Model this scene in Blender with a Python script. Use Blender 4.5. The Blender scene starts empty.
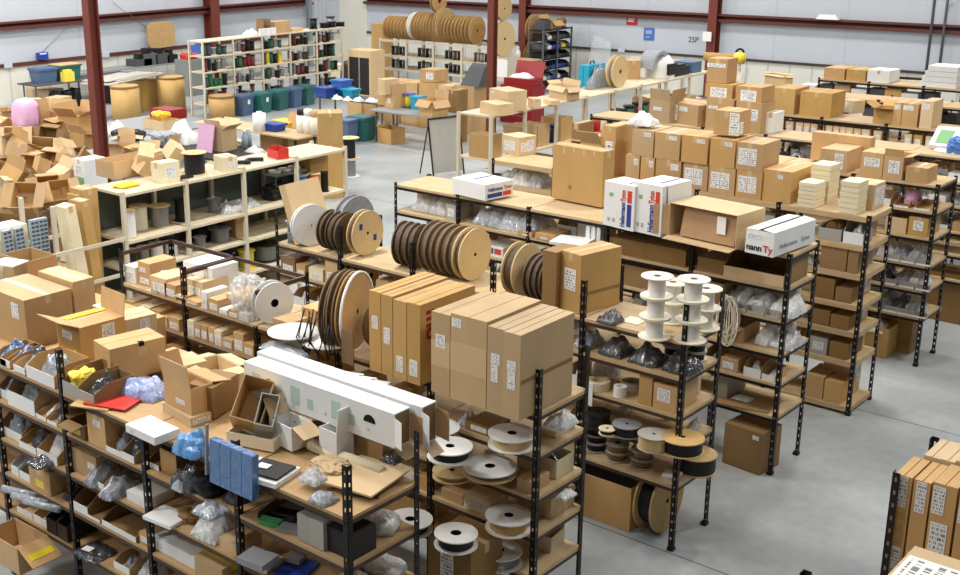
import bpy, math, random
from mathutils import Vector, Matrix
random.seed(7)
SC = bpy.context.scene
COL = SC.collection
PI = math.pi
# ------------------------------------------------------------------ camera
F_PX, PITCH, YAW, ROLL = 1192.56, math.radians(16.616), math.radians(42.661), math.radians(-.668)
PX0, PY0, CAM_H = 374.7, 273.24, 5.0
_cp, _sp = math.cos(PITCH), math.sin(PITCH)
FW = Vector((math.cos(YAW)*_cp, math.sin(YAW)*_cp, -_sp))
_r = Vector((math.sin(YAW), -math.cos(YAW), 0)); _u = _r.cross(FW)
RT = _r*math.cos(ROLL) + _u*math.sin(ROLL)
UP = _u*math.cos(ROLL) - _r*math.sin(ROLL)
def ray(x, y): return FW + RT*((x-PX0)/F_PX) - UP*((y-PY0)/F_PX)
def at(x, y, z=0.0):                      # the point of the level plane z seen at a photo pixel
    d = ray(x, y); t = (z-CAM_H)/d.z
    return Vector((d.x*t, d.y*t, z))
def onx(x, y, X):
    d = ray(x, y); t = X/d.x; return Vector((X, d.y*t, CAM_H+d.z*t))
def ony(x, y, Y):
    d = ray(x, y); t = Y/d.y; return Vector((d.x*t, Y, CAM_H+d.z*t))
def pj(X, Y, Z):
    v = Vector((X, Y, Z-CAM_H)); w = v.dot(FW)
    return (PX0+F_PX*v.dot(RT)/w, PY0-F_PX*v.dot(UP)/w)
def solve(fn, lo, hi, inc):
    for _ in range(48):
        m = (lo+hi)/2
        if (fn(m) > 0) == inc: hi = m
        else: lo = m
    return (lo+hi)/2
def zat(X, Y, py): return solve(lambda z: pj(X, Y, z)[1]-py, -3, 6, False)
def yat(X, Z, px): return solve(lambda y: pj(X, y, Z)[0]-px, 1, 45, False)
def xat(Y, Z, px): return solve(lambda x: pj(x, Y, Z)[0]-px, 1, 45, True)
cam = bpy.data.cameras.new('camera'); camo = bpy.data.objects.new('camera', cam); COL.objects.link(camo)
camo.matrix_world = Matrix(((RT.x, UP.x, -FW.x, 0), (RT.y, UP.y, -FW.y, 0), (RT.z, UP.z, -FW.z, CAM_H), (0, 0, 0, 1)))
cam.sensor_width = 36; cam.lens = F_PX/960*36; cam.shift_x = (480-PX0)/960; cam.shift_y = (PY0-287.5)/960
cam.clip_end = 200
SC.camera = camo
# ------------------------------------------------------------------ materials
def lin(h):
    h = h.lstrip('#'); o = []
    for i in (0, 2, 4):
        c = int(h[i:i+2], 16)/255
        o.append(c/12.92 if c <= .04045 else ((c+.055)/1.055)**2.4)
    return (*o, 1)
MATS = {}
def mat(name, hexc, rough=.6, metal=0, var=.0, noise=.0, nscale=6, nstretch=(1, 1, 1), spec=.4, bump=0, coat=0, distort=0):
    m = bpy.data.materials.new(name); m.use_nodes = True
    nt = m.node_tree; b = nt.nodes['Principled BSDF']
    b.inputs['Roughness'].default_value = rough; b.inputs['Metallic'].default_value = metal
    b.inputs['Specular IOR Level'].default_value = spec
    if coat: b.inputs['Coat Weight'].default_value = coat
    rgb = nt.nodes.new('ShaderNodeRGB'); rgb.outputs[0].default_value = lin(hexc)
    out = rgb.outputs[0]
    if noise or bump:
        tc = nt.nodes.new('ShaderNodeTexCoord'); mp = nt.nodes.new('ShaderNodeMapping')
        mp.inputs['Scale'].default_value = nstretch
        nt.links.new(tc.outputs['Object'], mp.inputs[0])
        nz = nt.nodes.new('ShaderNodeTexNoise'); nz.inputs['Scale'].default_value = nscale; nz.inputs['Detail'].default_value = 5; nz.inputs['Distortion'].default_value = distort
        nt.links.new(mp.outputs[0], nz.inputs['Vector'])
        if bump:
            bp = nt.nodes.new('ShaderNodeBump'); bp.inputs['Strength'].default_value = bump; bp.inputs['Distance'].default_value = .02
            nt.links.new(nz.outputs[0], bp.inputs['Height']); nt.links.new(bp.outputs[0], b.inputs['Normal'])
    if noise:
        mr = nt.nodes.new('ShaderNodeMapRange'); mr.inputs[1].default_value = .3; mr.inputs[2].default_value = .7
        mr.inputs[3].default_value = 1-noise; mr.inputs[4].default_value = 1+noise
        nt.links.new(nz.outputs[0], mr.inputs[0])
        hs = nt.nodes.new('ShaderNodeHueSaturation'); nt.links.new(out, hs.inputs['Color']); nt.links.new(mr.outputs[0], hs.inputs['Value'])
        out = hs.outputs[0]
    if var:
        oi = nt.nodes.new('ShaderNodeObjectInfo')
        mr = nt.nodes.new('ShaderNodeMapRange'); mr.inputs[3].default_value = 1-var; mr.inputs[4].default_value = 1+var
        nt.links.new(oi.outputs['Random'], mr.inputs[0])
        ml = nt.nodes.new('ShaderNodeMath'); ml.operation = 'MULTIPLY'; ml.inputs[1].default_value = 7.31
        fr = nt.nodes.new('ShaderNodeMath'); fr.operation = 'FRACT'
        nt.links.new(oi.outputs['Random'], ml.inputs[0]); nt.links.new(ml.outputs[0], fr.inputs[0])
        mr2 = nt.nodes.new('ShaderNodeMapRange'); mr2.inputs[3].default_value = 1-var; mr2.inputs[4].default_value = 1+var*.4
        nt.links.new(fr.outputs[0], mr2.inputs[0])
        hs = nt.nodes.new('ShaderNodeHueSaturation'); nt.links.new(out, hs.inputs['Color'])
        nt.links.new(mr.outputs[0], hs.inputs['Value']); nt.links.new(mr2.outputs[0], hs.inputs['Saturation'])
        out = hs.outputs[0]
    nt.links.new(out, b.inputs['Base Color'])
    MATS[name] = m
    return m
def film(name, hexc, rough=.18, trans=.45, nscale=22, bump=.8, mott=.16):
    """Plastic film: glossy and partly see-through."""
    m = mat(name, hexc, rough, 0, .06, mott, nscale, spec=1, bump=bump, distort=1.5, coat=.6)
    nt = m.node_tree; b = nt.nodes['Principled BSDF']; o = nt.nodes['Material Output']
    t = nt.nodes.new('ShaderNodeBsdfTransparent'); mx = nt.nodes.new('ShaderNodeMixShader'); mx.inputs[0].default_value = trans
    nt.links.new(b.outputs[0], mx.inputs[1]); nt.links.new(t.outputs[0], mx.inputs[2]); nt.links.new(mx.outputs[0], o.inputs[0])
    return m
mat('kraft', '#c09b69', .52, 0, .13, .07, 5, (1, 1, .3), .15)
mat('kraft_light', '#d0b58d', .52, 0, .08, .06, 5, (1, 1, .3), .15)
mat('kraft_yellow', '#bb965a', .52, 0, .06, .06, 5, (1, 1, .3), .2)
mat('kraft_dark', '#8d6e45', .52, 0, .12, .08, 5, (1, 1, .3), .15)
mat('kraft_grey', '#b89e78', .52, 0, .06, .06, 4, (1, 1, .3), .15)
mat('kraft_inside', '#ac8860', .52, 0, .08, .06, 5, (1, 1, .3), .1)
mat('card_white', '#e3e4e2', .6, 0, .03, .04, 5, (1, 1, .3), .25)
mat('card_cream', '#e2d6b4', .7, 0, .05, .04, 5, (1, 1, .3), .2)
mat('card_grey', '#a9a59c', .7, 0, .06, .05, 5, (1, 1, .3), .2)
mat('board', '#c2a880', .65, 0, .06, .10, 9, (1, .4, 1), .25)
mat('board_brown', '#b59468', .65, 0, .06, .10, 9, (1, .4, 1), .25)
mat('board_tan', '#c5a478', .65, 0, .06, .10, 9, (1, .4, 1), .25)
mat('black_steel', '#1d1c1d', .45, .3, .0, .0)
mat('brown_steel', '#4d3a30', .5, .3)
mat('cream_steel', '#d2c8b2', .5, .1, .04)
mat('cream_board', '#d3c6a8', .6, 0, .04, .08, 8)
mat('grey_steel', '#6f7276', .45, .5)
mat('dark_grey', '#4b4d50', .6, 0, .1)
mat('red_steel', '#73372b', .55, .1, 0, .1, 3, (1, 1, .3))
mat('girt_red', '#5d2f27', .6, 0, 0, .1, 3, (1, 1, 1))
mat('tape', '#c8ad85', .3, 0, .03, 0, spec=.5)
mat('tape_yellow', '#e5cb2e', .4)
mat('paper', '#ececea', .6)
mat('white_plastic', '#e9e9e6', .35, 0, .03)
mat('cream_plastic', '#e0d8c2', .4, 0, .04)
mat('black_plastic', '#1b1b1d', .4, 0, .2)
mat('black_card', '#2a2725', .7)
mat('grey_plastic', '#8c8f90', .4, 0, .08)
mat('blue_plastic', '#2d66b8', .4, 0, .1)
mat('deep_blue', '#20409a', .45, 0, .1)
mat('teal_plastic', '#2b9cbc', .4)
mat('tub_blue', '#4f6788', .45, 0, .06)
mat('tub_green', '#2f6a66', .45, 0, .1)
mat('yellow_plastic', '#e3b221', .45)
mat('bright_yellow', '#ecd23a', .45, 0, .05)
mat('red_plastic', '#c5372c', .45)
mat('dark_red', '#8e2022', .4, .1)
mat('orange_plastic', '#e07a2c', .45)
mat('green_plastic', '#2f8f4a', .45, 0, .1)
mat('pink', '#dcaed0', .5, 0, 0, .08, 14, (.2, .2, 3))
mat('brown_reel', '#7d6547', .7, 0, .09, .08, 8)
mat('wood_reel', '#c3a16a', .65, 0, .07, .10, 10)
mat('card_reel', '#b8935c', .75, 0, .08, .08, 8)
mat('tan_reel', '#d6bb88', .7, 0, .04, .05, 8)
mat('hose_brown', '#5d4a36', .6, 0, .12, .15, 30)
mat('winding_black', '#18181a', .5, 0, .2)
mat('winding_grey', '#8c8d8e', .4, .4, .08, .18, 30, (1, 1, 8))
mat('winding_yellow', '#d6cc4a', .5)
mat('winding_red', '#7d2a2b', .5, 0, .2)
mat('winding_blue', '#3a4a66', .5, 0, .25)
mat('winding_green', '#2b6a4c', .5, 0, .2)
mat('hole', '#0c0b0a', .9)
mat('panel_grey', '#55615f', .6)
mat('ink', '#26262a', .7)
mat('ink_blue', '#2c3f8c', .6)
mat('ink_red', '#c9412e', .6)
mat('ink_dark_red', '#8a2a22', .6)
mat('ink_green', '#7fae7a', .6)
mat('ink_pale', '#b4cbbd', .6)
mat('ink_tan', '#8a6a45', .7)
mat('vinyl_black', '#121214', .5, 0, .1)
mat('cloth_grey', '#9a9ea4', .7, 0, .05, .1, 12)
mat('rubber', '#101011', .6)
mat('cream_wrap', '#e6dfca', .6, 0, .02)
mat('sheet_blue', '#9aaab8', .5)
film('bag_clear', '#d3d6d8', .14, .3, mott=.3)
film('bag_white', '#e9eae8', .2, .06, mott=.1)
film('bag_grey', '#9aa0a9', .16, .12, mott=.3)
film('bag_dark', '#43464c', .13, .05, mott=.4)
film('bag_blue', '#2f6ca8', .2, .05)
film('bag_sky', '#5b9bd8', .15, .08)
film('bag_lilac', '#8fa0d0', .2, .1)
film('wrap', '#e8e8e8', .1, .5, 10)
film('tube_clear', '#ccd3de', .2, .1, 25, mott=.35)
film('glassy', '#dfe7ea', .08, .7, 5, .1)
def label_material():
    """Printed paper label: rows of broken dark marks on white."""
    m = mat('printed_label', '#eeeeec', .55); nt = m.node_tree; b = nt.nodes['Principled BSDF']
    N = nt.nodes.new; L = nt.links.new
    uv = N('ShaderNodeUVMap'); sp = N('ShaderNodeSeparateXYZ'); L(uv.outputs[0], sp.inputs[0])
    def mth(op, a, bb=None):
        n = N('ShaderNodeMath'); n.operation = op
        for i, v in enumerate((a, bb)):
            if v is None: continue
            if isinstance(v, (int, float)): n.inputs[i].default_value = v
            else: L(v, n.inputs[i])
        return n.outputs[0]
    row = mth('MULTIPLY', sp.outputs['Y'], 8); fl = mth('FLOOR', row); fr = mth('FRACT', row)
    oi = N('ShaderNodeObjectInfo')
    cb = N('ShaderNodeCombineXYZ'); L(mth('MULTIPLY', sp.outputs['X'], 17), cb.inputs[0]); L(mth('MULTIPLY', fl, 7.7), cb.inputs[1]); L(mth('MULTIPLY', oi.outputs['Random'], 90), cb.inputs[2])
    nz = N('ShaderNodeTexNoise'); nz.inputs['Scale'].default_value = 1; nz.inputs['Detail'].default_value = 1; L(cb.outputs[0], nz.inputs['Vector'])
    a = mth('MULTIPLY', mth('GREATER_THAN', nz.outputs[0], .5), mth('GREATER_THAN', fr, .38))
    edge = mth('MULTIPLY', mth('LESS_THAN', mth('ABSOLUTE', mth('SUBTRACT', sp.outputs['X'], .5)), .43), mth('LESS_THAN', mth('ABSOLUTE', mth('SUBTRACT', sp.outputs['Y'], .5)), .45))
    a = mth('MULTIPLY', a, edge)
    mx = N('ShaderNodeMix'); mx.data_type = 'RGBA'; mx.inputs[6].default_value = lin('#ececea'); mx.inputs[7].default_value = lin('#7b7c80')
    L(a, mx.inputs[0]); L(mx.outputs[2], b.inputs['Base Color'])
label_material()
# ------------------------------------------------------------------ mesh building
EPS = .0015
class MB:
    def __init__(s): s.v = []; s.f = []; s.m = []; s.uv = {}; s.smooth = set()
    def add(s, vs, fs, m=0, smooth=False):
        n = len(s.v); s.v += [tuple(v) for v in vs]
        for f in fs:
            if smooth: s.smooth.add(len(s.f))
            s.f.append([n+i for i in f]); s.m.append(m)
        return s
    def box(s, x0, y0, z0, x1, y1, z1, m=0, top=None):
        vs = [(x0, y0, z0), (x1, y0, z0), (x1, y1, z0), (x0, y1, z0), (x0, y0, z1), (x1, y0, z1), (x1, y1, z1), (x0, y1, z1)]
        n = len(s.f)
        s.add(vs, [(3, 2, 1, 0), (4, 5, 6, 7), (0, 1, 5, 4), (1, 2, 6, 5), (2, 3, 7, 6), (3, 0, 4, 7)], m)
        if top is not None: s.m[n+1] = top
        return s
    def hexa(s, vs, m=0):
        return s.add(vs, [(3, 2, 1, 0), (4, 5, 6, 7), (0, 1, 5, 4), (1, 2, 6, 5), (2, 3, 7, 6), (3, 0, 4, 7)], m)
    def slab(s, p, a, b, t, m=0):
        """Parallelepiped: corner p, edges a and b, thickness vector t."""
        p, a, b, t = map(Vector, (p, a, b, t))
        return s.hexa([p, p+a, p+a+b, p+b, p+t, p+a+t, p+a+b+t, p+b+t], m)
    def lathe(s, prof, m=0, seg=28, smooth=True, c=(0, 0, 0), close=False):
        """Revolve (r, z) pairs about Z."""
        n = len(prof); vs = []; fs = []
        for i in range(seg):
            a = 2*PI*i/seg; ca, sa = math.cos(a), math.sin(a)
            vs += [(c[0]+r*ca, c[1]+r*sa, c[2]+z) for r, z in prof]
        for i in range(seg):
            j = (i+1) % seg
            for k in range(n if close else n-1):
                k2 = (k+1) % n
                fs.append((i*n+k, j*n+k, j*n+k2, i*n+k2))
        return s.add(vs, fs, m, smooth)
    def cyl(s, r, z0, z1, m=0, seg=24, r1=None, c=(0, 0, 0)):
        r1 = r if r1 is None else r1
        vs = []; 
        for i in range(seg):
            a = 2*PI*i/seg; vs.append((c[0]+r*math.cos(a), c[1]+r*math.sin(a), c[2]+z0))
        for i in range(seg):
            a = 2*PI*i/seg; vs.append((c[0]+r1*math.cos(a), c[1]+r1*math.sin(a), c[2]+z1))
        s.add(vs, [(i, (i+1) % seg, seg+(i+1) % seg, seg+i) for i in range(seg)], m, True)
        n = len(s.v)-2*seg
        s.f.append([n+i for i in reversed(range(seg))]); s.m.append(m); s.f.append([n+seg+i for i in range(seg)]); s.m.append(m)
        return s
    def tube(s, pts, r, m=0, seg=7):
        pts = [Vector(p) for p in pts]; vs = []; fs = []
        for i, p in enumerate(pts):
            d = (pts[min(i+1, len(pts)-1)]-pts[max(i-1, 0)]).normalized()
            a = d.orthogonal().normalized() if i == 0 else (a0-d*a0.dot(d)).normalized()
            a0 = a; b = d.cross(a)
            vs += [p+(a*math.cos(2*PI*k/seg)+b*math.sin(2*PI*k/seg))*r for k in range(seg)]
        for i in range(len(pts)-1):
            for k in range(seg):
                k2 = (k+1) % seg; fs.append((i*seg+k, i*seg+k2, (i+1)*seg+k2, (i+1)*seg+k))
        fs.append(tuple(reversed(range(seg)))); fs.append(tuple((len(pts)-1)*seg+k for k in range(seg)))
        return s.add(vs, fs, m, True)
    def mesh(s, name, mats):
        me = bpy.data.meshes.new(name); me.from_pydata(s.v, [], s.f)
        for m in ([mats] if isinstance(mats, str) else mats): me.materials.append(MATS[m])
        me.polygons.foreach_set('material_index', s.m)
        if s.smooth: me.polygons.foreach_set('use_smooth', [i in s.smooth for i in range(len(s.f))])
        me.update(); return me
CACHE = {}
def cached(key, fn):
    if key not in CACHE: CACHE[key] = fn()
    return CACHE[key]
LABELS = {}
def tag(o, label=None, cat=None, group=None, kind=None):
    if label: o['label'] = label; LABELS.setdefault(label, []).append(o)
    if cat: o['category'] = cat
    if group: o['group'] = group
    if kind: o['kind'] = kind
    return o
def obj(name, me, parent=None, loc=(0, 0, 0), rot=(0, 0, 0), scale=None):
    o = bpy.data.objects.new(name, me); COL.objects.link(o); o.location = loc
    if isinstance(rot, (int, float)): rot = (0, 0, rot)
    o.rotation_euler = rot
    if scale: o.scale = scale
    if parent: o.parent = parent
    return o
def empty(name, loc, rot=(0, 0, 0), parent=None):
    o = obj(name, None, parent, loc, rot); o.empty_display_size = .1; return o
def structure(name, mb, mats, loc=(0, 0, 0), rot=(0, 0, 0)):
    return tag(obj(name, mb.mesh(name, mats), None, loc, rot), kind='structure')
ORD = ['first', 'second', 'third', 'fourth', 'fifth', 'sixth', 'seventh', 'eighth', 'ninth', 'tenth', 'eleventh', 'twelfth', 'thirteenth', 'fourteenth', 'fifteenth', 'sixteenth', 'seventeenth', 'eighteenth', 'nineteenth', 'twentieth']
# ------------------------------------------------------------------ cartons
def r3(*a): return tuple(round(x, 3) for x in a)
def carton_mesh(sx, sy, sz, m):
    def go():
        b = MB(); t = .006; g = .003
        b.box(0, 0, 0, sx, sy, sz-t)
        # two closing flaps meeting along the long axis
        if sx >= sy:
            b.box(0, 0, sz-t, sx, sy/2-g, sz); b.box(0, sy/2+g, sz-t, sx, sy, sz)
        else:
            b.box(0, 0, sz-t, sx/2-g, sy, sz); b.box(sx/2+g, 0, sz-t, sx, sy, sz)
        return b.mesh('carton', m)
    return cached(('carton', m)+r3(sx, sy, sz), go)
def plain_mesh(sx, sy, sz, m):
    return cached(('plain', m)+r3(sx, sy, sz), lambda: MB().box(0, 0, 0, sx, sy, sz).mesh('box', m))
def label_plate(o, face, u, v, w, h, dims, name='shipping_label', m='printed_label', off=0):
    """Paper label on a face of a carton: face x- / y- / top / x+, centre at fractions u, v."""
    sx, sy, sz = dims; t = .0025+off
    me = bpy.data.meshes.new(name)
    W = {'x-': sy, 'x+': sy, 'y-': sx, 'y+': sx, 'top': sx}[face]; H = sy if face == 'top' else sz
    w *= W if w <= 1.0001 else 1; h *= H if h <= 1.0001 else 1
    cu = u*W; cv = v*H
    q = [(cu-w/2, cv-h/2), (cu+w/2, cv-h/2), (cu+w/2, cv+h/2), (cu-w/2, cv+h/2)]
    def P3(a, b, d):
        if face == 'x-': return (-d, sy-a, b)           # seen from -X, left is +Y
        if face == 'x+': return (sx+d, a, b)
        if face == 'y-': return (a, -d, b)
        if face == 'y+': return (sx-a, sy+d, b)
        return (a, b, sz+d)
    vs = [P3(a, b, .0004) for a, b in q]+[P3(a, b, t) for a, b in q]
    me.from_pydata(vs, [], [(3, 2, 1, 0), (4, 5, 6, 7), (0, 1, 5, 4), (1, 2, 6, 5), (2, 3, 7, 6), (3, 0, 4, 7)])
    uvl = me.uv_layers.new(name='UVMap'); base = [(0, 0), (1, 0), (1, 1), (0, 1)]*2
    for lp in me.loops: uvl.data[lp.index].uv = base[lp.vertex_index]
    me.materials.append(MATS[m]); me.update()
    return obj(name, me, o)
def tape_strip(o, dims, m='tape', name='tape', drop=.07):
    sx, sy, sz = dims; w = .025; e = .0012
    b = MB(); d = min(drop, sz*.3)
    if sx >= sy:
        b.box(-e, sy/2-w, sz, sx+e, sy/2+w, sz+e)
        b.box(-e, sy/2-w, sz-d, -.0003, sy/2+w, sz)
    else:
        b.box(sx/2-w, -e, sz, sx/2+w, sy+e, sz+e)
        b.box(sx/2-w, -e, sz-d, sx/2+w, -.0003, sz)
    return obj(name, b.mesh(name, m), o)
def carton(label, cat, x, y, z, sx, sy, sz, rot=0, m='kraft', tape=True, labs=(), group=None, name='carton', plain=False, tilt=None):
    """Closed carton, its near bottom corner at x, y, z."""
    me = plain_mesh(sx, sy, sz, m) if plain else carton_mesh(sx, sy, sz, m)
    o = obj(name, me, None, (x, y, z+EPS), tilt if tilt else rot)
    tag(o, label, cat, group)
    if tape and not plain: tape_strip(o, (sx, sy, sz), tape if isinstance(tape, str) else 'tape')
    for lb in labs: label_plate(o, *lb[:5], (sx, sy, sz), *lb[5:])
    return o
def box3(A, B, C, z, top, depth=None):
    """Corner, size and turn of a box standing on level z from its photo pixels: A nearest bottom corner, B the corner to its left, C to its right, top = photo y of the edge over A."""
    a, b = at(*A, z), at(*B, z)
    rot = math.atan2(b.y-a.y, b.x-a.x)-PI/2; sy = (b-a).length
    if depth is None:
        ux, uy = math.cos(rot), math.sin(rot)
        sx = solve(lambda t: pj(a.x+ux*t, a.y+uy*t, z)[0]-C[0], .01, 6, True)
    else: sx = depth
    return a.x, a.y, z, abs(sx), sy, zat(a.x, a.y, top)-z, rot
def fb(X, z, pl, pr, top, depth):
    """Box whose front stands at X on level z, seen between photo columns pl and pr, its right top corner at row top."""
    h = onx(pr, top, X)
    return X, h.y, z, depth, max(.03, yat(X, h.z, pl)-h.y), max(.02, h.z-z)
def open_carton(label, cat, x, y, z, sx, sy, sz, rot=0, m='kraft', flaps=(40, 40, 40, 40), fl=.5, group=None, name='open_carton', labs=(), tilt=None, inside='kraft_inside', t=.006, fm=None):
    """Open carton; flaps = opening angle of the x-, x+, y-, y+ flaps from upright (None = no flap)."""
    def go():
        b = MB()
        b.box(0, 0, 0, sx, sy, t)
        b.box(0, 0, t, t, sy, sz); b.box(sx-t, 0, t, sx, sy, sz); b.box(t, 0, t, sx-t, t, sz); b.box(t, sy-t, t, sx-t, sy, sz)
        return b.mesh('open_carton', m)
    o = obj(name, cached(('open', m)+r3(sx, sy, sz), go), None, (x, y, z+EPS), tilt if tilt else rot)
    tag(o, label, cat, group)
    L = min(sx, sy)*fl
    for k, ang in zip(('x-', 'x+', 'y-', 'y+'), flaps):
        if ang is None: continue
        a = math.radians(ang); ca, sa = math.cos(a), math.sin(a); b = MB()
        if k == 'x-': b.slab((0, .003, sz), (0, sy-.006, 0), (-sa*L, 0, ca*L), (ca*t, 0, sa*t))
        if k == 'x+': b.slab((sx, sy-.003, sz), (0, -sy+.006, 0), (sa*L, 0, ca*L), (-ca*t, 0, sa*t))
        if k == 'y-': b.slab((sx-.003, 0, sz), (-sx+.006, 0, 0), (0, -sa*L, ca*L), (0, ca*t, sa*t))
        if k == 'y+': b.slab((.003, sy, sz), (sx-.006, 0, 0), (0, sa*L, ca*L), (0, -ca*t, sa*t))
        obj('flap', b.mesh('flap', fm or m), o)
    for lb in labs: label_plate(o, *lb[:5], (sx, sy, sz), *lb[5:])
    return o
def bin_box(label, x, y, z, sx, sy, sz, rot=0, m='kraft', front='card_white', group=None, low=.5, tilt=None, cat='bin', fill=None, name='parts_bin'):
    """Open-topped shelf bin: low white front at x=0, sides sloping up to a full-height back."""
    def go():
        b = MB(); t = .004; lo = sz*low; s = min(sx*.35, sz)
        b.box(0, 0, 0, sx, sy, t); b.box(sx-t, t, t, sx, sy-t, sz)
        for yy in (0, sy-t):
            b.hexa([(0, yy, t), (s, yy, t), (s, yy+t, t), (0, yy+t, t), (0, yy, lo), (s, yy, sz), (s, yy+t, sz), (0, yy+t, lo)])
            b.box(s, yy, t, sx, yy+t, sz)
        return b.mesh('bin', m)
    o = obj(name, cached(('bin', m, low)+r3(sx, sy, sz), go), None, (x, y, z+EPS), tilt if tilt else rot)
    tag(o, label, cat, group)
    fr = MB().box(-.003, 0, 0, .001, sy, sz*low)
    obj('front_panel', fr.mesh('front_panel', front), o)
    return o
# ------------------------------------------------------------------ soft bags
def blob_mesh(sx, sy, sz, m, seed, rough=.25, nu=30, nv=16):
    rn = random.Random(seed); ph = [(rn.uniform(-5, 5), rn.uniform(-5, 5), rn.uniform(-4, 4), rn.uniform(0, 6.3), rn.uniform(.4, 1)) for _ in range(6)]
    fo = [(rn.uniform(-11, 11), rn.uniform(-11, 11), rn.uniform(-7, 7), rn.uniform(0, 6.3)) for _ in range(5)]
    b = MB(); vs = []; fs = []
    sg = lambda q, e: math.copysign(abs(q)**e, q)
    for j in range(nv+1):
        th = PI*j/nv
        for i in range(nu):
            a = 2*PI*i/nu
            ct, st = math.cos(th), math.sin(th)
            x = sg(math.cos(a), .6)*abs(st)**.6; y = sg(math.sin(a), .6)*abs(st)**.6; zz = sg(ct, .7)
            n = sum(w*math.sin(fx*x+fy*y+fz*zz+p) for fx, fy, fz, p, w in ph)/5
            f = sum(1-2*abs(math.sin(fx*x+fy*y+fz*zz+p)) for fx, fy, fz, p in fo)/5
            k = 1+rough*(n*1.1+f*.75+rn.uniform(-.08, .08))
            zz = (zz*k+1)/2 if zz > -.6 else 0
            vs.append((x*k*sx/2, y*k*sy/2, max(0, zz)*sz))
    for j in range(nv):
        for i in range(nu):
            i2 = (i+1) % nu
            fs.append((j*nu+i, (j+1)*nu+i, (j+1)*nu+i2, j*nu+i2))
    b.add(vs, fs, 0, rough < .2)
    return b.mesh('bag', m)
def pillow_mesh(sx, sy, sz, m, seed, n=22):
    """Filled film bag: pinched edges, creased top."""
    rn = random.Random(seed); b = MB(); vs = []; fs = []
    fo = [(rn.uniform(1.5, 5)*rn.choice((-1, 1)), rn.uniform(1.5, 5)*rn.choice((-1, 1)), rn.uniform(0, 6.3), rn.uniform(.4, 1)) for _ in range(7)]
    lump = [(rn.uniform(-.6, .6), rn.uniform(-.6, .6), rn.uniform(.25, .5), rn.uniform(.3, .7)) for _ in range(5)]
    ed = [rn.uniform(-.12, .1) for _ in range(40)]
    for j in range(n+1):
        for i in range(n+1):
            u, v = -1+2*i/n, -1+2*j/n
            ku = 1+ed[j % 17]*.8*abs(u)**3; kv = 1+ed[20+i % 17]*.8*abs(v)**3
            x, y = u*ku*(1-.1*v*v), v*kv*(1-.1*u*u)
            env = max(0, (1-abs(u)**3.2)*(1-abs(v)**3.2))**.55
            f = sum(w*(1-2*abs(math.sin(a*u+c*v+p))) for a, c, p, w in fo)/7
            l = sum(h*math.exp(-((u-a)**2+(v-c)**2)/r/r) for a, c, r, h in lump)/1.6
            vs.append((x*sx/2, y*sy/2, sz*env*(.55+.38*f+.5*l)+.004))
    m0 = len(vs); vs += [(x, y, 0) for x, y, z in vs]
    q = n+1
    for j in range(n):
        for i in range(n):
            a = j*q+i; fs.append((a, a+1, a+q+1, a+q)); fs.append((m0+a+q, m0+a+q+1, m0+a+1, m0+a))
    per = [i for i in range(q)]+[j*q+n for j in range(1, q)]+[n*q+i for i in range(n-1, -1, -1)]+[j*q for j in range(n-1, 0, -1)]
    for k in range(len(per)): a, c = per[k], per[(k+1) % len(per)]; fs.append((a, m0+a, m0+c, c))
    b.add(vs, fs, 0, True)
    return b.mesh('bag', m)
def bag(label, x, y, z, sx, sy, sz, m='bag_clear', rot=0, cat='plastic bag', rough=.25, group=None, name='plastic_bag', seed=None, tilt=None):
    """Lumpy bag lying centred at x, y on level z."""
    seed = seed or len(LABELS)*13+5
    mk = pillow_mesh(sx*.93, sy*.92, sz*1.12, m, seed) if (m.startswith('bag') or m == 'tube_clear') and rough > .19 else blob_mesh(sx, sy, sz, m, seed, rough)
    o = obj(name, mk, None, (x, y, z+EPS), tilt if tilt else rot)
    return tag(o, label, cat, group)
# ------------------------------------------------------------------ reels and spools
def flange_mesh(R, t, hole, m, marks=0, mm='hole'):
    def go():
        b = MB()
        b.lathe([(hole, 0), (R, 0), (R, t), (hole, t)], 0, 36 if R > .12 else 22, False, close=True)
        return b.mesh('flange', [m])
    return cached(('fl', m)+r3(R, t, hole), go)
def spool(label, cat, loc, R, w, axis='z', flange='white_plastic', wind='winding_black', core=None, wr=.8, hole=.12, rot=0, t=None, group=None, name='spool', hub=None, tilt=None, bare=False, top=None):
    """Spool with two flanges and a wound core; origin at the middle of its lower flange face (axis z), or resting edge-on (axis x / y)."""
    t = t or max(.004, min(.012, R*.05))
    loc = (loc[0], loc[1], loc[2]+EPS)
    if axis == 'z': e = empty(name, loc, rot)
    elif axis == 'y': e = empty(name, (loc[0], loc[1], loc[2]+R), (PI/2, 0, rot))
    else: e = empty(name, (loc[0], loc[1], loc[2]+R), (0, -PI/2, rot))
    if tilt: e.rotation_euler = tilt
    tag(e, label, cat, group)
    hr = R*hole
    f = flange_mesh(R, t, hr, flange)
    obj('flange', f, e); f2 = flange_mesh(R, t, hr, top) if top else f
    obj('flange', f2, e, (0, 0, w-t))
    rw = R*wr; seg = 28 if R > .12 else 18
    def go():
        b = MB(); n = max(3, min(9, int((w-2*t)/.012))); prof = []
        for i in range(n):
            z0 = t+(w-2*t)*i/n; dz = (w-2*t)/n
            prof += [(rw*.985, z0+.02*dz), (rw, z0+.5*dz), (rw*.985, z0+.98*dz)]
        b.lathe(prof, 0, seg, True)
        return b.mesh('winding', wind)
    obj('winding', cached(('wd', wind)+r3(rw, w, t), go), e)
    hm = hub or 'hole'
    obj('hub', cached(('hub', hm)+r3(hr, w), lambda: MB().lathe([(hr*.999, .001), (hr*.999, w-.001)], 0, 18, True).cyl(hr*.99, w*.35, w*.37, 0, 18).mesh('hub', hm)), e)
    return e
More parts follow.
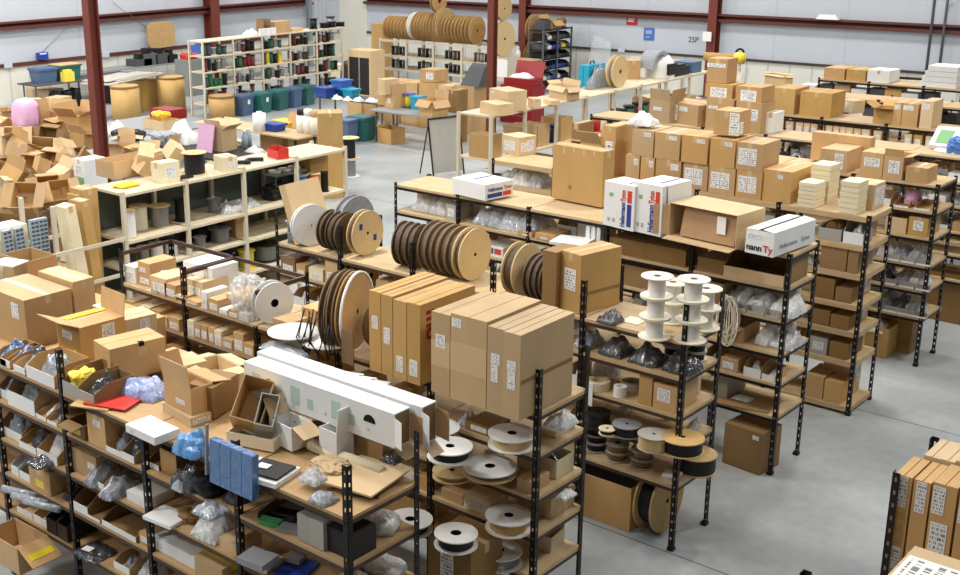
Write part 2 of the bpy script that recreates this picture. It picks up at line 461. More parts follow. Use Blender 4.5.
def text_part(parent, body, size, loc, rot, m, name='lettering', ext=.0012, align='CENTER', sx=1, bold=0):
    c = bpy.data.curves.new(name, 'FONT'); c.body = body; c.size = size; c.extrude = ext; c.align_x = align; c.align_y = 'CENTER'
    c.offset = bold; c.resolution_u = 3
    t = bpy.data.objects.new('tmp', c); COL.objects.link(t); bpy.context.view_layer.update()
    me = bpy.data.meshes.new_from_object(t.evaluated_get(bpy.context.evaluated_depsgraph_get()))
    bpy.data.objects.remove(t); me.name = name; me.materials.clear(); me.materials.append(MATS[m])
    return obj(name, me, parent, loc, rot, (sx, 1, 1))
# ------------------------------------------------------------------ the hall
RWX, LWY = 31.6, 30.7
def concrete():
    m = mat('concrete', '#a9adaf', .38, 0, 0, 0, 1, spec=.35); nt = m.node_tree; b = nt.nodes['Principled BSDF']; N = nt.nodes.new; L = nt.links.new
    tc = N('ShaderNodeTexCoord'); sp = N('ShaderNodeSeparateXYZ'); L(tc.outputs['Object'], sp.inputs[0])
    n1 = N('ShaderNodeTexNoise'); n1.inputs['Scale'].default_value = .55; n1.inputs['Detail'].default_value = 7; n1.inputs['Roughness'].default_value = .62; L(tc.outputs['Object'], n1.inputs['Vector'])
    n2 = N('ShaderNodeTexNoise'); n2.inputs['Scale'].default_value = 9; n2.inputs['Detail'].default_value = 4; L(tc.outputs['Object'], n2.inputs['Vector'])
    cr = N('ShaderNodeValToRGB'); cr.color_ramp.elements[0].position = .3; cr.color_ramp.elements[0].color = lin('#949a9c'); cr.color_ramp.elements[1].position = .72; cr.color_ramp.elements[1].color = lin('#bcbfbd')
    L(n1.outputs[0], cr.inputs[0])
    def mth(op, a, bb=None):
        n = N('ShaderNodeMath'); n.operation = op
        for i, v in enumerate((a, bb)):
            if v is None: continue
            if isinstance(v, (int, float)): n.inputs[i].default_value = v
            else: L(v, n.inputs[i])
        return n.outputs[0]
    jx = mth('ABSOLUTE', mth('SUBTRACT', mth('FRACT', mth('ADD', mth('DIVIDE', mth('SUBTRACT', sp.outputs['X'], 7.99), 3.93), .5)), .5))
    jy = mth('ABSOLUTE', mth('SUBTRACT', mth('FRACT', mth('ADD', mth('DIVIDE', mth('SUBTRACT', sp.outputs['Y'], -.6), 4.2), .5)), .5))
    j = mth('LESS_THAN', jx, .0022)
    mx = N('ShaderNodeMix'); mx.data_type = 'RGBA'; mx.blend_type = 'MULTIPLY'; mx.inputs[0].default_value = .3
    L(cr.outputs[0], mx.inputs[6]); L(n2.outputs[0], mx.inputs[7])
    m2 = N('ShaderNodeMix'); m2.data_type = 'RGBA'; m2.inputs[7].default_value = lin('#5d6163')
    L(j, m2.inputs[0]); L(mx.outputs[2], m2.inputs[6]); L(m2.outputs[2], b.inputs['Base Color'])
    mr = N('ShaderNodeMapRange'); mr.inputs[3].default_value = .25; mr.inputs[4].default_value = .5; L(n1.outputs[0], mr.inputs[0]); L(mr.outputs[0], b.inputs['Roughness'])
concrete()
mat('wall_white', '#bfc5cd', .5, 0, 0, .02, 1.2)
mat('wall_cream', '#d9d8cc', .6, 0, 0, .04, 2, (1, 1, .2))
mat('wall_seam', '#b9bec6', .6)
mat('rail_dark', '#40322c', .6)
mat('sheet_metal', '#c6cdd6', .4, .2)
structure('floor', MB().box(-4, -9, -.2, RWX+.3, LWY+.3, 0), 'concrete')
b = MB().box(RWX, -9, 1.1, RWX+.2, LWY+.2, 9)
for px in (591, 648, 777, 849): 
    y = onx(px, 5, RWX).y; b.box(RWX-.004, y-.02, 1.1, RWX, y+.02, 9, 1)
structure('wall_right', b, ['wall_white', 'wall_seam'])
b = MB().box(-4, LWY, 1.1, RWX+.2, LWY+.2, 9)
for k in range(8): b.box(4+k*3.3, LWY-.004, 1.1, 4.03+k*3.3, LWY, 9, 1)
structure('wall_left', b, ['wall_white', 'wall_seam'])
b = MB().box(RWX-.03, -9, 0, RWX+.2, LWY, 1.1)
for k in range(60): b.box(RWX-.04, -8+k*.62, 0, RWX-.03, -7.97+k*.62, 1.1, 1)
structure('baseboard_right', b, ['wall_cream', 'wall_seam'])
b = MB().box(-4, LWY-.03, 0, RWX, LWY+.2, 1.1)
for k in range(56): b.box(-3+k*.62, LWY-.04, 0, -2.97+k*.62, LWY-.03, 1.1, 1)
structure('baseboard_left', b, ['wall_cream', 'wall_seam'])
def girt(name, alongY, a, c, z, h=.22, d=.2):
    b = MB()
    def bx(u0, u1, d0, d1, z0, z1, m=0):
        if alongY: b.box(RWX-d1, u0, z0, RWX-d0, u1, z1, m)
        else: b.box(u0, LWY-d1, z0, u1, LWY-d0, z1, m)
    bx(a, c, 0, d, z+h-.012, z+h); bx(a, c, 0, d, z, z+.012); bx(a, c, .01, .02, z+.012, z+h-.012); bx(a, c, d-.012, d, z+.012, z+.09); bx(a, c, d-.012, d, z+h-.05, z+h-.012)
    structure(name, b, ['girt_red'])
girt('trim_1', True, -9, 29.35, 2.09); girt('trim_2', False, -4, 30.1, 2.09)
b = MB(); b.box(RWX-.09, -9, 1.07, RWX-.02, 29.3, 1.13); 
for k in range(9): b.box(RWX-.12, -1+k*3.3, 1.06, RWX-.05, -.78+k*3.3, 1.17, 1)
structure('trim_3', b, ['rail_dark', 'wall_white'])
b = MB(); b.box(-4, LWY-.09, 1.05, 30.1, LWY-.02, 1.15)
for k in range(9): b.box(17.9+k*3.3-6.6, LWY-.13, 1.04, 18.15+k*3.3-6.6, LWY-.05, 1.2, 1)
structure('trim_4', b, ['girt_red', 'wall_white'])
def hcol(name, x, y, w=.3, d=.3, alongX=True, h=9, z0=0, m='red_steel'):
    """Wide-flange steel column."""
    b = MB(); t = .02
    if alongX: b.box(x, y-w/2, z0, x+t, y+w/2, h); b.box(x+d-t, y-w/2, z0, x+d, y+w/2, h); b.box(x+t, y-.012, z0, x+d-t, y+.012, h)
    else: b.box(x-w/2, y, z0, x+w/2, y+t, h); b.box(x-w/2, y+d-t, z0, x+w/2, y+d, h); b.box(x-.012, y+t, z0, x+.012, y+d-t, h)
    if z0 == 0: b.box(x-.1 if alongX else x-w/2-.1, y-w/2-.1 if alongX else y-.1, 0, (x+d if alongX else x+w/2)+.1, (y+w/2 if alongX else y+d)+.1, .025)
    return structure(name, b, m)
hcol('column_1', 31.3, 22.42, .26, .28); hcol('column_2', 31.3, 15.95, .26, .28); hcol('column_3', 31.3, 9.1, .26, .28)
hcol('column_4', 25.45, 30.3, .36, .38, False)
hcol('column_5', 10.87, 16.05, .165, .19); hcol('column_6', 21.3, 16.1, .16, .17)
mat('galvanized', '#9aa1a8', .4, .5)
hcol('column_7', 29.75, 30.3, .16, .16, False, 9, 0, 'galvanized')
b = MB(); x = 30.1
while x < 31.55: b.box(x, LWY-.06, 1.0, x+.06, LWY, 8.9); b.box(x+.06, LWY-.03, 1.0, x+.2, LWY, 8.9, 1); x += .2
structure('trim_5', b, ['sheet_metal', 'wall_white'])
structure('trim_6', MB().box(RWX-.05, 29.3, 0, RWX, LWY-.06, 8.9), 'wall_cream')
def conduit(label, px, pts):
    o = obj('conduit_pipe', MB().tube(pts, .035, 0, 8).mesh('conduit_pipe', 'grey_steel')); return tag(o, label, 'pipe')
y1 = onx(930, 60, 31.5).y; y2 = onx(947, 60, 31.5).y+.1
conduit('grey conduit pipe running straight up the white wall at the far right', 0, [(31.32, y1, 1.12), (31.32, y1, 9)])
conduit('grey conduit pipe with a bend near its top, beside the straight one', 0, [(31.32, y2, 1.12), (31.32, y2, 2.95), (31.32, y2-.03, 3.05), (31.32, y2-.09, 3.1), (31.32, y2-.13, 3.11)])
def wall_sign(label, px, py, w, h, m, marks, x=RWX-.012, mm='paper', name='wall_sign'):
    p = onx(px, py, x); b = MB().box(-.01, -w/2, -h/2, .01, w/2, h/2)
    o = tag(obj(name, b.mesh(name, m), None, p), label, 'sign')
    if marks:
        k = MB()
        for (u0, v0, u1, v1) in marks: k.box(-.016, -u1*w, v0*h, -.0102, -u0*w, v1*h)
        obj('lettering', k.mesh('lettering', mm), o)
    return o
wall_sign('small red sign with pale print under the steel girt', 632, 20.5, .36, .26, 'red_plastic', [(-.35, .1, .3, .25), (-.35, -.15, .2, 0)])
wall_sign('small square blue sign on the white wall', 649, 34, .34, .36, 'blue_plastic', [(-.3, .0, .3, .3), (-.3, -.3, .1, -.2)], mm='sheet_blue')
wall_sign('white paper tag fixed to the red wall column', 707, 36.5, .26, .26, 'paper', [], 31.185)
p = onx(693.5, 40, RWX-.003)
o = tag(obj('wall_marking', MB().box(-.002, -.16, -.1, 0, .16, .1).mesh('wall_marking', 'wall_white'), None, p), 'grey stencilled marking on the white wall left of the column', 'sign')
text_part(o, '2SP', .22, (-.004, 0, 0), (PI/2, 0, -PI/2), 'dark_grey', bold=.004)
p = onx(828, 25, 31.38)
tag(obj('wall_panel', MB().hexa([(-.12, -.3, 0), (.02, -.3, 0), (.02, .3, 0), (-.12, .3, 0), (-.1, -.22, .12), (.02, -.22, .12), (.02, .22, .12), (-.1, .22, .12)]).mesh('wall_panel', 'white_plastic'), None, (31.38, p.y, 2.32)), 'flat white fixture sitting on the girt at the upper right', 'fixture')
p = ony(43, 56, LWY-.15)
o = tag(obj('blue_box', MB().box(-.16, 0, -.1, .16, .14, .1).mesh('blue_box', 'deep_blue'), None, p), 'small blue box mounted on the left wall rail', 'box')
obj('mark', MB().box(-.12, -.004, .05, .1, 0, .085).mesh('mark', 'paper'), o)
for a, c, w in (((65, 29), (40, 53), 'descending to the left of the near red column'), ((112, 0), (153, 33), 'descending to the right behind the round brown board')):
    q0, q1 = ony(*a, LWY-.03), ony(*c, LWY-.03)
    tag(obj('brace_cable', MB().tube([q0, q1], .01, 0, 5).mesh('brace_cable', 'wall_seam')), 'thin brace cable on the left wall '+w, 'cable')
# ------------------------------------------------------------------ light
W = bpy.data.worlds.new('World'); SC.world = W; W.use_nodes = True
W.node_tree.nodes['Background'].inputs[0].default_value = (.93, .96, 1, 1); W.node_tree.nodes['Background'].inputs[1].default_value = .09
def lamp(x, y, e, sx=1.2, sy=.6, z=7.6, col=(1, .975, .94)):
    l = bpy.data.lights.new('bay_or_fill_lamp', 'AREA'); l.shape = 'RECTANGLE'; l.size = sx; l.size_y = sy; l.energy = e; l.color = col
    o = bpy.data.objects.new('bay_or_fill_lamp', l); o.location = (x, y, z); COL.objects.link(o)
for x in (1.5, 8, 14.5, 21, 27.5):
    for y, e in ((1.5, 60 if x < 5 else 120 if x < 10 else 190), (8.6, 270), (15.5, 280), (22, 270), (26 if x < 20 else 28, 600 if x < 20 else 260)): lamp(x, y, e)
for x, y, e in ((4.6, 8.6, 190), (-2.5, 8.5, 330), (4.3, 5.2, 60), (12.6, 4.8, 180), (11.5, .5, 130)): lamp(x, y, e)  # added fill lamps without known fixtures, to brighten carton fronts, tops and floor
SC.view_settings.view_transform = 'Standard'; SC.view_settings.look = 'None'; SC.view_settings.exposure = 0; SC.view_settings.gamma = 1
# ------------------------------------------------------------------ black shelving rows
PIT, DEP = .93, .61
Z = [.58, .90, 1.19, 1.51, 1.81, 2.11]
def post_mesh(m, h=2.13, near=False, mir=1):
    """Slotted angle upright: two flanges of strips and rungs."""
    def go():
        b = MB(); w = .04; t = .003; s = .0135
        for fl in (0, 1):
            def bx(u0, u1, z0, z1):
                if fl == 0: b.box(0, min(mir*u0, mir*u1), z0, t, max(mir*u0, mir*u1), z1)
                else: b.box(u0, min(0, mir*t), z0, u1, max(0, mir*t), z1)
            bx(0, s, 0, h); bx(w-s, w, 0, h)
            n = int(h/.076)
            for k in range(n+1):
                z0 = max(0, k*.076-.026); bx(s, w-s, z0, min(h, k*.076+.024))
        b.box(-.006, min(-.006*mir, .046*mir), 0, .046, max(-.006*mir, .046*mir), .03)
        return b.mesh('post', m)
    return cached(('post', m, h, mir), go)
def rack(label, X, y0, nb, levels, m='black_steel', h=2.13, beam='black_steel', skip=(), group=None, boardm='board', d=DEP, pit=PIT, name='shelving_rack', bt=.026, cat='shelving', hh={}):
    """A row of boltless shelving: uprights, particle-board shelves, a beam frame under each shelf."""
    e = tag(empty(name, (X, y0, 0)), label, cat, group)
    for k in range(nb+1):
        mir = 1 if k < nb else -1
        y = k*pit
        a = obj('post', post_mesh(m, hh.get((k, 0), h), mir=mir), e, (0, y, 0))
        c = obj('post', post_mesh(m, hh.get((k, 1), h), mir=-mir), e, (d, y, 0), PI)
    for k in range(nb):
        for li, z in enumerate(levels[k] if isinstance(levels[0], (list, tuple)) else levels):
            frame_only = z < 0; z = abs(z)
            ya, yb = k*pit+.006, (k+1)*pit-.006
            if not frame_only:
                s = obj('shelf_board', cached(('sb', boardm, round(yb-ya, 3), d, bt), lambda: MB().box(.005, 0, -bt, d-.005, yb-ya, 0).mesh('shelf_board', boardm)), e, (0, ya, z))
            def bf():
                q = MB(); L = yb-ya; zb = -bt-.03 if not frame_only else -.035; zt = -bt if not frame_only else 0
                if not frame_only: q.box(.006, .003, zb, .022, L-.003, zt)
                q.box(d-.022, .003, zb, d-.006, L-.003, zt)
                q.box(.022, .003, zb, d-.022, .02, zt); q.box(.022, L-.02, zb, d-.022, L-.003, zt)
                return q.mesh('beam_frame', beam)
            fr = cached(('bf', beam, round(yb-ya, 3), d, frame_only, bt), bf)
            obj('beam_frame', fr, e if frame_only else s, (0, ya, z) if frame_only else (0, 0, 0))
    return e
R1, R2, R3, R4, R5, R6, R7, R8 = 4.25, 6.13, 8.02, 9.86, 11.68, 13.57, 15.35, 17.2
Y0 = 4.12
rack('nearest black shelving row at lower left, crammed with bins, bags and open cartons', R1, 4.14, 5, [.58, .90, 1.19, 1.51, 1.81], m='black_steel', beam='brown_steel', boardm='board_brown', bt=.02, hh={(1, 0): 2.0, (2, 0): 1.79, (1, 1): 1.79, (2, 1): 1.79, (3, 1): 1.79, (4, 1): 1.79})
L2 = [[.58, .90, 1.19, 1.51, 1.81]]*2+[[.58, .90, 1.19, 1.51, 1.81]]+[[.58, .9, 1.19, 1.51, 1.81, -2.1]]*2
rack('black shelving row with tall brown cartons at its end and hose reels on top', R2, 4.18, 5, L2, beam='brown_steel', hh={(2, 0): 1.8, (3, 0): 1.8, (2, 1): 1.8, (1, 1): 1.8})
rack('black shelving row with white wire spools stacked on its end shelf', R3, Y0, 5, [.58, .90, 1.19, 1.51, 1.81], beam='brown_steel')
rack('black shelving row whose end carries the long white open-topped box', R4, Y0, 5, Z, beam='black_steel')
rack('black shelving row with two layers of brown cartons and stacked flat boxes on top', R5, Y0, 5, [.09]+Z, beam='board_tan')
rack('black shelving row standing behind the one with stacked flat boxes', R6, 4.09, 5, Z, beam='black_steel')
rack('long shelving row with nearly empty tops, behind the one with labelled cartons', R7, Y0, 6, Z, beam='black_steel')
rack('shelving row with a row of small pale cartons under its loaded top', R8, Y0, 6, Z, beam='black_steel')
rack('shelving row with bare tan top, one behind the row of small pale cartons', 19.4, Y0, 5, Z, beam='black_steel')
rack('farthest shelving row at upper right, before the white wall', 21.45, Y0, 5, Z, beam='black_steel')
# ------------------------------------------------------------------ helpers for the far side of the hall
def fy(Y, z, pl, pr, top, depth):
    """Box whose -Y face stands at Y on level z between photo columns pl and pr, left top corner at row top."""
    h = ony(pl, top, Y)
    return h.x, Y, z, max(.03, xat(Y, h.z, pr)-h.x), depth, max(.02, h.z-z)
def yrack(label, x0, Y, nb, pit, levels, h, m='cream_steel', d=.6, boardm='cream_board', cat='shelving', name='steel_shelving', group=None, skipb=(), pw=.045):
    """Shelving running along X, its open face towards -Y."""
    e = tag(empty(name, (x0, Y, 0)), label, cat, group)
    pm = cached(('ypost', m, h, pw), lambda: MB().box(-pw/2, -pw/2, 0, pw/2, -pw/2+.006, h).box(-pw/2, -pw/2+.006, 0, -pw/2+.006, pw/2, h).box(pw/2-.006, -pw/2+.006, 0, pw/2, pw/2, h).mesh('post', m))
    for k in range(nb+1):
        for yy in (0, d): obj('post', pm, e, (k*pit, yy, 0))
    for k in range(nb):
        for z in (levels[k] if isinstance(levels[0], (list, tuple)) else levels):
            L = pit-pw
            s = obj('shelf_board', cached(('ysb', boardm, round(L, 3), d), lambda: MB().box(0, -pw/2, -.03, L, d+pw/2, 0).mesh('shelf_board', boardm)), e, (k*pit+pw/2, 0, z))
    return e
def smallspool_mesh(R, w, fl, wd, axis='z'):
    def go():
        b = MB(); t = w*.08
        b.cyl(R, 0, t, 0, 14); b.cyl(R*.78, t, w-t, 1, 14); b.cyl(R, w-t, w, 0, 14)
        b.cyl(R*.25, w, w+.001, 2, 10)
        return b.mesh('spool', [fl, wd, 'hole'])
    return cached(('sms', fl, wd)+r3(R, w), go)
def smallspool(label, x, y, z, R, w, fl='black_plastic', wd='winding_black', lying=None, group=None, cat='spool', name='wire_spool', rot=0):
    r = (0, 0, rot) if lying is None else ((PI/2, 0, 0) if lying == 'y' else (0, -PI/2, 0))
    zz = EPS+(z if lying is None else z+R)
    return tag(obj(name, smallspool_mesh(R, w, fl, wd), None, (x, y, zz), r), label, cat, group)
def table(label, x, y, z, sx, sy, rot=0, m='grey_plastic', leg='grey_steel', t=.035, legs=True, name='folding_table', low=0):
    e = tag(empty(name, (x, y, 0), rot), label, 'table')
    obj('table_top', MB().box(0, 0, z-t, sx, sy, z).mesh('table_top', m), e)
    if legs:
        lm = cached(('tl', leg, z, t), lambda: MB().box(-.018, -.018, 0, .018, .018, z-t).mesh('leg', leg))
        for a in (.1, sx-.1):
            for c in (.15, sy-.15): obj('leg', lm, e, (a, c, 0))
        lo = sy >= sx
        for c in ((.15, sy-.15) if lo else (.1, sx-.1)):
            b = MB().box(.1, c-.01, .15, sx-.1, c+.01, .18) if lo else MB().box(c-.01, .15, .15, c+.01, sy-.15, .18)
            obj('stretcher', b.mesh('stretcher', leg), e)
    return e
def tub(label, x, y, z, w, d, h, m, lid=True, rot=0, group=None, cat='tub', lm=None):
    e = tag(empty('storage_tub', (x, y, z+EPS), rot), label, cat, group)
    b = MB(); k = .86
    b.hexa([(-w/2*k, -d/2*k, 0), (w/2*k, -d/2*k, 0), (w/2*k, d/2*k, 0), (-w/2*k, d/2*k, 0), (-w/2, -d/2, h), (w/2, -d/2, h), (w/2, d/2, h), (-w/2, d/2, h)])
    obj('body', b.mesh('body', m), e)
    r = MB().box(-w/2-.025, -d/2-.025, h-.045, w/2+.025, d/2+.025, h-.001) 
    obj('rim', r.mesh('rim', m), e)
    if lid:
        q = MB().box(-w/2-.02, -d/2-.02, h, w/2+.02, d/2+.02, h+.018); q.hexa([(-w/2+.03, -d/2+.03, h+.018), (w/2-.03, -d/2+.03, h+.018), (w/2-.03, d/2-.03, h+.018), (-w/2+.03, d/2-.03, h+.018), (-w/2+.06, -d/2+.06, h+.035), (w/2-.06, -d/2+.06, h+.035), (w/2-.06, d/2-.06, h+.035), (-w/2+.06, d/2-.06, h+.035)])
        obj('lid', q.mesh('lid', lm or m), e)
    return e
# ------------------------------------------------------------------ cream shelving of small spools along the left wall
FY, FX0, FP = 24.4, 20.0, 1.04
FL = [.34, .76, 1.17, 1.58, 1.97]
yrack('long cream shelving full of dark wire spools against the left wall', FX0, FY, 5, FP, FL, 1.98, d=.55)
rn = random.Random(3)
pal = [('black_plastic', 'winding_black'), ('black_plastic', 'winding_red'), ('grey_plastic', 'winding_black'), ('black_plastic', 'winding_blue'), ('white_plastic', 'winding_grey'), ('black_plastic', 'winding_green'), ('black_plastic', 'winding_red'), ('black_plastic', 'winding_black')]
bn = ['left end', 'second', 'middle', 'fourth', 'right end']; ln = ['bottom', 'second lowest', 'middle', 'upper']
cn = {'winding_black': 'black', 'winding_red': 'dark red', 'winding_blue': 'slate blue', 'winding_grey': 'grey', 'winding_green': 'green', 'bright_yellow': 'yellow'}
for k in range(5):
    for li in range(4):
        x = FX0+k*FP+.13; n = 0; hi = FL[li+1]-FL[li]-.07
        while x < FX0+(k+1)*FP-.17:
            R = rn.uniform(.06, .09); w = min(hi, rn.choice([.2, .26, .3, .34])); fl, wd = rn.choice(pal)
            if k == 2 and li == 2 and n in (1, 4): fl, wd = 'bright_yellow', 'bright_yellow'
            if k == 0 and li == 1 and n in (1, 2, 3): fl, wd = 'green_plastic', 'winding_green'
            y = FY+.14
            smallspool(f'{cn[wd]} wire spool, {ORD[n]} from left, {ln[li]} shelf, {bn[k]} bay, cream wall shelving', x+R-.05, y, FL[li], R, w, fl, wd, group='spools on the cream wall shelving')
            x += 2*R+.004; n += 1
zt = 1.97
carton('brown carton standing on top of the cream spool shelving', 'carton', *fy(FY+.1, zt, 275, 290, 22, .3), m='kraft', plain=True)
tag(obj('wire_basket', MB().box(0, 0, 0, .26, .3, .006).box(0, 0, .006, .006, .3, .4).box(.254, 0, .006, .26, .3, .4).box(.006, .294, .006, .254, .3, .4).box(.006, 0, .394, .254, .006, .4).box(.12, 0, .006, .13, .006, .394).box(.006, 0, .2, .254, .006, .206).mesh('wire_basket', 'kraft_dark'), None, (xat(FY+.1, zt, 272)-.28, FY+.12, zt)), 'open-sided brown crate beside the brown carton on the spool shelving', 'crate')
for i, (a, c) in enumerate(((267, 271.5), (271.8, 276), (276.2, 280))): pass
for i in range(3):
    x = xat(FY, zt, 266.5)+i*.2-.2
    carton(f'white box, {ORD[i]} from left, in the row on top of the cream spool shelving', 'box', x, FY+.02, zt, .18, .07, .17, m='card_white', plain=True, group='white boxes on the spool shelving', name='white_box')
bag('white crumpled bag on top of the cream spool shelving', at(259, 36, zt).x, FY+.3, zt, .5, .35, .2, 'bag_white')
carton('low tan box right of the brown carton on the spool shelving', 'carton', *fy(FY+.1, zt, 292, 303, 29, .3), m='kraft_light', plain=True)
for i, (px, R, w) in enumerate(((313.5, .13, .3), (325, .16, .14), (331, .14, .16), (340, .16, .12))):
    p = ony(px, 33, FY+.25)
    smallspool(f'black spool, {ORD[i]} from left, on the right top of the cream spool shelving', xat(FY+.25, zt, px), FY+.25, zt, R, w, 'black_plastic', 'winding_black', group='spools on top of the cream shelving')
smallspool('black dish-like spool sitting high at the right end of the spool shelving', FX0+5*FP-.16, FY+.3, zt, .14, .3, 'black_plastic', 'winding_grey')
# ------------------------------------------------------------------ tubs in front of it
for i, (px, py, m, w) in enumerate(((249.5, 116, 'tub_blue', .46), (268, 113.5, 'tub_green', .44), (285, 110.5, 'tub_green', .44), (299, 108, 'tub_blue', .4), (312, 105.5, 'tub_green', .42))):
    p = at(px, py)
    t_ = tub(f"{['dusty blue', 'dark green', 'green', 'slate blue', 'dark green'][i]} lidded tub, {ORD[i]} from left in the floor row before the spool shelving", p.x, p.y+.28, 0, w, .46, .52, m, group='tubs on the floor by the spool shelving', rot=.2)
    if i < 2: obj('label', MB().box(-.05, -.236, .3, .05, -.232, .42).mesh('label', 'paper'), t_)
p = at(353, 143.5); tub('blue tub without lid beside the green one behind the tall carton stack', p.x, p.y+.25, 0, .4, .5, .55, 'tub_blue', False, .1)
p = at(370, 141); tub('teal green tub beside the open brown floor carton', p.x, p.y+.25, 0, .5, .5, .55, 'tub_green', True, .1)
o = open_carton('open brown carton alone on the floor by the teal tub', 'carton', *box3((391, 145), (377.5, 142), (405, 140.5), 0, 130), flaps=(None, 110, None, 60), m='kraft', fl=.2)
# ------------------------------------------------------------------ folding tables
table('long dark-edged folding table loaded with blue crates and white bags', 20.95, 18.95, .74, .75, 2.4, m='dark_grey')
for i, (px, py, w, d, h, m, w_) in enumerate(((322, 97, .34, .42, .24, 'deep_blue', 'bright blue crate at the left end of the dark-edged table'), (339, 95, .42, .42, .2, 'blue_plastic', 'lower blue crate of two stacked on the dark-edged table'), (348, 97, .3, .34, .2, 'teal_plastic', 'light blue crate at the right of the blue ones on the dark-edged table'))):
    p = at(px, py, .74); q = tub(w_, p.x+.1, p.y, .74, w, d, h, m, False, 0, None, 'crate')
p = at(339, 95, .74); tub('upper blue crate of two stacked on the dark-edged table', p.x+.1, p.y, .94, .38, .4, .18, 'blue_plastic', False, 0, None, 'crate')
for i, (px, py, s) in enumerate(((334, 100, .3), (345, 101.5, .26), (356, 102, .3), (368, 102.5, .34), (376, 103, .24))):
    p = at(px, py, .74); bag(f'white plastic bag, {ORD[i]} from left, along the front of the dark-edged table', p.x+.12, p.y, .74, s*.7, s, .12, 'bag_white', group='white bags on the dark-edged table')
table('grey-topped folding table with an open carton at its right end', 20.2, 16.7, .74, .8, 2.05, m='grey_plastic')
carton('upper left carton, left column of the two-column stack on the grey table', 'carton', *box3((385, 95), (377.5, 93.5), (392, 92), 1.06, 80, .4), m='kraft_light', plain=True)
carton('lower left carton under another at the left end of the grey table', 'carton', *box3((385, 105.8), (377.5, 104.5), (392, 103), .74, 95.5, .4), m='kraft', plain=True)
a = box3((393, 108.5), (385.3, 107), (401, 106), .74, 97, .4)
carton('lower labelled carton standing right of the left stack on the grey table', 'carton', *a, m='kraft', plain=True, labs=[('x-', .5, .6, .45, .4)])
carton('upper labelled carton standing right of the left stack on the grey table', 'carton', a[0], a[1], .74+a[5]+.001, a[3], a[4], a[5]*1.05, a[6], m='kraft', plain=True, labs=[('x-', .5, .6, .45, .4)])
p = at(405, 108, .74)
e = tag(empty('strap_reel', (p.x+.15, p.y, .74)), 'blue and yellow strapping reel on the grey table', 'reel')
[obj('flange', MB().cyl(.16, 0, .02, 0, 20).mesh('flange', 'deep_blue'), e, (0, 0, q)) for q in (0, .3)]; obj('winding', MB().cyl(.11, .02, .3, 0, 20).mesh('winding', 'bright_yellow'), e)
p = at(412.5, 109.5, .74); tub('light blue bucket beside the blue and yellow reel on the grey table', p.x+.15, p.y, .74, .26, .26, .3, 'teal_plastic', False, 0, None, 'bucket')
open_carton('open carton with raised rear flap at the right end of the grey table', 'carton', *box3((432, 117.5), (418.5, 115), (448, 113.5), .74, 101.5), flaps=(140, 10, 150, 120), m='kraft', labs=[('x-', .3, .6, .25, .3)], fl=.4)
carton('crumpled brown carton standing behind the open carton on the grey table', 'carton', *fb(21.2, 0, 447, 457, 91, .4), m='kraft_dark')
for i, (pl, pr, top, bot) in enumerate(((344.5, 359, 103, 118), (360.5, 374, 105, 119.5), (376, 388, 106, 121), (400, 411, 115, 126), (413, 430, 117, 128.5), (431, 450, 116, 131))):
    a = at((pl+pr)/2, bot); h = zat(a.x, a.y, top)
    carton(f'brown carton, {ORD[i]} from left, in the floor row behind the folding tables', 'carton', a.x+.1, a.y-.25, 0, .45, .5, max(.3, min(h, .55)), .0, m='kraft', plain=True, group='cartons on the floor behind the tables')
# cartons stacked between the tables and the reel stand
for i, (A, B, C, top, m, w) in enumerate((
    ((404, 96), (384, 93), (414, 93), 81, 'kraft', 'brown carton in the back row left of the labelled high carton'),
    ((428, 98), (414, 96), (442, 94), 84, 'kraft', 'brown carton directly under the labelled high carton'),
    ((447, 108), (433, 106), (452, 106), 88, 'kraft_light', 'brown carton behind the open carton on the grey table'),
    ((470, 112), (453, 109.5), (487, 108.5), 86, 'kraft', 'wide brown carton in the back row before the red column'),
    )):
    x, y, z, sx, sy, sz, r = box3(A, B, C, .0, top)
    pass
for i, (pl, pr, top, X, m, w) in enumerate(((384, 399, 82, 22.4, 'kraft', 'brown carton behind the two-column stack on the grey table'), (402, 417, 83.5, 22.4, 'kraft', 'brown carton in the back row left of the labelled high carton'), (419, 437, 84, 22.4, 'kraft', 'brown carton directly under the labelled high carton'), (438, 452, 86.5, 22.4, 'kraft_light', 'brown carton behind the open carton on the grey table'), (454, 474, 87, 22.4, 'kraft', 'wide brown carton in the back row before the red column'))):
    x, y, z, sx, sy, sz = fb(X, 0, pl, pr, top, .6); carton(w, 'carton', x, y, 0, .6, sy, sz, 0, m=m, plain=True)
a = fb(22.45, zat(22.45, yat(22.45, 1.3, 436), 83)+.002, 419.5, 435, 70.5, .5)
carton('labelled brown carton topmost of the group before the reel stand', 'carton', *a, m='kraft', plain=True, labs=[('x-', .65, .5, .45, .55)])
p = (22.42, yat(22.4, 1.3, 478))
o = tag(obj('plastic_cover', MB().hexa([(0, 0, 0), (.6, 0, 0), (.6, .55, 0), (0, .55, 0), (.3, .05, .42), (.42, .05, .5), (.42, .5, .5), (.3, .5, .42)]).mesh('plastic_cover', 'dark_grey'), None, (p[0], p[1], zat(22.4, yat(22.4, 1.1, 474), 87)+.004)), 'tilted dark grey plastic cover on the cartons by the red column', 'cover')
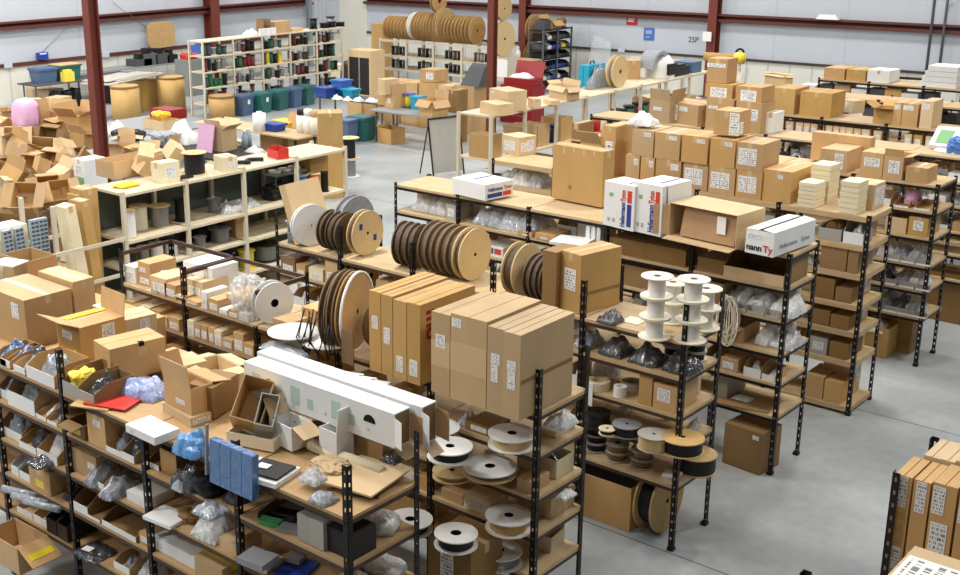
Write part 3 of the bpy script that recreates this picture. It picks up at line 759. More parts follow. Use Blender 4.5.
# tall tan carton with a black panel
x, y, z, sx, sy, sz, r = box3((371, 99), (353, 96.5), (382, 96), 0, 68)
o = carton('tall tan carton with a black panel on its left side, behind the tables', 'carton', x, y, 0, .6, .9, 1.35, 0, m='kraft_light', plain=True)
obj('black_panel', MB().box(-.004, .06, .1, -.0005, .84, 1.15).mesh('black_panel', 'black_card'), o)
obj('strip', MB().box(-.006, .42, .1, -.0045, .47, 1.15).mesh('strip', 'grey_plastic'), o)
p = at(366, 60); 
tag(obj('tarp', MB().hexa([(0, 0, 0), (.9, 0, 0), (.9, 1.0, 0), (0, 1.0, 0), (.1, .05, .6), (.8, .05, .75), (.8, .95, .95), (.1, .95, .9)]).mesh('tarp', 'dark_grey'), None, (25.6, yat(26, .8, 372), 0)), 'dark grey draped crate right of the spool shelving', 'tarp')
# ------------------------------------------------------------------ reel stand before the right wall
RX = 27.4
def zx(px, py): return onx(px, py, RX).z
zA, zB = zx(395, 40), zx(433.5, 52)
e = tag(empty('reel_stand', (RX, 0, 0)), 'cream pipe reel stand carrying a row of brown hose reels before the white wall', 'stand')
ys = [yat(RX, zB, px) for px in (380.5, 406.5, 433.5, 462, 489)]
pm = cached('rsp', lambda: MB().box(-.035, -.035, 0, .035, .035, 1.46).mesh('post', 'cream_steel'))
for y in ys:
    for dx in (0, .8): obj('post', pm, e, (dx, y, 0))
for y, y2 in zip(ys[1:], ys[:-1]):
    for z in (.55, .95, 1.4):
        for dx in (0, .8): obj('rail', MB().box(dx-.025, y+.036, z-.03, dx+.025, y2-.036, z+.03).mesh('rail', 'cream_steel'), e)
    for z in (.55, .95): obj('shelf_board', MB().box(.027, y+.04, z-.012, .773, y2-.04, z+.012).mesh('shelf_board', 'cream_board'), e)
for i, (y, y2) in enumerate(zip(ys[1:], ys[:-1])):
    n = 4
    for li, z in enumerate((.562, .962)):
        for k in range(n):
            yy = y+.3+(y2-y-.6)*k/(n-1)
            R = rn.uniform(.13, .18)
            wd = rn.choice(['winding_black', 'hose_brown', 'winding_grey', 'winding_black'])
            smallspool(f"{ORD[k]} spool from the right, {ORD[i]} bay, {['lower', 'upper'][li]} shelf of the reel stand", RX+.25, yy, z, min(R, (y2-y-.6)/(n-1)/2-.01), .26, rn.choice(['black_plastic', 'brown_reel', 'grey_plastic']), wd, group='spools on the reel stand shelves')
pr = 0
def standing(label, px, py, Rm, w, X, z, m='brown_reel', group=None, wd='hose_brown', axis='y', name='hose_reel', rot=0, wr=.55):
    y = yat(X, z+Rm, px); return spool(label, 'reel', (X, y, z), Rm, w, axis, m, wd, hole=.08, t=.012, group=group, name=name, wr=wr, rot=rot)
z0 = 1.43
k = 0
for px in (389.5, 393, 396.5, 400, 403.5, 407, 411): 
    standing(f'brown hose reel, {ORD[k]} from left, on top of the left end of the reel stand', px, 30, .34, .05, RX+.4, z0, 'card_reel', 'reels on the left of the reel stand'); k += 1
standing('white hose reel between the two brown groups on the reel stand', 415, 38, .4, .14, RX+.4, z0, 'white_plastic', wd='white_plastic')
k = 0
for px in (419, 422, 425, 428, 431, 434, 437): 
    standing(f'brown hose reel, {ORD[k]} right of the white reel on the reel stand', px, 38, .42, .05, RX+.4, z0, 'card_reel', 'reels in the middle of the reel stand'); k += 1
standing('large tan reel face turned towards the floor in the middle of the reel stand', 443, 38, .5, .1, RX+.4, z0, 'wood_reel')
k = 0
for px in (448, 451.5, 455, 458.5, 462, 465.5, 469, 472.5, 476): 
    standing(f'brown hose reel, {ORD[k]} right of the large tan reel on the stand', px, 42, .4, .05, RX+.4, z0, 'card_reel', 'reels on the right of the reel stand'); k += 1
y = yat(RX+.4, z0+.8, 437); spool('round brown reel perched on top of the other reels, red mark at its centre', 'reel', (RX+.4, y, z0+.845), .34, .1, 'y', 'card_reel', 'hose_brown', hole=.2, hub='dark_red')
x, y, z, sx, sy, sz, r = box3((381, 60), (374, 59), (386, 58.5), 0, 33, .5)
carton('tall brown carton with dark top standing at the hall corner by the reels', 'carton', 28.6, yat(28.6, 1.2, 383), 0, .5, .5, 1.75, 0, m='kraft', plain=True)
carton('tall pale board leaning box near the corner door', 'box', 27.2, 26.4, 0, .9, .5, .55, 0, m='card_cream', plain=True)
# reels round the red column
standing('tan reel half hidden by the red column of the reel stand, upper one', 502, 25, .34, .1, RX+.4, 2.155, 'wood_reel')
standing('pale reel half hidden by the red column of the reel stand, lower one', 502, 42, .5, .1, RX+.4, 1.15, 'tan_reel')
tag(obj('reel_trestle', MB().box(-.3, -.3, 0, .3, .2, 1.148).mesh('reel_trestle', 'cream_steel'), None, (RX+.4, yat(RX+.4, 1.4, 502), 0)), 'cream trestle under the pale reel behind the red column', 'stand')
for i, (px, Rr, z) in enumerate(((533, .42, 1.3), (531, .4, .49))):
    standing(['round tan reel face above the left side of the black bin shelving', 'tan reel below the round one left of the black bin shelving', 'lowest tan reel left of the black bin shelving'][i], px, 30, Rr, .12, 30.4, z, 'wood_reel')
tag(obj('plinth', MB().box(0, 0, 0, .5, 1.0, .48).mesh('plinth', 'kraft_dark'), None, (30.15, yat(30.4, .5, 531)-.5, 0)), 'dark brown box stand under the tan reels by the red wall column', 'stand')
# ------------------------------------------------------------------ black shelving of dark bins
e = yrack('black steel shelving crammed with dark bins below an open carton', 29.5, 20.35, 2, .74, [.3, .62, .92, 1.2, 1.48, 1.76], 1.78, m='grey_steel', boardm='black_steel', d=.5)
bp = [('black_plastic', 'black'), ('deep_blue', 'blue'), ('grey_plastic', 'grey'), ('black_plastic', 'black'), ('white_plastic', 'white'), ('dark_grey', 'dark grey')]
for k in range(2):
    for li, z in enumerate((.3, .62, .92, 1.2, 1.48)):
        for q in range(3):
            m, c = rn.choice(bp)
            if li == 1 and k == 1 and q < 2: m, c = 'deep_blue', 'blue'
            if li == 3 and k == 1 and q == 1: m, c = 'bright_yellow', 'yellow'
            bin_box(f"{c} bin, {ORD[q]} from left, {['bottom', 'second lowest', 'middle', 'second highest', 'top'][li]} shelf, {['left', 'right'][k]} half of the black bin shelving", 29.5+k*.74+.04+q*.225+.2, 20.37, z, .4, .2, .17, PI/2, m, m, group='bins on the black shelving', low=.55)
open_carton('open brown carton sitting on top of the black bin shelving', 'carton', 30.0, 20.4, 1.765, .5, .4, .22, m='kraft', flaps=(60, 100, 130, 30))
tag(obj('plastic_bin', MB().box(0, 0, 0, .24, .36, .26).mesh('plastic_bin', 'dark_grey'), None, (29.65, 20.4, 1.765)), 'dark grey box left of the open carton on the black bin shelving', 'box')
bag('brown paper bundle right of the open carton on the black bin shelving', 30.75, 20.6, 1.765, .35, .3, .28, 'kraft_dark', cat='bundle', name='paper_bundle')
# workbench and red tool chest
wy = yat(29.0, .95, 534)
table('wooden workbench against the red wall column', 28.7, wy, .95, .7, 1.5, m='board')
def chest():
    x = 24.3; y = yat(24.3, .6, 531)
    e = tag(empty('tool_chest', (x, y, 0)), 'red steel tool chest with its lid raised, stuffed with rags', 'tool chest')
    obj('body', MB().box(0, 0, 0, .55, .95, .95).mesh('body', 'dark_red'), e)
    dm = cached('chd', lambda: MB().box(-.012, .04, 0, -.0005, .91, .14).mesh('drawer', 'dark_red'))
    hm = cached('chh', lambda: MB().box(-.03, .2, .095, -.0125, .75, .115).mesh('handle', 'grey_steel'))
    for k in range(5):
        d = obj('drawer', dm, e, (0, 0, .1+k*.16)); obj('handle', hm, d)
    obj('top_tray', MB().box(.05, .05, .951, .5, .9, 1.12).mesh('top_tray', 'dark_red'), e)
    obj('lid', MB().slab((.5, .05, 1.12), (0, .85, 0), (.12, 0, .38), (.02, 0, -.008)).mesh('lid', 'dark_red'), e)
    bag('pale crumpled rags in the open red tool chest', x+.27, y+.5, 1.121, .36, .7, .14, 'bag_white', cat='rags', name='rags')
chest()
p = at(518, 58, .95); e = tag(empty('spray_bottle', (29.0, yat(29.0, .95, 518), .951)), 'white spray bottle standing on the wooden workbench', 'bottle')
obj('body', MB().lathe([(0, 0), (.07, 0), (.07, .2), (.03, .28), (.03, .32)], 0, 14).mesh('body', 'white_plastic'), e); obj('trigger', MB().box(-.05, -.02, .32, .03, .02, .37).mesh('trigger', 'white_plastic'), e)
p = onx(503, 68, 24.4)
tag(obj('paper_sheet', MB().box(0, -.16, -.22, .004, .16, .22).mesh('paper_sheet', 'paper'), None, (p.x, p.y, p.z)), 'white paper sheet hanging left of the red tool chest', 'sheet')
table('grey cart under the white paper sheet, beside the red tool chest', 24.42, yat(24.6, .9, 508), .92, .5, 1.0, m='grey_plastic')
# whiteboard easel
p = at(447, 178); e = tag(empty('whiteboard_easel', (18.2, 14.75, 0), 1.3), 'white board on a black rolling easel standing on the open floor', 'whiteboard')
obj('board', MB().slab((-.02, -.36, .12), (0, .72, 0), (.19, 0, 1.05), (.02, 0, -.004)).mesh('board', 'card_grey'), e)
b = MB()
for yy in (-.38, .362): b.slab((-.05, yy, .04), (0, .02, 0), (.205, 0, 1.13), (.03, 0, -.005))
obj('frame', b.mesh('frame', 'black_steel'), e)
for yy in (-.37, .37): obj('rear_leg', MB().tube([(.17, yy, 1.05), (.45, yy, .05)], .014, 0).mesh('rear_leg', 'black_steel'), e)
obj('paper_sheet', MB().slab((.085, .12, .62), (0, .22, 0), (.09, 0, .5), (-.006, 0, .001)).mesh('paper_sheet', 'paper'), e)
obj('top_bar', MB().box(.14, -.38, 1.175, .18, .38, 1.2).mesh('top_bar', 'black_steel'), e)
p = onx(597, 46, 31.0)
tag(obj('plastic_sheeting', MB().hexa([(0, -.4, 0), (.2, -.4, 0), (.2, .4, 0), (0, .4, 0), (.25, -.3, 1.35), (.3, -.3, 1.35), (.3, .3, 1.55), (.25, .3, 1.55)]).mesh('plastic_sheeting', 'glassy'), None, (31.0, p.y, 0)), 'clear plastic sheeting leaning on the white wall right of the black bin shelving', 'plastic sheeting')
# ------------------------------------------------------------------ tall cream shelving in the middle distance
CY = 10.75
yrack('cream shelving in the middle distance topped with cartons, a teal case and a big reel', 14.28, CY, 8, .87, [.5, .95, 1.45, 2.12], 2.14, d=.62)
top = 2.121
x, y, z, sx, sy, sz, r = fy(CY+.05, top, 488.5, 527, 91, .5)+(0,)
carton('light brown carton on the left end of the middle cream shelving', 'carton', *box3((507, 112.5), (489, 108), (526.5, 107), top, 92), m='kraft_light', labs=[('x-', .2, .85, .15, .1)])
carton('smaller flat carton in front of the light brown carton on the middle cream shelving', 'carton', *box3((497, 116.5), (480, 112.5), (503.5, 114.5), top, 105, .3), m='kraft_light')
carton('small carton right of the light brown carton on the middle cream shelving', 'carton', *box3((533, 109), (527.5, 106.5), (541, 105.5), top, 99.5), m='kraft_light')
open_carton('open carton with sagging flaps on the middle cream shelving', 'carton', *box3((566, 101), (549, 97), (579, 96.5), top, 88), flaps=(140, 20, 140, 60), fl=.4, m='kraft_light')
carton('low open tray carton left of the sagging open carton on cream shelving', 'carton', *box3((551, 105.5), (543, 103), (560, 102.5), top, 101), m='kraft_light', plain=True)
x, y, z, sx, sy, sz, r = box3((588, 88), (584.5, 86), (605, 83.5), top, 69)
e = tag(empty('tool_case', (x, y, z), .0), 'teal plastic case standing upright on the middle cream shelving', 'case'); e.location.z += EPS
obj('body', MB().box(0, 0, 0, .52, .1, .38).box(0, .11, 0, .52, .2, .38).mesh('body', 'teal_plastic'), e)
obj('latch', MB().box(.1, -.012, .2, .16, -.0005, .28).box(.36, -.012, .2, .42, -.0005, .28).mesh('latch', 'black_plastic'), e)
obj('handle', MB().tube([(.2, .1, .38), (.2, .1, .43), (.32, .1, .43), (.32, .1, .38)], .012).mesh('handle', 'black_plastic'), e)
p = at(612, 81, top); spool('big cream reel standing on edge right of the teal case', 'reel', (xat(CY+.3, top+.27, 614), CY+.3, top), .27, .13, 'y', 'tan_reel', 'winding_grey', t=.02, hole=.14, hub='ink_tan')
bag('grey bundle of hose behind the teal case', xat(CY+.46, top+.3, 598), CY+.48, top, .7, .18, .4, 'bag_grey', cat='bundle', name='hose_bundle')
carton('brown carton right of the big cream reel on the middle cream shelving', 'carton', *box3((626, 79.5), (622, 77), (640, 76), top, 61), m='kraft')
def arch(label, px, py, R, w, m, z, th=.07, X=None):
    p = at(px, py, z); b = MB(); n = 12; x, y = p.x, CY+.2
    for i in range(n):
        a0, a1 = PI*i/n, PI*(i+1)/n
        P_ = lambda a, r: (math.cos(a)*r, math.sin(a)*r)
        (c0, s0), (c1, s1), (C1, S1), (C0, S0) = P_(a0, R-th), P_(a1, R-th), P_(a1, R), P_(a0, R)
        b.hexa([(C0, 0, S0), (C1, 0, S1), (c1, 0, s1), (c0, 0, s0), (C0, w, S0), (C1, w, S1), (c1, w, s1), (c0, w, s0)])
    return tag(obj('arched_guard', b.mesh('arched_guard', m), None, (x, y, z)), label, 'guard')
x, y, z, sx, sy, sz, r = box3((648, 76.5), (642, 75), (660, 73), top, 58)
e = tag(empty('helmet_case', (x-.1, CY+.14, top+EPS)), 'white rounded hood with a dark opening on the middle cream shelving', 'hood')
obj('shell', MB().lathe([(.27, 0), (.27, .16), (.24, .3), (.14, .4), (0, .43)], 0, 20, c=(.2, .2, 0)).mesh('shell', 'white_plastic'), e)
obj('opening', MB().box(.05, -.076, .06, .33, -.02, .26).mesh('opening', 'black_plastic'), e)
tag(obj('tray', MB().box(0, 0, 0, .75, .42, .16).box(.05, .05, .16, .7, .37, .2).mesh('tray', 'black_plastic'), None, (xat(CY+.1, top, 669), CY+.1, top+EPS)), 'wide black case lying on the middle cream shelving', 'case')
tag(obj('tray', MB().box(0, 0, 0, .36, .4, .2).mesh('tray', 'tub_blue'), None, (xat(CY+.1, top, 692), CY+.1, top+EPS)), 'blue case lying right of the wide black case', 'case')
arch('grey arched duct guard standing at the right end of the middle cream shelving', 693, 70, .3, .3, 'cloth_grey', top+.201)
# shelf contents: dark spools and cartons
rn = random.Random(11)
k_ = 0
for k in range(8):
    for li, (z, hmax) in enumerate(((.95, .42), (1.45, .5))):
        x = 14.28+k*.87+.06; n = 0
        while x < 14.28+(k+1)*.87-.2:
            t = rn.random()
            if (k < 2 and li == 1 and t < .6) or t < .12:
                w = min(rn.uniform(.3, .4), 14.28+(k+1)*.87-.06-x); carton(f'brown carton on the {["middle", "upper"][li]} shelf, {ORD[k]} bay of the middle cream shelving, {ORD[n]} item', 'carton', x, CY+.06, z, w, .4, rn.uniform(.25, .38), m='kraft', plain=True); x += w+.03
            else:
                R = rn.uniform(.07, .11); w = rn.uniform(.18, .34); fl, wd, c = rn.choice([('black_plastic', 'winding_black', 'black'), ('black_plastic', 'winding_red', 'dark red'), ('deep_blue', 'winding_blue', 'blue'), ('white_plastic', 'white_plastic', 'white'), ('black_plastic', 'winding_green', 'green'), ('black_plastic', 'winding_black', 'black')])
                if k == 3 and li == 1: fl, wd, c = 'red_plastic', 'red_plastic', 'red'
                smallspool(f'{c} spool on the {["middle", "upper"][li]} shelf, {ORD[k]} bay of the middle cream shelving, {ORD[n]} item', x+R, CY+.15, z, R, w, fl, wd, group='spools on the middle cream shelving'); x += 2*R+.02
            n += 1
# ------------------------------------------------------------------ cream shelving of metal spools, left of the middle
LY, LX, LP = 10.75, 6.69, .885
e = yrack('cream shelving of metal and white spools left of the middle, cartons on its top', LX+LP, LY, 4, LP, [.5, .80, 1.21, 1.56, 2.1], 2.13, d=.62)
obj('back_panel', MB().box(.0, .66, .3, 4*LP, .67, 2.05).mesh('back_panel', 'panel_grey'), e)
ef = tag(empty('cream_frame', (LX-LP, LY, 0)), 'cream steel frame without shelves holding tall leaning cartons and slotted ducts', 'frame')
pmf = cached('cfp', lambda: MB().box(-.022, -.022, 0, .022, .022, 2.13).mesh('post', 'cream_steel'))
for k in (0, 1): 
    for yy in (0, .62): obj('post', pmf, ef, (k*LP, yy, 0))
for z in (1.22, 1.62):
    for yy in (-.035, .655): obj('rail', MB().box(0, yy-.01, z-.03, LP*2-.03, yy+.01, z+.01).mesh('rail', 'cream_steel'), ef)
T = 2.102
open_carton('long brown tray carton of scraps on the left top of the cream spool shelving', 'carton', at(108, 179, T).x+.02, at(108, 179, T).y-.1, T, .72, .36, .2, 0, m='kraft', flaps=(None,)*4, name='tray_carton')
for i, (px, py, s, t) in enumerate(((116, 163, .2, (.5, .5, .3)), (125, 160, .26, (.3, -.5, .8)), (139, 166, .22, (.2, .3, .4)), (137, 152, .24, (.6, -.3, 1.2)))):
    p = at(px, py, T+.1); carton(f'scrap carton, {ORD[i]} from left, sticking out of the long brown tray carton', 'carton', p.x-.1, LY+.55, T+.06, s, s*.7, s*.8, m='kraft_light', plain=True, tilt=t)
p = at(129, 187, T); bag('yellow and white plastic bag lying on the left top of the cream spool shelving', p.x, p.y+.05, T, .28, .2, .035, 'bright_yellow')
carton('white printed carton on top of the cream spool shelving', 'carton', *box3((161.5, 184), (152, 181.5), (181, 180), T, 164, .26), m='card_cream', labs=[('y-', .5, .5, .5, .6), ('x-', .5, .4, .4, .4)])
p = at(186, 178, T); tag(obj('tool', MB().box(-.1, -.05, 0, .1, .05, .03).mesh('tool', 'black_plastic'), None, (p.x, p.y, T+.001)), 'small black pad between the white printed carton and the black spool', 'pad')
bag('small white crumpled bag behind the black pad on the cream shelving', p.x-.05, p.y+.2, T, .2, .14, .1, 'bag_white')
p = at(201.5, 175, T); spool('black cable spool with pale wooden flanges on top of the cream shelving', 'spool', (p.x, p.y+.12, T), .15, .26, 'z', 'tan_reel', 'winding_black', wr=.82)
carton('pale carton right of the black cable spool on the cream shelving', 'carton', *box3((224, 172.5), (214, 169), (238, 169), T, 158), m='card_cream', tape='tape', labs=[('y-', .6, .5, .4, .4)])
for i, (px, py) in enumerate(((242, 166), (255, 163))):
    p = at(px, py, T); pts = [(p.x-.14+.28*k/8, p.y+.12*math.sin(PI*k/8), T+.026) for k in range(9)]
    tag(obj('rubber_profile', MB().tube(pts, .025, 0).mesh('rubber_profile', 'rubber')), ['left', 'right'][i]+' one of two curved black rubber strips on the cream shelving', 'strip')
x, y, z, sx, sy, sz, r = box3((278, 160), (267.5, 156.5), (289, 156.5), T, 151)
bin_box('red plastic bin on the right top of the cream spool shelving', x, y, T, sx, sy, .13, r, 'red_plastic', 'red_plastic', low=.8)
# level 1.56
def on_level(z, pl, pr, top, dy=.1): 
    x0, Y_, z_, sx, sy, sz = fy(LY+dy, z, pl, pr, top, .3); return x0, sx, sz
def lev_spool(label, z, pl, pr, top, fl, wd, dy=.05, **k):
    x0, sx, sz = on_level(z, pl, pr, top, dy); R = sx/2*.92
    return spool(label, 'spool', (x0+sx/2, LY+dy+R, z+.001), R, max(.05, sz*.9), 'z', fl, wd, **k)
z = 1.56
lev_spool('white-labelled spool with tan flanges at the left end of the cream shelving', z, 126, 140, 210, 'tan_reel', 'white_plastic')
lev_spool('cream spool with wooden flanges, second from left on the cream shelving', z, 137, 155, 206, 'tan_reel', 'cream_plastic', dy=.22)
lev_spool('grey cable spool with wooden flanges before the second cream post', z, 156, 176, 207, 'tan_reel', 'winding_grey', dy=.15)
lev_spool('black spool with wide lower flange behind the second cream post', z, 179, 194, 200, 'black_plastic', 'winding_black', dy=.2)
lev_spool('small bright metal spool alone in the middle of the upper cream shelf', z, 213, 226, 200, 'grey_plastic', 'winding_grey', dy=.25)
for i, (px, s) in enumerate(((231, .24), (243, .26), (256, .24))): 
    x0, sx, sz = on_level(z, px-7, px+7, 195, .1); bag(f'heap of clear fittings, {ORD[i]} from left, on the upper cream shelf', x0+sx/2, LY+.2+.02*i, z, s, .26, .14, 'bag_clear', cat='fittings', name='fittings_heap', group='clear fittings on the cream shelf')
for i, (px, m, w) in enumerate(((279, 'black_plastic', 'black coiled fitting left of the blue spool'), (287, 'rubber', 'black bundle of fittings directly left of the blue spool'))):
    x0, sx, sz = on_level(z, px-5, px+5, 178, .15); bag(w+' on the cream shelf', x0+sx/2, LY+.3, z, .22, .26, .2, m, cat='fittings', name='fittings_heap')
lev_spool('blue wire spool on the right bay of the upper cream shelf', z, 297, 308, 175, 'grey_plastic', 'blue_plastic', dy=.04)
lev_spool('orange wire spool right of the blue one on the cream shelf', z, 311, 322, 173, 'tan_reel', 'orange_plastic', dy=.04)
lev_spool('narrow black spool right of the orange one on the cream shelf', z, 324, 331, 171, 'black_plastic', 'winding_black', dy=.04)
e = tag(empty('wire_tray', (at(297, 176, 1.9).x-.1, LY+.2, 1.561)), 'grey wire rack of small dishes above the blue spool in the cream shelving', 'rack')
obj('frame', MB().tube([(0, 0, 0), (0, 0, .3), (.55, 0, .3), (.55, 0, 0)], .01).tube([(0, .25, 0), (0, .25, .3), (.55, .25, .3), (.55, .25, 0)], .01).mesh('frame', 'grey_steel'), e)
obj('tray', MB().box(0, 0, .3, .55, .25, .315).mesh('tray', 'grey_plastic'), e)
for k in range(3): obj('dish', MB().cyl(.07, 0, .04, 0, 14, .085, (.1+.17*k, .12, .316)).mesh('dish', 'white_plastic'), e)
carton('brown carton filling the right end bay of the cream shelving', 'carton', 10.72, LY+.25, 1.561, .33, .34, .5, m='kraft_yellow')
# level 1.21
z = 1.21
for i, (pl, pr, top, fl, wd, w) in enumerate(((128, 140, 250, 'white_plastic', 'winding_black', 'dark spool with white flange, first'), (141, 153, 247, 'white_plastic', 'winding_grey', 'grey spool with white flange, second'), (154, 168, 244, 'white_plastic', 'white_plastic', 'white spool, third'), (169, 183, 245, 'white_plastic', 'white_plastic', 'white spool, fourth'))):
    lev_spool(w+' from left on the second cream shelf', z, pl, pr, top, fl, wd, dy=.08)
lev_spool('small bright metal spool with brown band on the second cream shelf', z, 198, 210, 238, 'grey_plastic', 'winding_grey')
lev_spool('large bright metal spool in the middle of the second cream shelf', z, 217, 237, 231, 'grey_plastic', 'winding_grey', dy=.1)
lev_spool('large black spool behind the metal ones on the second cream shelf', z, 197, 221, 231, 'black_plastic', 'winding_black', dy=.3)
lev_spool('dark grey spool behind the large metal one on the second cream shelf', z, 222, 240, 226, 'black_plastic', 'winding_grey', dy=.34)
carton('upright brown carton beside the third cream post on the second shelf', 'carton', *fy(LY+.2, z, 235, 243, 216, .25), m='kraft')
# level .8
z = .8
lev_spool('yellow wire spool on the low shelf right of the third cream post', z, 244.5, 260, 252, 'bright_yellow', 'winding_yellow', dy=.06)
lev_spool('large dark grey spool right of the yellow one on the low cream shelf', z, 263, 287, 247, 'black_plastic', 'winding_grey', dy=.1)
lev_spool('black spool behind the yellow one on the low cream shelf', z, 250, 268, 243, 'black_plastic', 'winding_black', dy=.36)
for i, (pl, pr) in enumerate(((150, 166), (170, 186), (192, 208), (214, 230))): lev_spool(f'grey spool, {ORD[i]} from left, on the low cream shelf behind the bare brown frames', z, pl, pr, 276-i*6, 'white_plastic', 'winding_grey', group='spools on the low cream shelf')
# ------------------------------------------------------------------ tall things leaning in the cream frame
def duct(label, px, py, h, lean, y=LY+.15):
    p = ony(px, py, y); x = p.x
    def go():
        b = MB(); b.box(0, 0, 0, .1, .05, h)
        for k in range(int(h/.045)): b.box(.008, -.003, .02+k*.045, .044, 0, .043+k*.045, 1); b.box(.056, -.003, .02+k*.045, .092, 0, .043+k*.045, 1)
        return b.mesh('wiring_duct', ['sheet_blue', 'dark_grey'])
    o = obj('wiring_duct', cached(('duct', h), go), None, (x, y, .002), (0, lean, 0)); return tag(o, label, 'wiring duct', 'slotted ducts in the cream frame')
carton('white open-ended carton holding the slotted grey ducts', 'carton', 5.85, LY+.2, 0, .64, .28, 1.95, m='card_cream', plain=True)
for i, (x, h, lean) in enumerate(((6.26, 1.95, -.06), (6.37, 1.95, -.045), (6.46, 2.0, 0), (6.565, 2.0, .0))):
    o = duct(f'grey slotted wiring duct, {ORD[i]} from left, standing in the cream frame', 20, 250, h, lean); o.location.x = x; o.location.y = LY+.1
def tall(label, x, y, w, d, h, lean, m, fl=True): 
    return carton(label, 'carton', x, y, .004, w, d, h, m=m, tilt=(0, lean, 0), tape='tape')
tall('tall cream carton leaning left in the cream frame', 7.16, LY+.12, .13, .2, 2.06, -.12, 'card_cream')
tall('tall narrow brown carton leaning left beside the cream one', 7.33, LY+.14, .12, .2, 2.08, -.1, 'kraft_yellow')
tall('tall brown carton standing behind the leaning brown one in the cream frame', 7.32, LY+.4, .13, .2, 2.08, -.03, 'kraft_yellow')
tall('tall square brown carton standing upright at the right of the cream frame', 7.30, LY+.36, .2, .25, 2.14, 0.0, 'kraft_yellow')
# ------------------------------------------------------------------ the heap of empty cartons
rn = random.Random(21)
def heap(i, px, py, z, s, rx, ry, rz, m='kraft', op=True, fl=(30, 150, 80, 100), label=None, asp=(1, .8, .7)):
    p = at(px, py, z); sx, sy, sz = s*asp[0], s*asp[1], s*asp[2]
    R = Matrix.Rotation(rz, 3, 'Z') @ Matrix.Rotation(ry, 3, 'Y') @ Matrix.Rotation(rx, 3, 'X')
    c = R @ Vector((sx/2, sy/2, sz/2)); q = p-c
    lb = label or f'brown carton in the left heap of empty cartons, one of many tumbled there'
    if op: return open_carton(lb, 'carton', q.x, q.y, q.z, sx, sy, sz, m=m, flaps=fl, tilt=(rx, ry, rz), group='heap of empty cartons', name='empty_carton')
    return carton(lb, 'carton', q.x, q.y, q.z, sx, sy, sz, m=m, tilt=(rx, ry, rz), group='heap of empty cartons', name='empty_carton')
# floor layer of the heap
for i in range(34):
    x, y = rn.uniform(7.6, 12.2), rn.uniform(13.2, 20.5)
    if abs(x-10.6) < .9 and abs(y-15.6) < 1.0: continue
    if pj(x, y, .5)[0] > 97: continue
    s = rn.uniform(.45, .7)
    carton('brown carton low in the left heap of empty cartons', 'carton', x, y, 0, s, s*.8, s*.8, rn.uniform(-.6, .6), m='kraft_dark', plain=True, group='lower cartons of the heap', name='empty_carton')  # darker card here stands in for shade in the gaps of the heap
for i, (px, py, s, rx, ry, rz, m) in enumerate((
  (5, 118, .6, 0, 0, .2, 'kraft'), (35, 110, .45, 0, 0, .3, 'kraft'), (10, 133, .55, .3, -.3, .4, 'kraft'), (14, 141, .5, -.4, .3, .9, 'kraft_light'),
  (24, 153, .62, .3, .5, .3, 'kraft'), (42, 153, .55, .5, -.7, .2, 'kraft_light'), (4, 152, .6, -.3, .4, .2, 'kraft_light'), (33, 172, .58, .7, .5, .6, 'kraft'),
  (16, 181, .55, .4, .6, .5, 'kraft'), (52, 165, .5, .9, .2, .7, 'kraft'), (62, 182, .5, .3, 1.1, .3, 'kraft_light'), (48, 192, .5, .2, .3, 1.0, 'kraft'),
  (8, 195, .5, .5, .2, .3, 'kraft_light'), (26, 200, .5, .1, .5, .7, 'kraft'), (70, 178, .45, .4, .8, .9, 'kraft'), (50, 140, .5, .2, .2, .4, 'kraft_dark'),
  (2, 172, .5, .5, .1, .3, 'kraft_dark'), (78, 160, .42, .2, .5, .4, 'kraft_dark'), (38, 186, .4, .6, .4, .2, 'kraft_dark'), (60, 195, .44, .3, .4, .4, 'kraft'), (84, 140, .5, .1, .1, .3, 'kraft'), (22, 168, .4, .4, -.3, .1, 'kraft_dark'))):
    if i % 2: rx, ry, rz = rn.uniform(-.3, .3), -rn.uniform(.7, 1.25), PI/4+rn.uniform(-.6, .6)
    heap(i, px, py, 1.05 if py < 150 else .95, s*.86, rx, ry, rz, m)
heap(0, 48, 130, 1.1, .8, 0, 0, .25, 'kraft', True, (10, 20, 100, 15), 'tall open carton with upright rear flap rising from the heap of empty cartons', (1, .7, .7))
heap(0, 80, 131, 1.1, .8, 0, 0, .3, 'kraft', True, (40, 20, 60, 15), 'tall brown carton with a folded pale flap beside the near red column', (.8, .6, .8))
heap(0, 70, 151, 1.1, .5, .9, .3, .5, 'kraft_light', False, label='square brown carton tipped towards the hall in front of the tall heap cartons', asp=(1, .9, .25))
o = heap(0, 24, 156, 1.15, .55, .2, .5, .6, 'kraft', False, label='brown carton with a printed white label tipped on the heap', asp=(1, .6, .5)); label_plate(o, 'y-', .6, .5, .3, .5, (.55, .33, .275))
p = at(25, 127, 1.25); bag('pink sheet of foam bundled upright behind the heap of cartons', p.x+.1, p.y+.1, 1.2, .4, .62, .56, 'pink', cat='foam sheet', name='foam_sheet', rough=.12)
p = at(26, 134, 1.1); carton('white box lying on the heap right below the pink foam', 'box', p.x-.1, p.y-.1, 1.0, .3, .3, .16, .5, m='card_white', plain=True)
x, y, z, sx, sy, sz, r = box3((86, 189), (75, 186), (93, 186), 1.0, 161, .4)
o = carton('white carton with green print standing before the near red column', 'carton', x, y, z, .4, sy, sz, r, m='card_white', labs=[('x-', .5, .65, .6, .3)])
obj('print', MB().box(-.002, sy*.1, sz*.08, -.0005, sy*.9, sz*.38).mesh('print', 'ink_green'), o)
tag(obj('pallet_stack', MB().box(0, 0, 0, .3, .5, .998).mesh('pallet_stack', 'kraft_dark'), None, (x-.02, y+.02, 0), r), 'brown carton under the white carton with green print', 'carton')
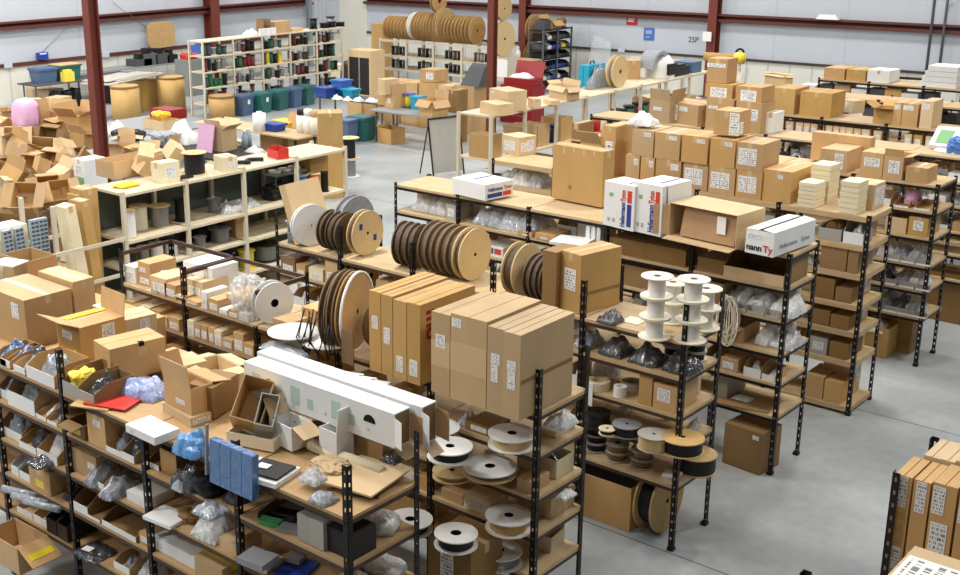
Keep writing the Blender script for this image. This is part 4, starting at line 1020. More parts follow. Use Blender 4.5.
# ------------------------------------------------------------------ tables and litter between the heap and the spools
table('cluttered folding table left of the white cloth pile', 13.45, 19.0, .74, .95, 2.2, m='grey_plastic')
table('folding table under the red case and yellow bag', 14.9, 19.9, .74, 1.6, 2.2, m='grey_plastic')
table('black folding table holding the pink sheet and white cloth', 14.0, 16.2, .74, 1.4, 2.75, m='black_card', leg='black_steel')
table('brown-topped folding table with the white jug at its end', 16.5, 17.3, .74, .75, 3.3, m='board', leg='black_steel')
def onT(px, py): return at(px, py, .7425)
p = onT(175, 143); bag('big heap of white cloth on the black folding table', p.x+.2, p.y, .742, .6, .9, .42, 'bag_white', cat='cloth', name='cloth_heap')
p = onT(160, 146); bag('white cloth spilling off the left of the big cloth heap', p.x+.2, p.y+.1, .742, .4, .6, .25, 'cloth_grey', cat='cloth', name='cloth_heap')
p = onT(201, 152); o = tag(obj('foam_sheet', MB().slab((0, 0, 0), (.0, -.45, 0), (.1, 0, .52), (.02, 0, -.004)).mesh('foam_sheet', 'pink'), None, (p.x+.05, p.y+.2, .742)), 'pale pink sheet standing on the black table behind the black spool', 'foam sheet')
open_carton('open tan carton right behind the pale pink sheet', 'carton', p.x+.25, p.y-.35, .742, .4, .42, .42, .1, flaps=(20, 40, 60, None), m='kraft_light')
open_carton('brown carton half buried under the white cloth heap', 'carton', onT(176, 143).x-.25, onT(176, 143).y-.2, .742, .32, .3, .22, 0, flaps=(None, None, None, None), m='kraft')
for i, (px, py, s, m, w) in enumerate(((232, 147, .3, 'bag_clear', 'left'), (240, 146, .3, 'card_cream', 'middle'), (227, 143, .26, 'bag_white', 'rear'))):
    p = onT(px, py); bag(f'{w} heap of pale parts right of the pink sheet on the black table', p.x, p.y+.1, .742, s, s, .12, m, cat='parts', name='parts_heap')
for i, (px, py) in enumerate(((245, 148), (249, 146))):
    p = onT(px, py); e = tag(empty('bottle', (p.x, p.y, .743)), ['left', 'right'][i]+' one of two clear blue bottles on the black table', 'bottle')
    obj('body', MB().lathe([(0, 0), (.06, 0), (.06, .22), (.025, .3)], 0, 14).mesh('body', 'sheet_blue'), e); obj('cap', MB().cyl(.03, .3, .35, 0, 12).mesh('cap', 'white_plastic'), e)
p = onT(255, 152); bag('white bag lying at the right end of the black table', p.x, p.y, .742, .3, .4, .12, 'bag_white')
p = onT(153, 128)
e = open_carton('pale open carton holding a yellow bag on the cluttered table', 'carton', p.x-.1, p.y-.5, .742, .45, .7, .2, 0, flaps=(None,)*4, m='kraft_light')
bag('yellow bag lying on the pale carton of the cluttered table', p.x+.15, p.y-.1, .95, .3, .42, .14, 'yellow_plastic')
p = onT(150, 121); tag(obj('red_case', MB().box(0, 0, 0, .5, .7, .2).box(.02, .02, .2, .48, .68, .215).mesh('red_case', 'dark_red'), None, (p.x+.3, p.y-.3, .742)), 'red and black case behind the yellow bag', 'case')
for i, (px, py, s, m, w) in enumerate(((108, 136, .4, 'bag_white', 'white crumpled bag left of the black bag'), (122, 139, .36, 'black_plastic', 'black bag on the left of the cluttered table'), (135, 140, .4, 'black_plastic', 'second black bag in front of the pale open carton'), (117, 130, .34, 'bag_white', 'small white bag behind the black bag'))):
    p = onT(px, py); bag(w, p.x, p.y, .742, s, s, .2, m)
for i, (px, py, s, rz) in enumerate(((124, 158, .42, .4), (135, 148, .4, .9), (147, 160, .36, .2))):
    p = at(px, py, .8); open_carton(f'small open carton, {ORD[i]} from left, behind the long tray carton', 'carton', p.x, p.y, .742, s, s*.8, s*.6, rz, flaps=(60, 20, 100, 100), m=['kraft', 'kraft_light', 'kraft_light'][i], group='open cartons behind the tray')
# jug, yellow bin, cartons
p = at(263, 131, .742); e = tag(empty('jug', (p.x, p.y+.1, .743)), 'white cylindrical jug at the end of the brown-topped table', 'jug')
obj('body', MB().cyl(.14, 0, .36, 0, 20).mesh('body', 'white_plastic'), e); obj('cap', MB().cyl(.06, .36, .4, 0, 14).mesh('cap', 'white_plastic'), e)
p = at(269.5, 131.5, .742); tub('small blue bin right of the white jug', p.x+.15, p.y, .742, .3, .4, .16, 'deep_blue', False, 0, None, 'bin')
x, y, z, sx, sy, sz, r = box3((290, 152), (275, 149), (300, 148.5), 0, 124)
e = tag(empty('yellow_bin', (x, y, 0), r), 'tall yellow plastic bin standing on the floor left of the brown cartons', 'bin')
obj('body', MB().hexa([(.04, .04, 0), (sx-.04, .04, 0), (sx-.04, sy-.04, 0), (.04, sy-.04, 0), (0, 0, sz), (sx, 0, sz), (sx, sy, sz), (0, sy, sz)]).mesh('body', 'yellow_plastic'), e)
obj('lid', MB().box(-.03, -.03, sz+.001, sx+.03, sy+.03, sz+.04).mesh('lid', 'bright_yellow'), e)
open_carton('brown open carton left of the tall yellow bin', 'carton', 17.3, 18.6, 0, .8, .7, .55, .0, flaps=(None, 20, 100, None), m='kraft')
p = at(289, 166); q = at(320, 166); open_carton('long open brown carton between the yellow bin and the carton stack', 'carton', p.x, p.y, 0, (q-p).length, .5, zat(p.x, p.y, 136), -.75, flaps=(None, None, 100, None), m='kraft', fl=.2)
p = at(320, 199); q = at(344, 199); h = zat(p.x, p.y, 114)
carton('lower brown carton of the tall stack right of the long open carton', 'carton', p.x, p.y, 0, (q-p).length, .5, h*.64, -.75, m='kraft_yellow')
carton('upper brown carton of the tall stack right of the long open carton', 'carton', p.x, p.y, h*.64+.003, (q-p).length, .5, h*.36, -.75, m='kraft_yellow')
for i, (px, m, cap, w) in enumerate(((302, 'white_plastic', 'black_plastic', 'white canister with black cap beside the carton stack'), (309, 'white_plastic', 'white_plastic', 'white canister with white cap beside the carton stack'), (315, 'cream_plastic', 'kraft', 'cream canister nearest the tall carton stack'))):
    e = tag(empty('canister', (17.05, yat(17.05, .9, px), .743)), w, 'canister'); obj('body', MB().cyl(.1, 0, .36, 0, 16).mesh('body', m), e); obj('cap', MB().cyl(.085, .36, .5, 0, 16).mesh('cap', cap), e)
p = at(350, 176); spool('lower spool of the two stacked on the floor at the cream shelving end', 'spool', (p.x, p.y, .001), .2, .36, 'z', 'white_plastic', 'winding_grey', wr=.6)
spool('upper black spool of the two stacked on the floor at the cream shelving end', 'spool', (p.x, p.y, .365), .2, .42, 'z', 'tan_reel', 'winding_black', wr=.6)
# ------------------------------------------------------------------ far left: drums, benches, tubs
def drum(label, px, py, R, h, m='kraft_yellow'):
    p = at(px, py); e = tag(empty('fibre_drum', (p.x+R*.7, p.y+R*.7, 0)), label, 'drum')
    obj('body', MB().cyl(R, 0, h, 0, 28).mesh('body', m), e); obj('rim', MB().lathe([(R+.001, h-.05), (R+.012, h-.05), (R+.012, h), (R-.02, h)], 0, 28).mesh('rim', 'ink_tan'), e)
drum('tall tan fibre drum right of the near red column', 125, 127, .36, 1.0)
drum('tan fibre drum under the right end of the stacked sheets', 171, 113, .37, .94)
drum('tan fibre drum standing in front of the spool shelving', 221, 120, .34, .6)
carton('tan carton between the two drums under the stacked sheets', 'carton', 19.5, 26.4, 0, .6, .6, .85, .2, m='kraft_yellow')
tag(obj('sheet_stack', MB().box(0, 0, 0, 2.6, .9, .02).box(.5, .1, .02, 2.4, .8, .05).box(.2, .2, .05, 1.9, 1.0, .07).mesh('sheet_stack', 'card_grey'), None, (17.75, 25.35, 1.003), .36), 'grey sheets laid across the fibre drums as a table', 'sheets')
table('long workbench along the left wall', 19.5, 29.4, .8, 8.5, .8, m='grey_plastic')
for i, (px, w, h, m, lb) in enumerate(((138, .6, .2, 'dark_grey', 'low dark machine on the wall bench, left of the grey machine'), (145, .5, .34, 'grey_steel', 'grey machine with black head on the wall bench'), (157, .5, .3, 'dark_grey', 'dark machine right of the grey machine on the wall bench'), (167, .4, .24, 'black_plastic', 'black printer on the wall bench before the grey cabinet'))):
    x = ony(px, 62, 29.8).x; e = tag(empty('bench_machine', (x, 29.5, .802)), lb, 'machine')
    obj('body', MB().box(-w/2, 0, 0, w/2, .5, h).mesh('body', m), e); obj('head', MB().box(-w/4, .05, h, w/8, .3, h+.16).mesh('head', 'black_plastic'), e)
tag(obj('grey_cabinet', MB().box(0, 0, 0, 1.0, .6, 1.05).mesh('grey_cabinet', 'grey_plastic'), None, (22.2, 27.8, 0)), 'grey metal cabinet left of the spool shelving', 'cabinet')
bag('red bag lying on the grey metal cabinet', 22.5, 28.1, 1.05, .6, .4, .18, 'red_plastic')
tag(obj('picture_sheet', MB().slab((0, 0, 0), (.36, 0, 0), (0, .05, .36), (0, .01, 0)).mesh('picture_sheet', 'blue_plastic'), None, (22.75, 28.25, 1.06)), 'blue and white sheet propped behind the red bag', 'sheet')
x0 = ony(150, 47, 30.35).x; x1 = ony(177, 47, 30.35).x; w = x1-x0
b = MB(); prof = []
for k in range(24):
    a = 2*PI*k/24; e_ = .45
    prof.append((math.copysign(abs(math.cos(a))**e_, math.cos(a))*w/2, math.copysign(abs(math.sin(a))**e_, math.sin(a))*.4))
b.add([(u, -.06, v) for u, v in prof]+[(u, .0, v) for u, v in prof], [list(range(24)), list(reversed(range(24, 48)))]+[(k, 24+k, 24+(k+1) % 24, (k+1) % 24) for k in range(24)])
tag(obj('round_board', b.mesh('round_board', 'card_reel'), None, ((x0+x1)/2, 30.48, 1.57)), 'round-cornered brown board leaning above the left wall rail', 'board')
x = ony(45, 80, 29.5).x
table('left wall bench carrying the blue and dark green tubs', 17.6, 28.6, .74, 3.4, .9, m='dark_grey')
tub('blue tub on the left wall bench', ony(44, 80, 29.1).x, 29.1, .742, .6, .5, .38, 'tub_blue', True)
tub('dark green tub with a tan lid on the left wall bench', ony(66, 78, 29.1).x, 29.1, .742, .72, .5, .42, 'tub_green', True, lm='kraft')
tag(obj('yellow_tool', MB().box(-.16, 0, 0, .16, .2, .26).box(-.1, .02, .26, .1, .18, .32).mesh('yellow_tool', 'bright_yellow'), None, (ony(71, 88, 28.6).x, 28.62, .742)), 'yellow tool box in front of the dark green tub', 'tool box')
for i, (px, s) in enumerate(((80, .34), (89, .34), (70, .34))): 
    x = ony(px, 92, 28.2).x; bag(f'black bag, {ORD[i]}, under the left wall bench', x, 28.9, 0, s, s, .5, 'black_plastic', group='black bags under the bench')
smallspool('black roller leaning right of the near red column', ony(107, 80, 28.6).x, 28.6, .0, .36, .2, 'rubber', 'rubber', lying='y', cat='roller', name='rubber_roller')
for i, (px, py, s) in enumerate(((50, 98, .6), (60, 106, .5), (40, 95, .5))):
    p = at(px, py, .3); carton(f'pale carton, {ORD[i]}, on the floor between the heap and the left wall bench', 'carton', p.x, p.y, 0, s, s, .5, .3, m='kraft_light', plain=True, group='cartons before the left bench')
# ------------------------------------------------------------------ nearest row: helpers
EPS = .0015
LEV = [.09, .58, .90, 1.19, 1.51, 1.81, 2.11]
def cap(X, z, h):
    """Keep a shelf item clear of the shelf above it."""
    if z > 2.05 or (X < 8.7 and z > 1.75): return h
    up = [l for l in LEV if l > z+.1]
    return min(h, up[0]-z-.064) if up else h
def shelf_bin(label, X, z, pl, pr, top, d=.5, m='kraft', front='card_white', low=.6, h=None, group=None, cat='bin'):
    x, y, z, sx, sy, sz = fb(X, z+EPS, pl, pr, top, d); h = cap(X, z, h or max(.06, sz/low)); low = min(.95, sz/h); return bin_box(label, x, y, z, d, sy, h, 0, m, front, group, low, cat=cat), (x, y, z, d, sy, h)
def shelf_box(label, X, z, pl, pr, top, d=.4, m='kraft', labs=(), tape=True, plain=False, group=None, cat='carton', name='carton'):
    x, y, z, sx, sy, sz = fb(X, z+EPS, pl, pr, top, d); sz = cap(X, z, sz); return carton(label, cat, x, y, z, sx, sy, sz, 0, m, tape, labs, group, name, plain)
def pbag(label, px, py, z, sx, sy, sz, m='bag_clear', rot=0, **k):
    p = at(px, py, z); return bag(label, p.x, p.y, z+EPS, sx, sy, sz, m, rot, **k)
def sheet(label, px, py, z, sx, sy, t, rot=0, m='paper', cat='sheet', name='sheet', tilt=None):
    p = at(px, py, z); b = MB().box(-sx/2, -sy/2, 0, sx/2, sy/2, t)
    return tag(obj(name, b.mesh(name, m), None, (p.x, p.y, z+EPS), tilt or rot), label, cat)
Z1, Z2, Z3, Z4, Z5 = .58, .90, 1.19, 1.51, 1.81
FX = R1+.01
# ---- far left end, top shelf
o = carton('big brown carton with white label at the left edge of the nearest row', 'carton', *box3((28.5, 350), (-14, 332), (75, 336), Z5, 301), m='kraft', labs=[('x-', .78, .72, .16, .3)])
x, y, z, sx, sy, sz, r = box3((28.5, 350), (-14, 332), (75, 336), Z5, 301)
carton('brown carton behind the big labelled one at the left edge', 'carton', x+sx+.03, yat(x+sx+.03, Z5+.3, 74), Z5, .2, .5, sz+.04, 0, m='kraft')
open_carton('shallow open carton of papers at the left edge behind the big brown carton', 'carton', x+sx+.26, yat(x+sx+.26, 2.1, 27), Z5+EPS, .3, .4, .36, .0, flaps=(None,)*4, m='kraft')
sheet('white papers lying in the shallow open carton at the left edge', 9, 263, 2.18, .2, .26, .01, .3)
for i, (pl, pr, top, c) in enumerate(((-10, 3, 359, 'bag_blue'), (3, 13, 364, 'bag_lilac'), (13.5, 25, 370, 'bag_grey'), (26, 54, 377, 'bag_grey'))):
    o, (bx, by, bz, bd, bs, bh) = shelf_bin(f'white-fronted bin of bagged parts, {ORD[i]} from left, top shelf, before the big labelled carton', FX, Z5, pl, pr, top, .3, 'kraft', low=.6)
    bag(f"{['blue', 'lilac', 'grey', 'dark grey'][i]} bag in the {ORD[i]} bin from left before the big labelled carton", bx+.16, by+bs/2, bz+.006, .24, bs*.74, bh*1.3, c)
pbag('dark bundle of bags between the labelled carton and the flapped carton', 43, 365, Z5, .16, .2, .16, 'bag_dark')
# ---- flapped carton, carton with a hole, pale carton behind
a = box3((82, 363), (59, 352), (127, 349.5), Z5, 328.5)
o = open_carton('brown carton with yellow tape and raised flaps on the nearest row', 'carton', *a, flaps=(66, 8, -87, -87), m='kraft', fl=.5, labs=[('x-', .45, .65, .42, .22), ('y-', .62, .72, .28, .4)])
obj('tape', MB().box(.02, a[4]*.62, a[5]+.012, a[3]-.02, a[4]*.62+.06, a[5]+.0135).mesh('tape', 'tape_yellow'), o)
obj('yellow_sticker', MB().box(-.002, .06, .03, -.0005, .12, .08).mesh('yellow_sticker', 'tape_yellow'), o)
sheet('white slip lying on the flapped carton with yellow tape', 102, 306, 2.08, .12, .1, .002)
carton('pale brown carton behind the flapped carton with yellow tape', 'carton', *box3((127, 338), (113, 330), (157.5, 327), Z5, 320.5), m='kraft_light', labs=[('y-', .6, .55, .3, .6)])
a = box3((112, 384), (96, 373.5), (167, 364), Z5, 350)
o = carton('brown carton with a dark hand hole in its top edge', 'carton', *a, m='kraft', tape=False)
obj('hand_hole', MB().box(a[3]*.52, -.001, a[5]-.03, a[3]*.62, a[4]*.12, a[5]+.0008).mesh('hand_hole', 'hole'), o)
obj('tape', MB().box(a[3]*.5, -.0015, a[5]*.62, a[3]*.66, -.0004, a[5]*.85).mesh('tape', 'tape'), o)
carton('flat-topped tan carton behind the lilac bag', 'carton', *box3((178, 384), (163, 374), (208, 372), Z5, 368), m='kraft_light')
open_carton('open carton lid lying flat behind the tall open cartons', 'carton', *box3((212, 388), (190, 376), (240, 377), Z5, 374), flaps=(100, 100, 95, 100), m='kraft_light', fl=.5)
for i, (x_, y_, w_, d_) in enumerate(((4.98, 6.6, .4, .5), (4.98, 5.6, .4, .7), (5.0, 7.75, .8, 1.2))):
    carton(f"tall brown carton on the floor behind the nearest row, {['under the pale brown carton', 'under the flat open carton lid', 'at the left edge'][i]}", 'carton', x_, y_, 0, w_, d_, 1.803, m='kraft', plain=True)
# ---- front of the middle bays
o, (bx, by, bz, bd, bs, bh) = shelf_bin('dark bin holding a yellow pack right of the second post of the nearest row', FX, Z5, 60, 76, 386, .34, 'kraft_dark', 'card_grey', low=.6)
bag('yellow pack lying in the dark bin right of the second post', bx+.12, by+bs/2, bz+.02, .2, bs*.7, bh*.9, 'bright_yellow')
o, (bx, by, bz, bd, bs, bh) = shelf_bin('shallow bin with grey front right of the yellow pack bin', FX, Z5, 77, 92, 395, .34, 'kraft_dark', 'card_grey', low=.6)
bag('black pack in the shallow grey-fronted bin', bx+.16, by+bs/2, bz+.02, .24, bs*.7, bh, 'bag_dark')
sheet('loose cardboard sheet under the red sheet on the nearest row', 100, 401, Z5, .3, .3, .008, .4, 'kraft')
sheet('red plastic sheet lying on the nearest row before the holed carton', 113, 402, Z5+.012, .22, .34, .01, .35, 'red_plastic')
pbag('lilac and white bag of parts right of the red sheet', 145, 394, Z5, .3, .4, .14, 'bag_lilac', .3)
carton('white flat box overhanging the front of the nearest row', 'box', *box3((155, 446), (126, 432), (180, 435), Z5, 438), m='card_white', plain=True, name='flat_box', labs=[('x-', .2, .5, .12, .6)])
carton('flat brown carton under the open carton with raised flaps', 'carton', *box3((191, 428), (163, 411), (212, 416.5), Z5, 419), m='kraft_light', labs=[('y-', .5, .5, .8, .6)])
a = box3((192, 416), (165, 403), (214, 406), Z5+.065, 390)
open_carton('open carton with raised flaps standing on a flat carton', 'carton', *a, flaps=(8, 100, None, 25), m='kraft', fl=.9, labs=[('x-', .6, .35, .32, .18)])
carton('brown carton tilted beside the open carton with raised flaps', 'carton', at(214, 421, Z5).x, at(214, 421, Z5).y, Z5+.01, .3, .2, .22, m='kraft_dark', tape=False, plain=True, tilt=(.0, -.0, .25))
# blue pad and film
p = onx(229, 456, 4.19); y0_, y1_ = yat(4.15, 1.85, 250), yat(4.15, 1.85, 207)
b = MB(); nq = 4
for i in range(nq): b.hexa([(4.16-.0*i, y0_+(y1_-y0_)*i/nq, 1.72), (4.215, y0_+(y1_-y0_)*i/nq, 1.72), (4.215, y0_+(y1_-y0_)*(i+1)/nq-.004, 1.72), (4.16, y0_+(y1_-y0_)*(i+1)/nq-.004, 1.72), (4.175, y0_+(y1_-y0_)*i/nq, 2.0), (4.225, y0_+(y1_-y0_)*i/nq, 2.0), (4.225, y0_+(y1_-y0_)*(i+1)/nq-.004, 2.0), (4.175, y0_+(y1_-y0_)*(i+1)/nq-.004, 2.0)])
tag(tag(obj('blue_pad', b.mesh('blue_pad', 'bag_blue')), 'flat blue padded sheet hanging over the front edge of the nearest row', 'pad'), kind='thing')
tag(obj('edge_strip', MB().slab((4.15, p.y+.165, 1.76), (0, .012, 0), (.03, .01, .32), (.02, 0, 0)).mesh('edge_strip', 'grey_plastic'), None, (0, y1_-p.y-.15, 0)), 'grey curved edge strip left of the flat blue padded sheet', 'strip')
pbag('light blue film roll bulging left of the flat blue padded sheet', 192, 452, Z5-.0, .2, .26, .16, 'bag_sky', rough=.3)
# tilted open cartons left of the white box
def tilted(label, px, py, z, sx, sy, sz, t, m='kraft', fl=(None, None, None, None), **k):
    p = at(px, py, z); R = Matrix.Rotation(t[2], 3, 'Z') @ Matrix.Rotation(t[1], 3, 'Y') @ Matrix.Rotation(t[0], 3, 'X')
    q = p-R @ Vector((sx/2, sy/2, sz/2)); return open_carton(label, 'carton', q.x, q.y, q.z, sx, sy, sz, m=m, flaps=fl, tilt=t, **k)
tilted('brown open carton tipped towards the camera left of the white open box', 254, 407, 2.0, .3, .2, .28, (.3, -.75, .35), 'kraft', labs=[('x-', .5, .2, .7, .2)])
tilted('grey-edged open carton tipped against the brown tipped one', 268, 420, 1.95, .22, .12, .3, (.2, -.7, .5), 'card_grey')
tilted('flat open carton lying under the tipped brown carton', 262, 433, 1.86, .3, .34, .08, (0, 0, .3), 'card_cream')
a = box3((292, 452), (270, 441), (312, 443), Z5+.02, 429)
open_carton('white open carton with a tan flap before the long white boxes', 'carton', *a, flaps=(None, 100, 110, 30), m='card_white', fl=.8, fm='kraft_light')
tilted('brown open carton behind the white open carton with tan flap', 316, 411, 1.98, .18, .18, .2, (.2, .3, .4), 'kraft_dark', fl=(30, 60, None, 40))
a = box3((332, 467), (306, 455), (351, 459), Z5+EPS, 418)
x, y, z, sx, sy, sz, r = a
o = open_carton('white carton with tall upright side standing by the corner post of the nearest row', 'carton', x, y, z, sx*.9, .16, .2, r, flaps=(None, None, 5, None), m='card_white', fl=1.1)
# long white boxes lying along the back
for i, (bx, y0, L, w, z0, h) in enumerate(((4.80, 4.28, 1.32, .14, 2.0, .22), (4.955, 4.2, 1.44, .13, 1.99, .245))):
    o = carton(['front one of two long white boxes lying along the nearest row', 'rear one of two long white boxes, its end torn open'][i], 'box', bx, y0, z0, w, L, h, m='card_white', plain=True, name='long_box')
    if i == 0:
        q = MB()
        for k in range(9): q.box(-.0015, .2+k*.12, .05, -.0004, .22+k*.12+.03*(k % 3), .07+.1*((k*7) % 3)/2)
        tag(obj('print', q.mesh('print', 'ink_pale'), o), kind='stuff')
        for yy in (.2, 1.08): obj('hand_hole', MB().add([(-.0015, yy+.05*math.cos(t*PI/8)*1.0, .11+.05*math.sin(t*PI/8)) for t in range(9)]+[(-.0003, yy+.05*math.cos(t*PI/8), .11+.05*math.sin(t*PI/8)) for t in range(9)], [list(range(8, -1, -1)), list(range(9, 18))]).mesh('hand_hole', 'hole'), o)
    obj('open_end', MB().box(.008, -.0015, .008, w-.008, -.0004, h-.008).mesh('open_end', 'kraft_dark'), o)
    obj('flap', MB().slab((0, 0, h*.08), (-.03, -.08, 0), (0, 0, h*.8), (.003, 0, 0)).mesh('flap', 'card_white'), o)
    obj('flap', MB().slab((w, 0, h*.1), (.015, -.09, -.02), (0, 0, h*.75), (-.003, 0, 0)).mesh('flap', 'kraft_inside'), o)
    obj('flap', MB().slab((.01, 0, .0), (w-.02, 0, 0), (.02, -.06, -.07), (0, .003, 0)).mesh('flap', 'kraft_light'), o)
tag(obj('bearer', MB().box(0, 0, 0, .2, 1.1, .17).mesh('bearer', 'kraft'), None, (4.88, 4.45, Z5+EPS)), 'flat brown carton under the two long white boxes', 'carton')
tag(obj('foam_tube', MB().tube([(0, 0, 0), (0, .6, 0)], .04, 0, 12).mesh('foam_tube', 'card_cream'), None, (R1+.47, 4.33, Z5+.043)), 'cream paper tube lying in front of the long white boxes', 'tube')
# ---- end bay, top shelf
sheet('pale tan board lying across the end shelf of the nearest row', 366, 483, Z5, .42, .36, .012, .15, 'kraft_light', 'board', 'board')
pbag('clear crumpled bag on the end shelf left of the tan board', 313, 487, Z5, .14, .18, .07, 'bag_clear')
pbag('grey bag hanging over the front edge of the end shelf', 322, 500, Z5, .16, .16, .06, 'bag_grey')
pbag('dark coil on the tan board of the end shelf', 391, 465, Z5+.014, .14, .14, .06, 'bag_dark', cat='coil', name='coil')
sheet('black and white flat packet at the left of the end shelf', 268, 475, Z5, .26, .3, .03, .2, 'card_white', 'packet', 'packet')
sheet('black sleeve lying on the white flat packet', 270, 470, Z5+.034, .2, .24, .012, .2, 'vinyl_black', 'sleeve', 'sleeve')
sheet('small white card on the black sleeve', 264, 466, Z5+.05, .06, .08, .003, .2, 'paper', 'card', 'card')
pbag('brown paper bag behind the clear bag on the end shelf', 330, 474, Z5, .2, .26, .09, 'kraft_grey', cat='paper bag', name='paper_bag')
sheet('black film strip lying by the corner post on the end shelf', 362, 493, Z5, .1, .22, .01, .5, 'dark_grey', 'film', 'film')
# ---- second shelf (1.51)
for i, (pl, pr, top) in enumerate(((-8, 6, 395), (7, 34, 402), (36, 46, 418), (47, 57, 424))):
    o, (bx, by, bz, bd, bs, bh) = shelf_bin(f'white-fronted bin, {ORD[i]} from left, second shelf from top at the left edge', FX, Z4, pl, pr, top, .3, 'kraft', low=.5)
    bag(f'grey bag in the {ORD[i]} bin from left, second shelf at the left edge', bx+.16, by+bs/2, bz+.006, .22, bs*.74, bh*1.25, ['bag_lilac', 'bag_grey', 'bag_white', 'bag_grey'][i])
open_carton('brown open carton with yellow sticker on the second shelf right of the second post', 'carton', *fb(FX, Z4+EPS, 68, 84, 427, .3), flaps=(100, None, 60, 60), m='kraft_dark', labs=[('x-', .5, .4, .5, .4, 'sticker', 'tape_yellow')])
shelf_box('upright brown labelled carton on the second shelf, right of the yellow-stickered one', FX, Z4, 86, 104, 418, .3, 'kraft', labs=[('x-', .55, .75, .4, .2)])
for i, (pl, pr, top, c) in enumerate(((105, 120, 452, 'bag_grey'), (121, 134, 457, 'bag_dark'))):
    o, (bx, by, bz, bd, bs, bh) = shelf_bin(f"white-fronted bin, {['left', 'right'][i]} of two, of shiny dark bags on the second shelf", FX, Z4, pl, pr, top, .3, 'kraft', low=.5)
    bag(f"shiny dark bag in the {['left', 'right'][i]} of two bins on the second shelf", bx+.16, by+bs/2, bz+.006, .24, bs*.78, bh*1.7, c, rough=.35)
o, (bx, by, bz, bd, bs, bh) = shelf_bin('narrow white-fronted bin right of the third post, second shelf', FX, Z4, 145, 157, 470, .34, 'kraft_dark', low=.5)
o, q = shelf_bin('brown open bin right of the narrow white-fronted one, second shelf', FX+.06, Z4, 160, 176, 455, .4, 'kraft_dark', 'kraft', low=.9)
pbag('shiny black pack under the big blue bag', 190, 485, Z4, .2, .28, .16, 'bag_dark', rough=.2)
pbag('black pack right of the shiny one under the big blue bag', 216, 490, Z4, .3, .2, .14, 'vinyl_black', cat='pack', name='pack', rough=.15)
pbag('clear bag lying before the shiny black pack', 181, 489, Z4, .1, .12, .06, 'bag_clear')
pbag('silver bag with folded end on the second shelf left of the corner bay', 208, 511, Z4, .2, .22, .06, 'bag_grey')
p = at(286, 512, Z4)
for i, (px, py, sx, sy, t, m, w) in enumerate(((284, 514, .22, .24, .03, 'vinyl_black', 'black flat device on the second shelf of the corner bay'), (300, 507, .24, .2, .045, 'vinyl_black', 'second black flat device behind the first'), (272, 523, .1, .14, .03, 'green_plastic', 'green packet before the black flat devices'), (292, 530, .1, .16, .02, 'grey_plastic', 'grey tool plate right of the green packet'))): sheet(w, px, py, Z4, sx, sy, t, .3, m, 'device' if i < 2 else 'packet', 'device' if i < 2 else 'packet')
for i, (pl, pr) in enumerate(((297, 310), (311, 324))):
    shelf_box(['left', 'right'][i]+' one of two upright pale grey boxes by the corner post', R1+.03, Z4, pl, pr, 519+i*6, .3, 'card_grey', plain=True, cat='box', name='upright_box')
shelf_box('black box right of the upright pale grey boxes', R1+.06, Z4, 327, 352, 537, .2, 'black_card', plain=True, cat='box', name='black_box')
pbag('white printed pillow bag on the end shelf behind the black box', 377, 528, Z4, .22, .28, .1, 'bag_white', .3, rough=.12)
# ---- third shelf (1.19)
for i, (pl, pr, top) in enumerate(((-6, 17, 437), (19, 36, 449), (37, 57, 458))):
    o, (bx, by, bz, bd, bs, bh) = shelf_bin(f'white-fronted bin, {ORD[i]} from left, third shelf at the left edge', FX, Z3, pl, pr, top, .3, 'kraft', low=.5)
    bag(f'grey bag in the {ORD[i]} bin from left on the third shelf at the left edge', bx+.16, by+bs/2, bz+.006, .22, bs*.74, bh*1.4, ['bag_grey', 'bag_dark', 'bag_white'][i])
shelf_box('big tan labelled carton on the third shelf right of the second post', FX, Z3, 65, 91, 460, .4, 'kraft', labs=[('x-', .8, .55, .25, .25)], tape=False)
o, (bx, by, bz, bd, bs, bh) = shelf_bin('white-fronted bin of folded grey bags on the third shelf', FX, Z3, 84+8, 106, 486, .3, 'kraft', low=.5)
pbag('folded dark grey bag right of the tan labelled carton', 104, 480, Z3+.0, .3, .16, .16, 'bag_grey', rough=.3)
pbag('long grey bag on the third shelf left of the third post', 121, 492, Z3, .32, .18, .12, 'bag_grey', rough=.3)
pbag('dark bag against the third post on the third shelf', 132, 485, Z3, .3, .16, .14, 'bag_dark', rough=.3)
sheet('stack of white papers on the third shelf right of the third post', 166, 518, Z3, .2, .26, .025, .1, 'paper', 'papers', 'papers')
pbag('brown paper pad right of the white papers', 190, 520, Z3, .14, .16, .07, 'kraft_dark', cat='pad', name='pad')
pbag('big clear bag of white parts left of the fourth post', 215, 534, Z3, .26, .3, .17, 'bag_white', rough=.4)
pbag('grey flat bag above the clear bag of white parts', 210, 509, Z3+.02, .3, .2, .1, 'bag_grey')
for i in range(3): sheet(['lowest', 'middle', 'top'][i]+' grey boxed kit of the stack right of the fourth post', 258, 562, Z3+i*.045, .16, .2, .04, .15, ['card_white', 'card_grey', 'grey_plastic'][i], 'kit', 'kit')
sheet('blue folder under the grey box on the third shelf of the corner bay', 297, 570, Z3, .22, .2, .02, .3, 'deep_blue', 'folder', 'folder')
sheet('small grey box lying on the blue folder', 296, 560, Z3+.024, .1, .1, .03, .3, 'grey_plastic', 'box', 'box')
pbag('white printed bag at the bottom of the picture behind the corner post', 385, 571, Z3, .2, .3, .08, 'bag_white', rough=.15)
pbag('second white printed bag right of the corner post at the picture bottom', 358, 577, Z3, .16, .2, .06, 'bag_white', rough=.2)
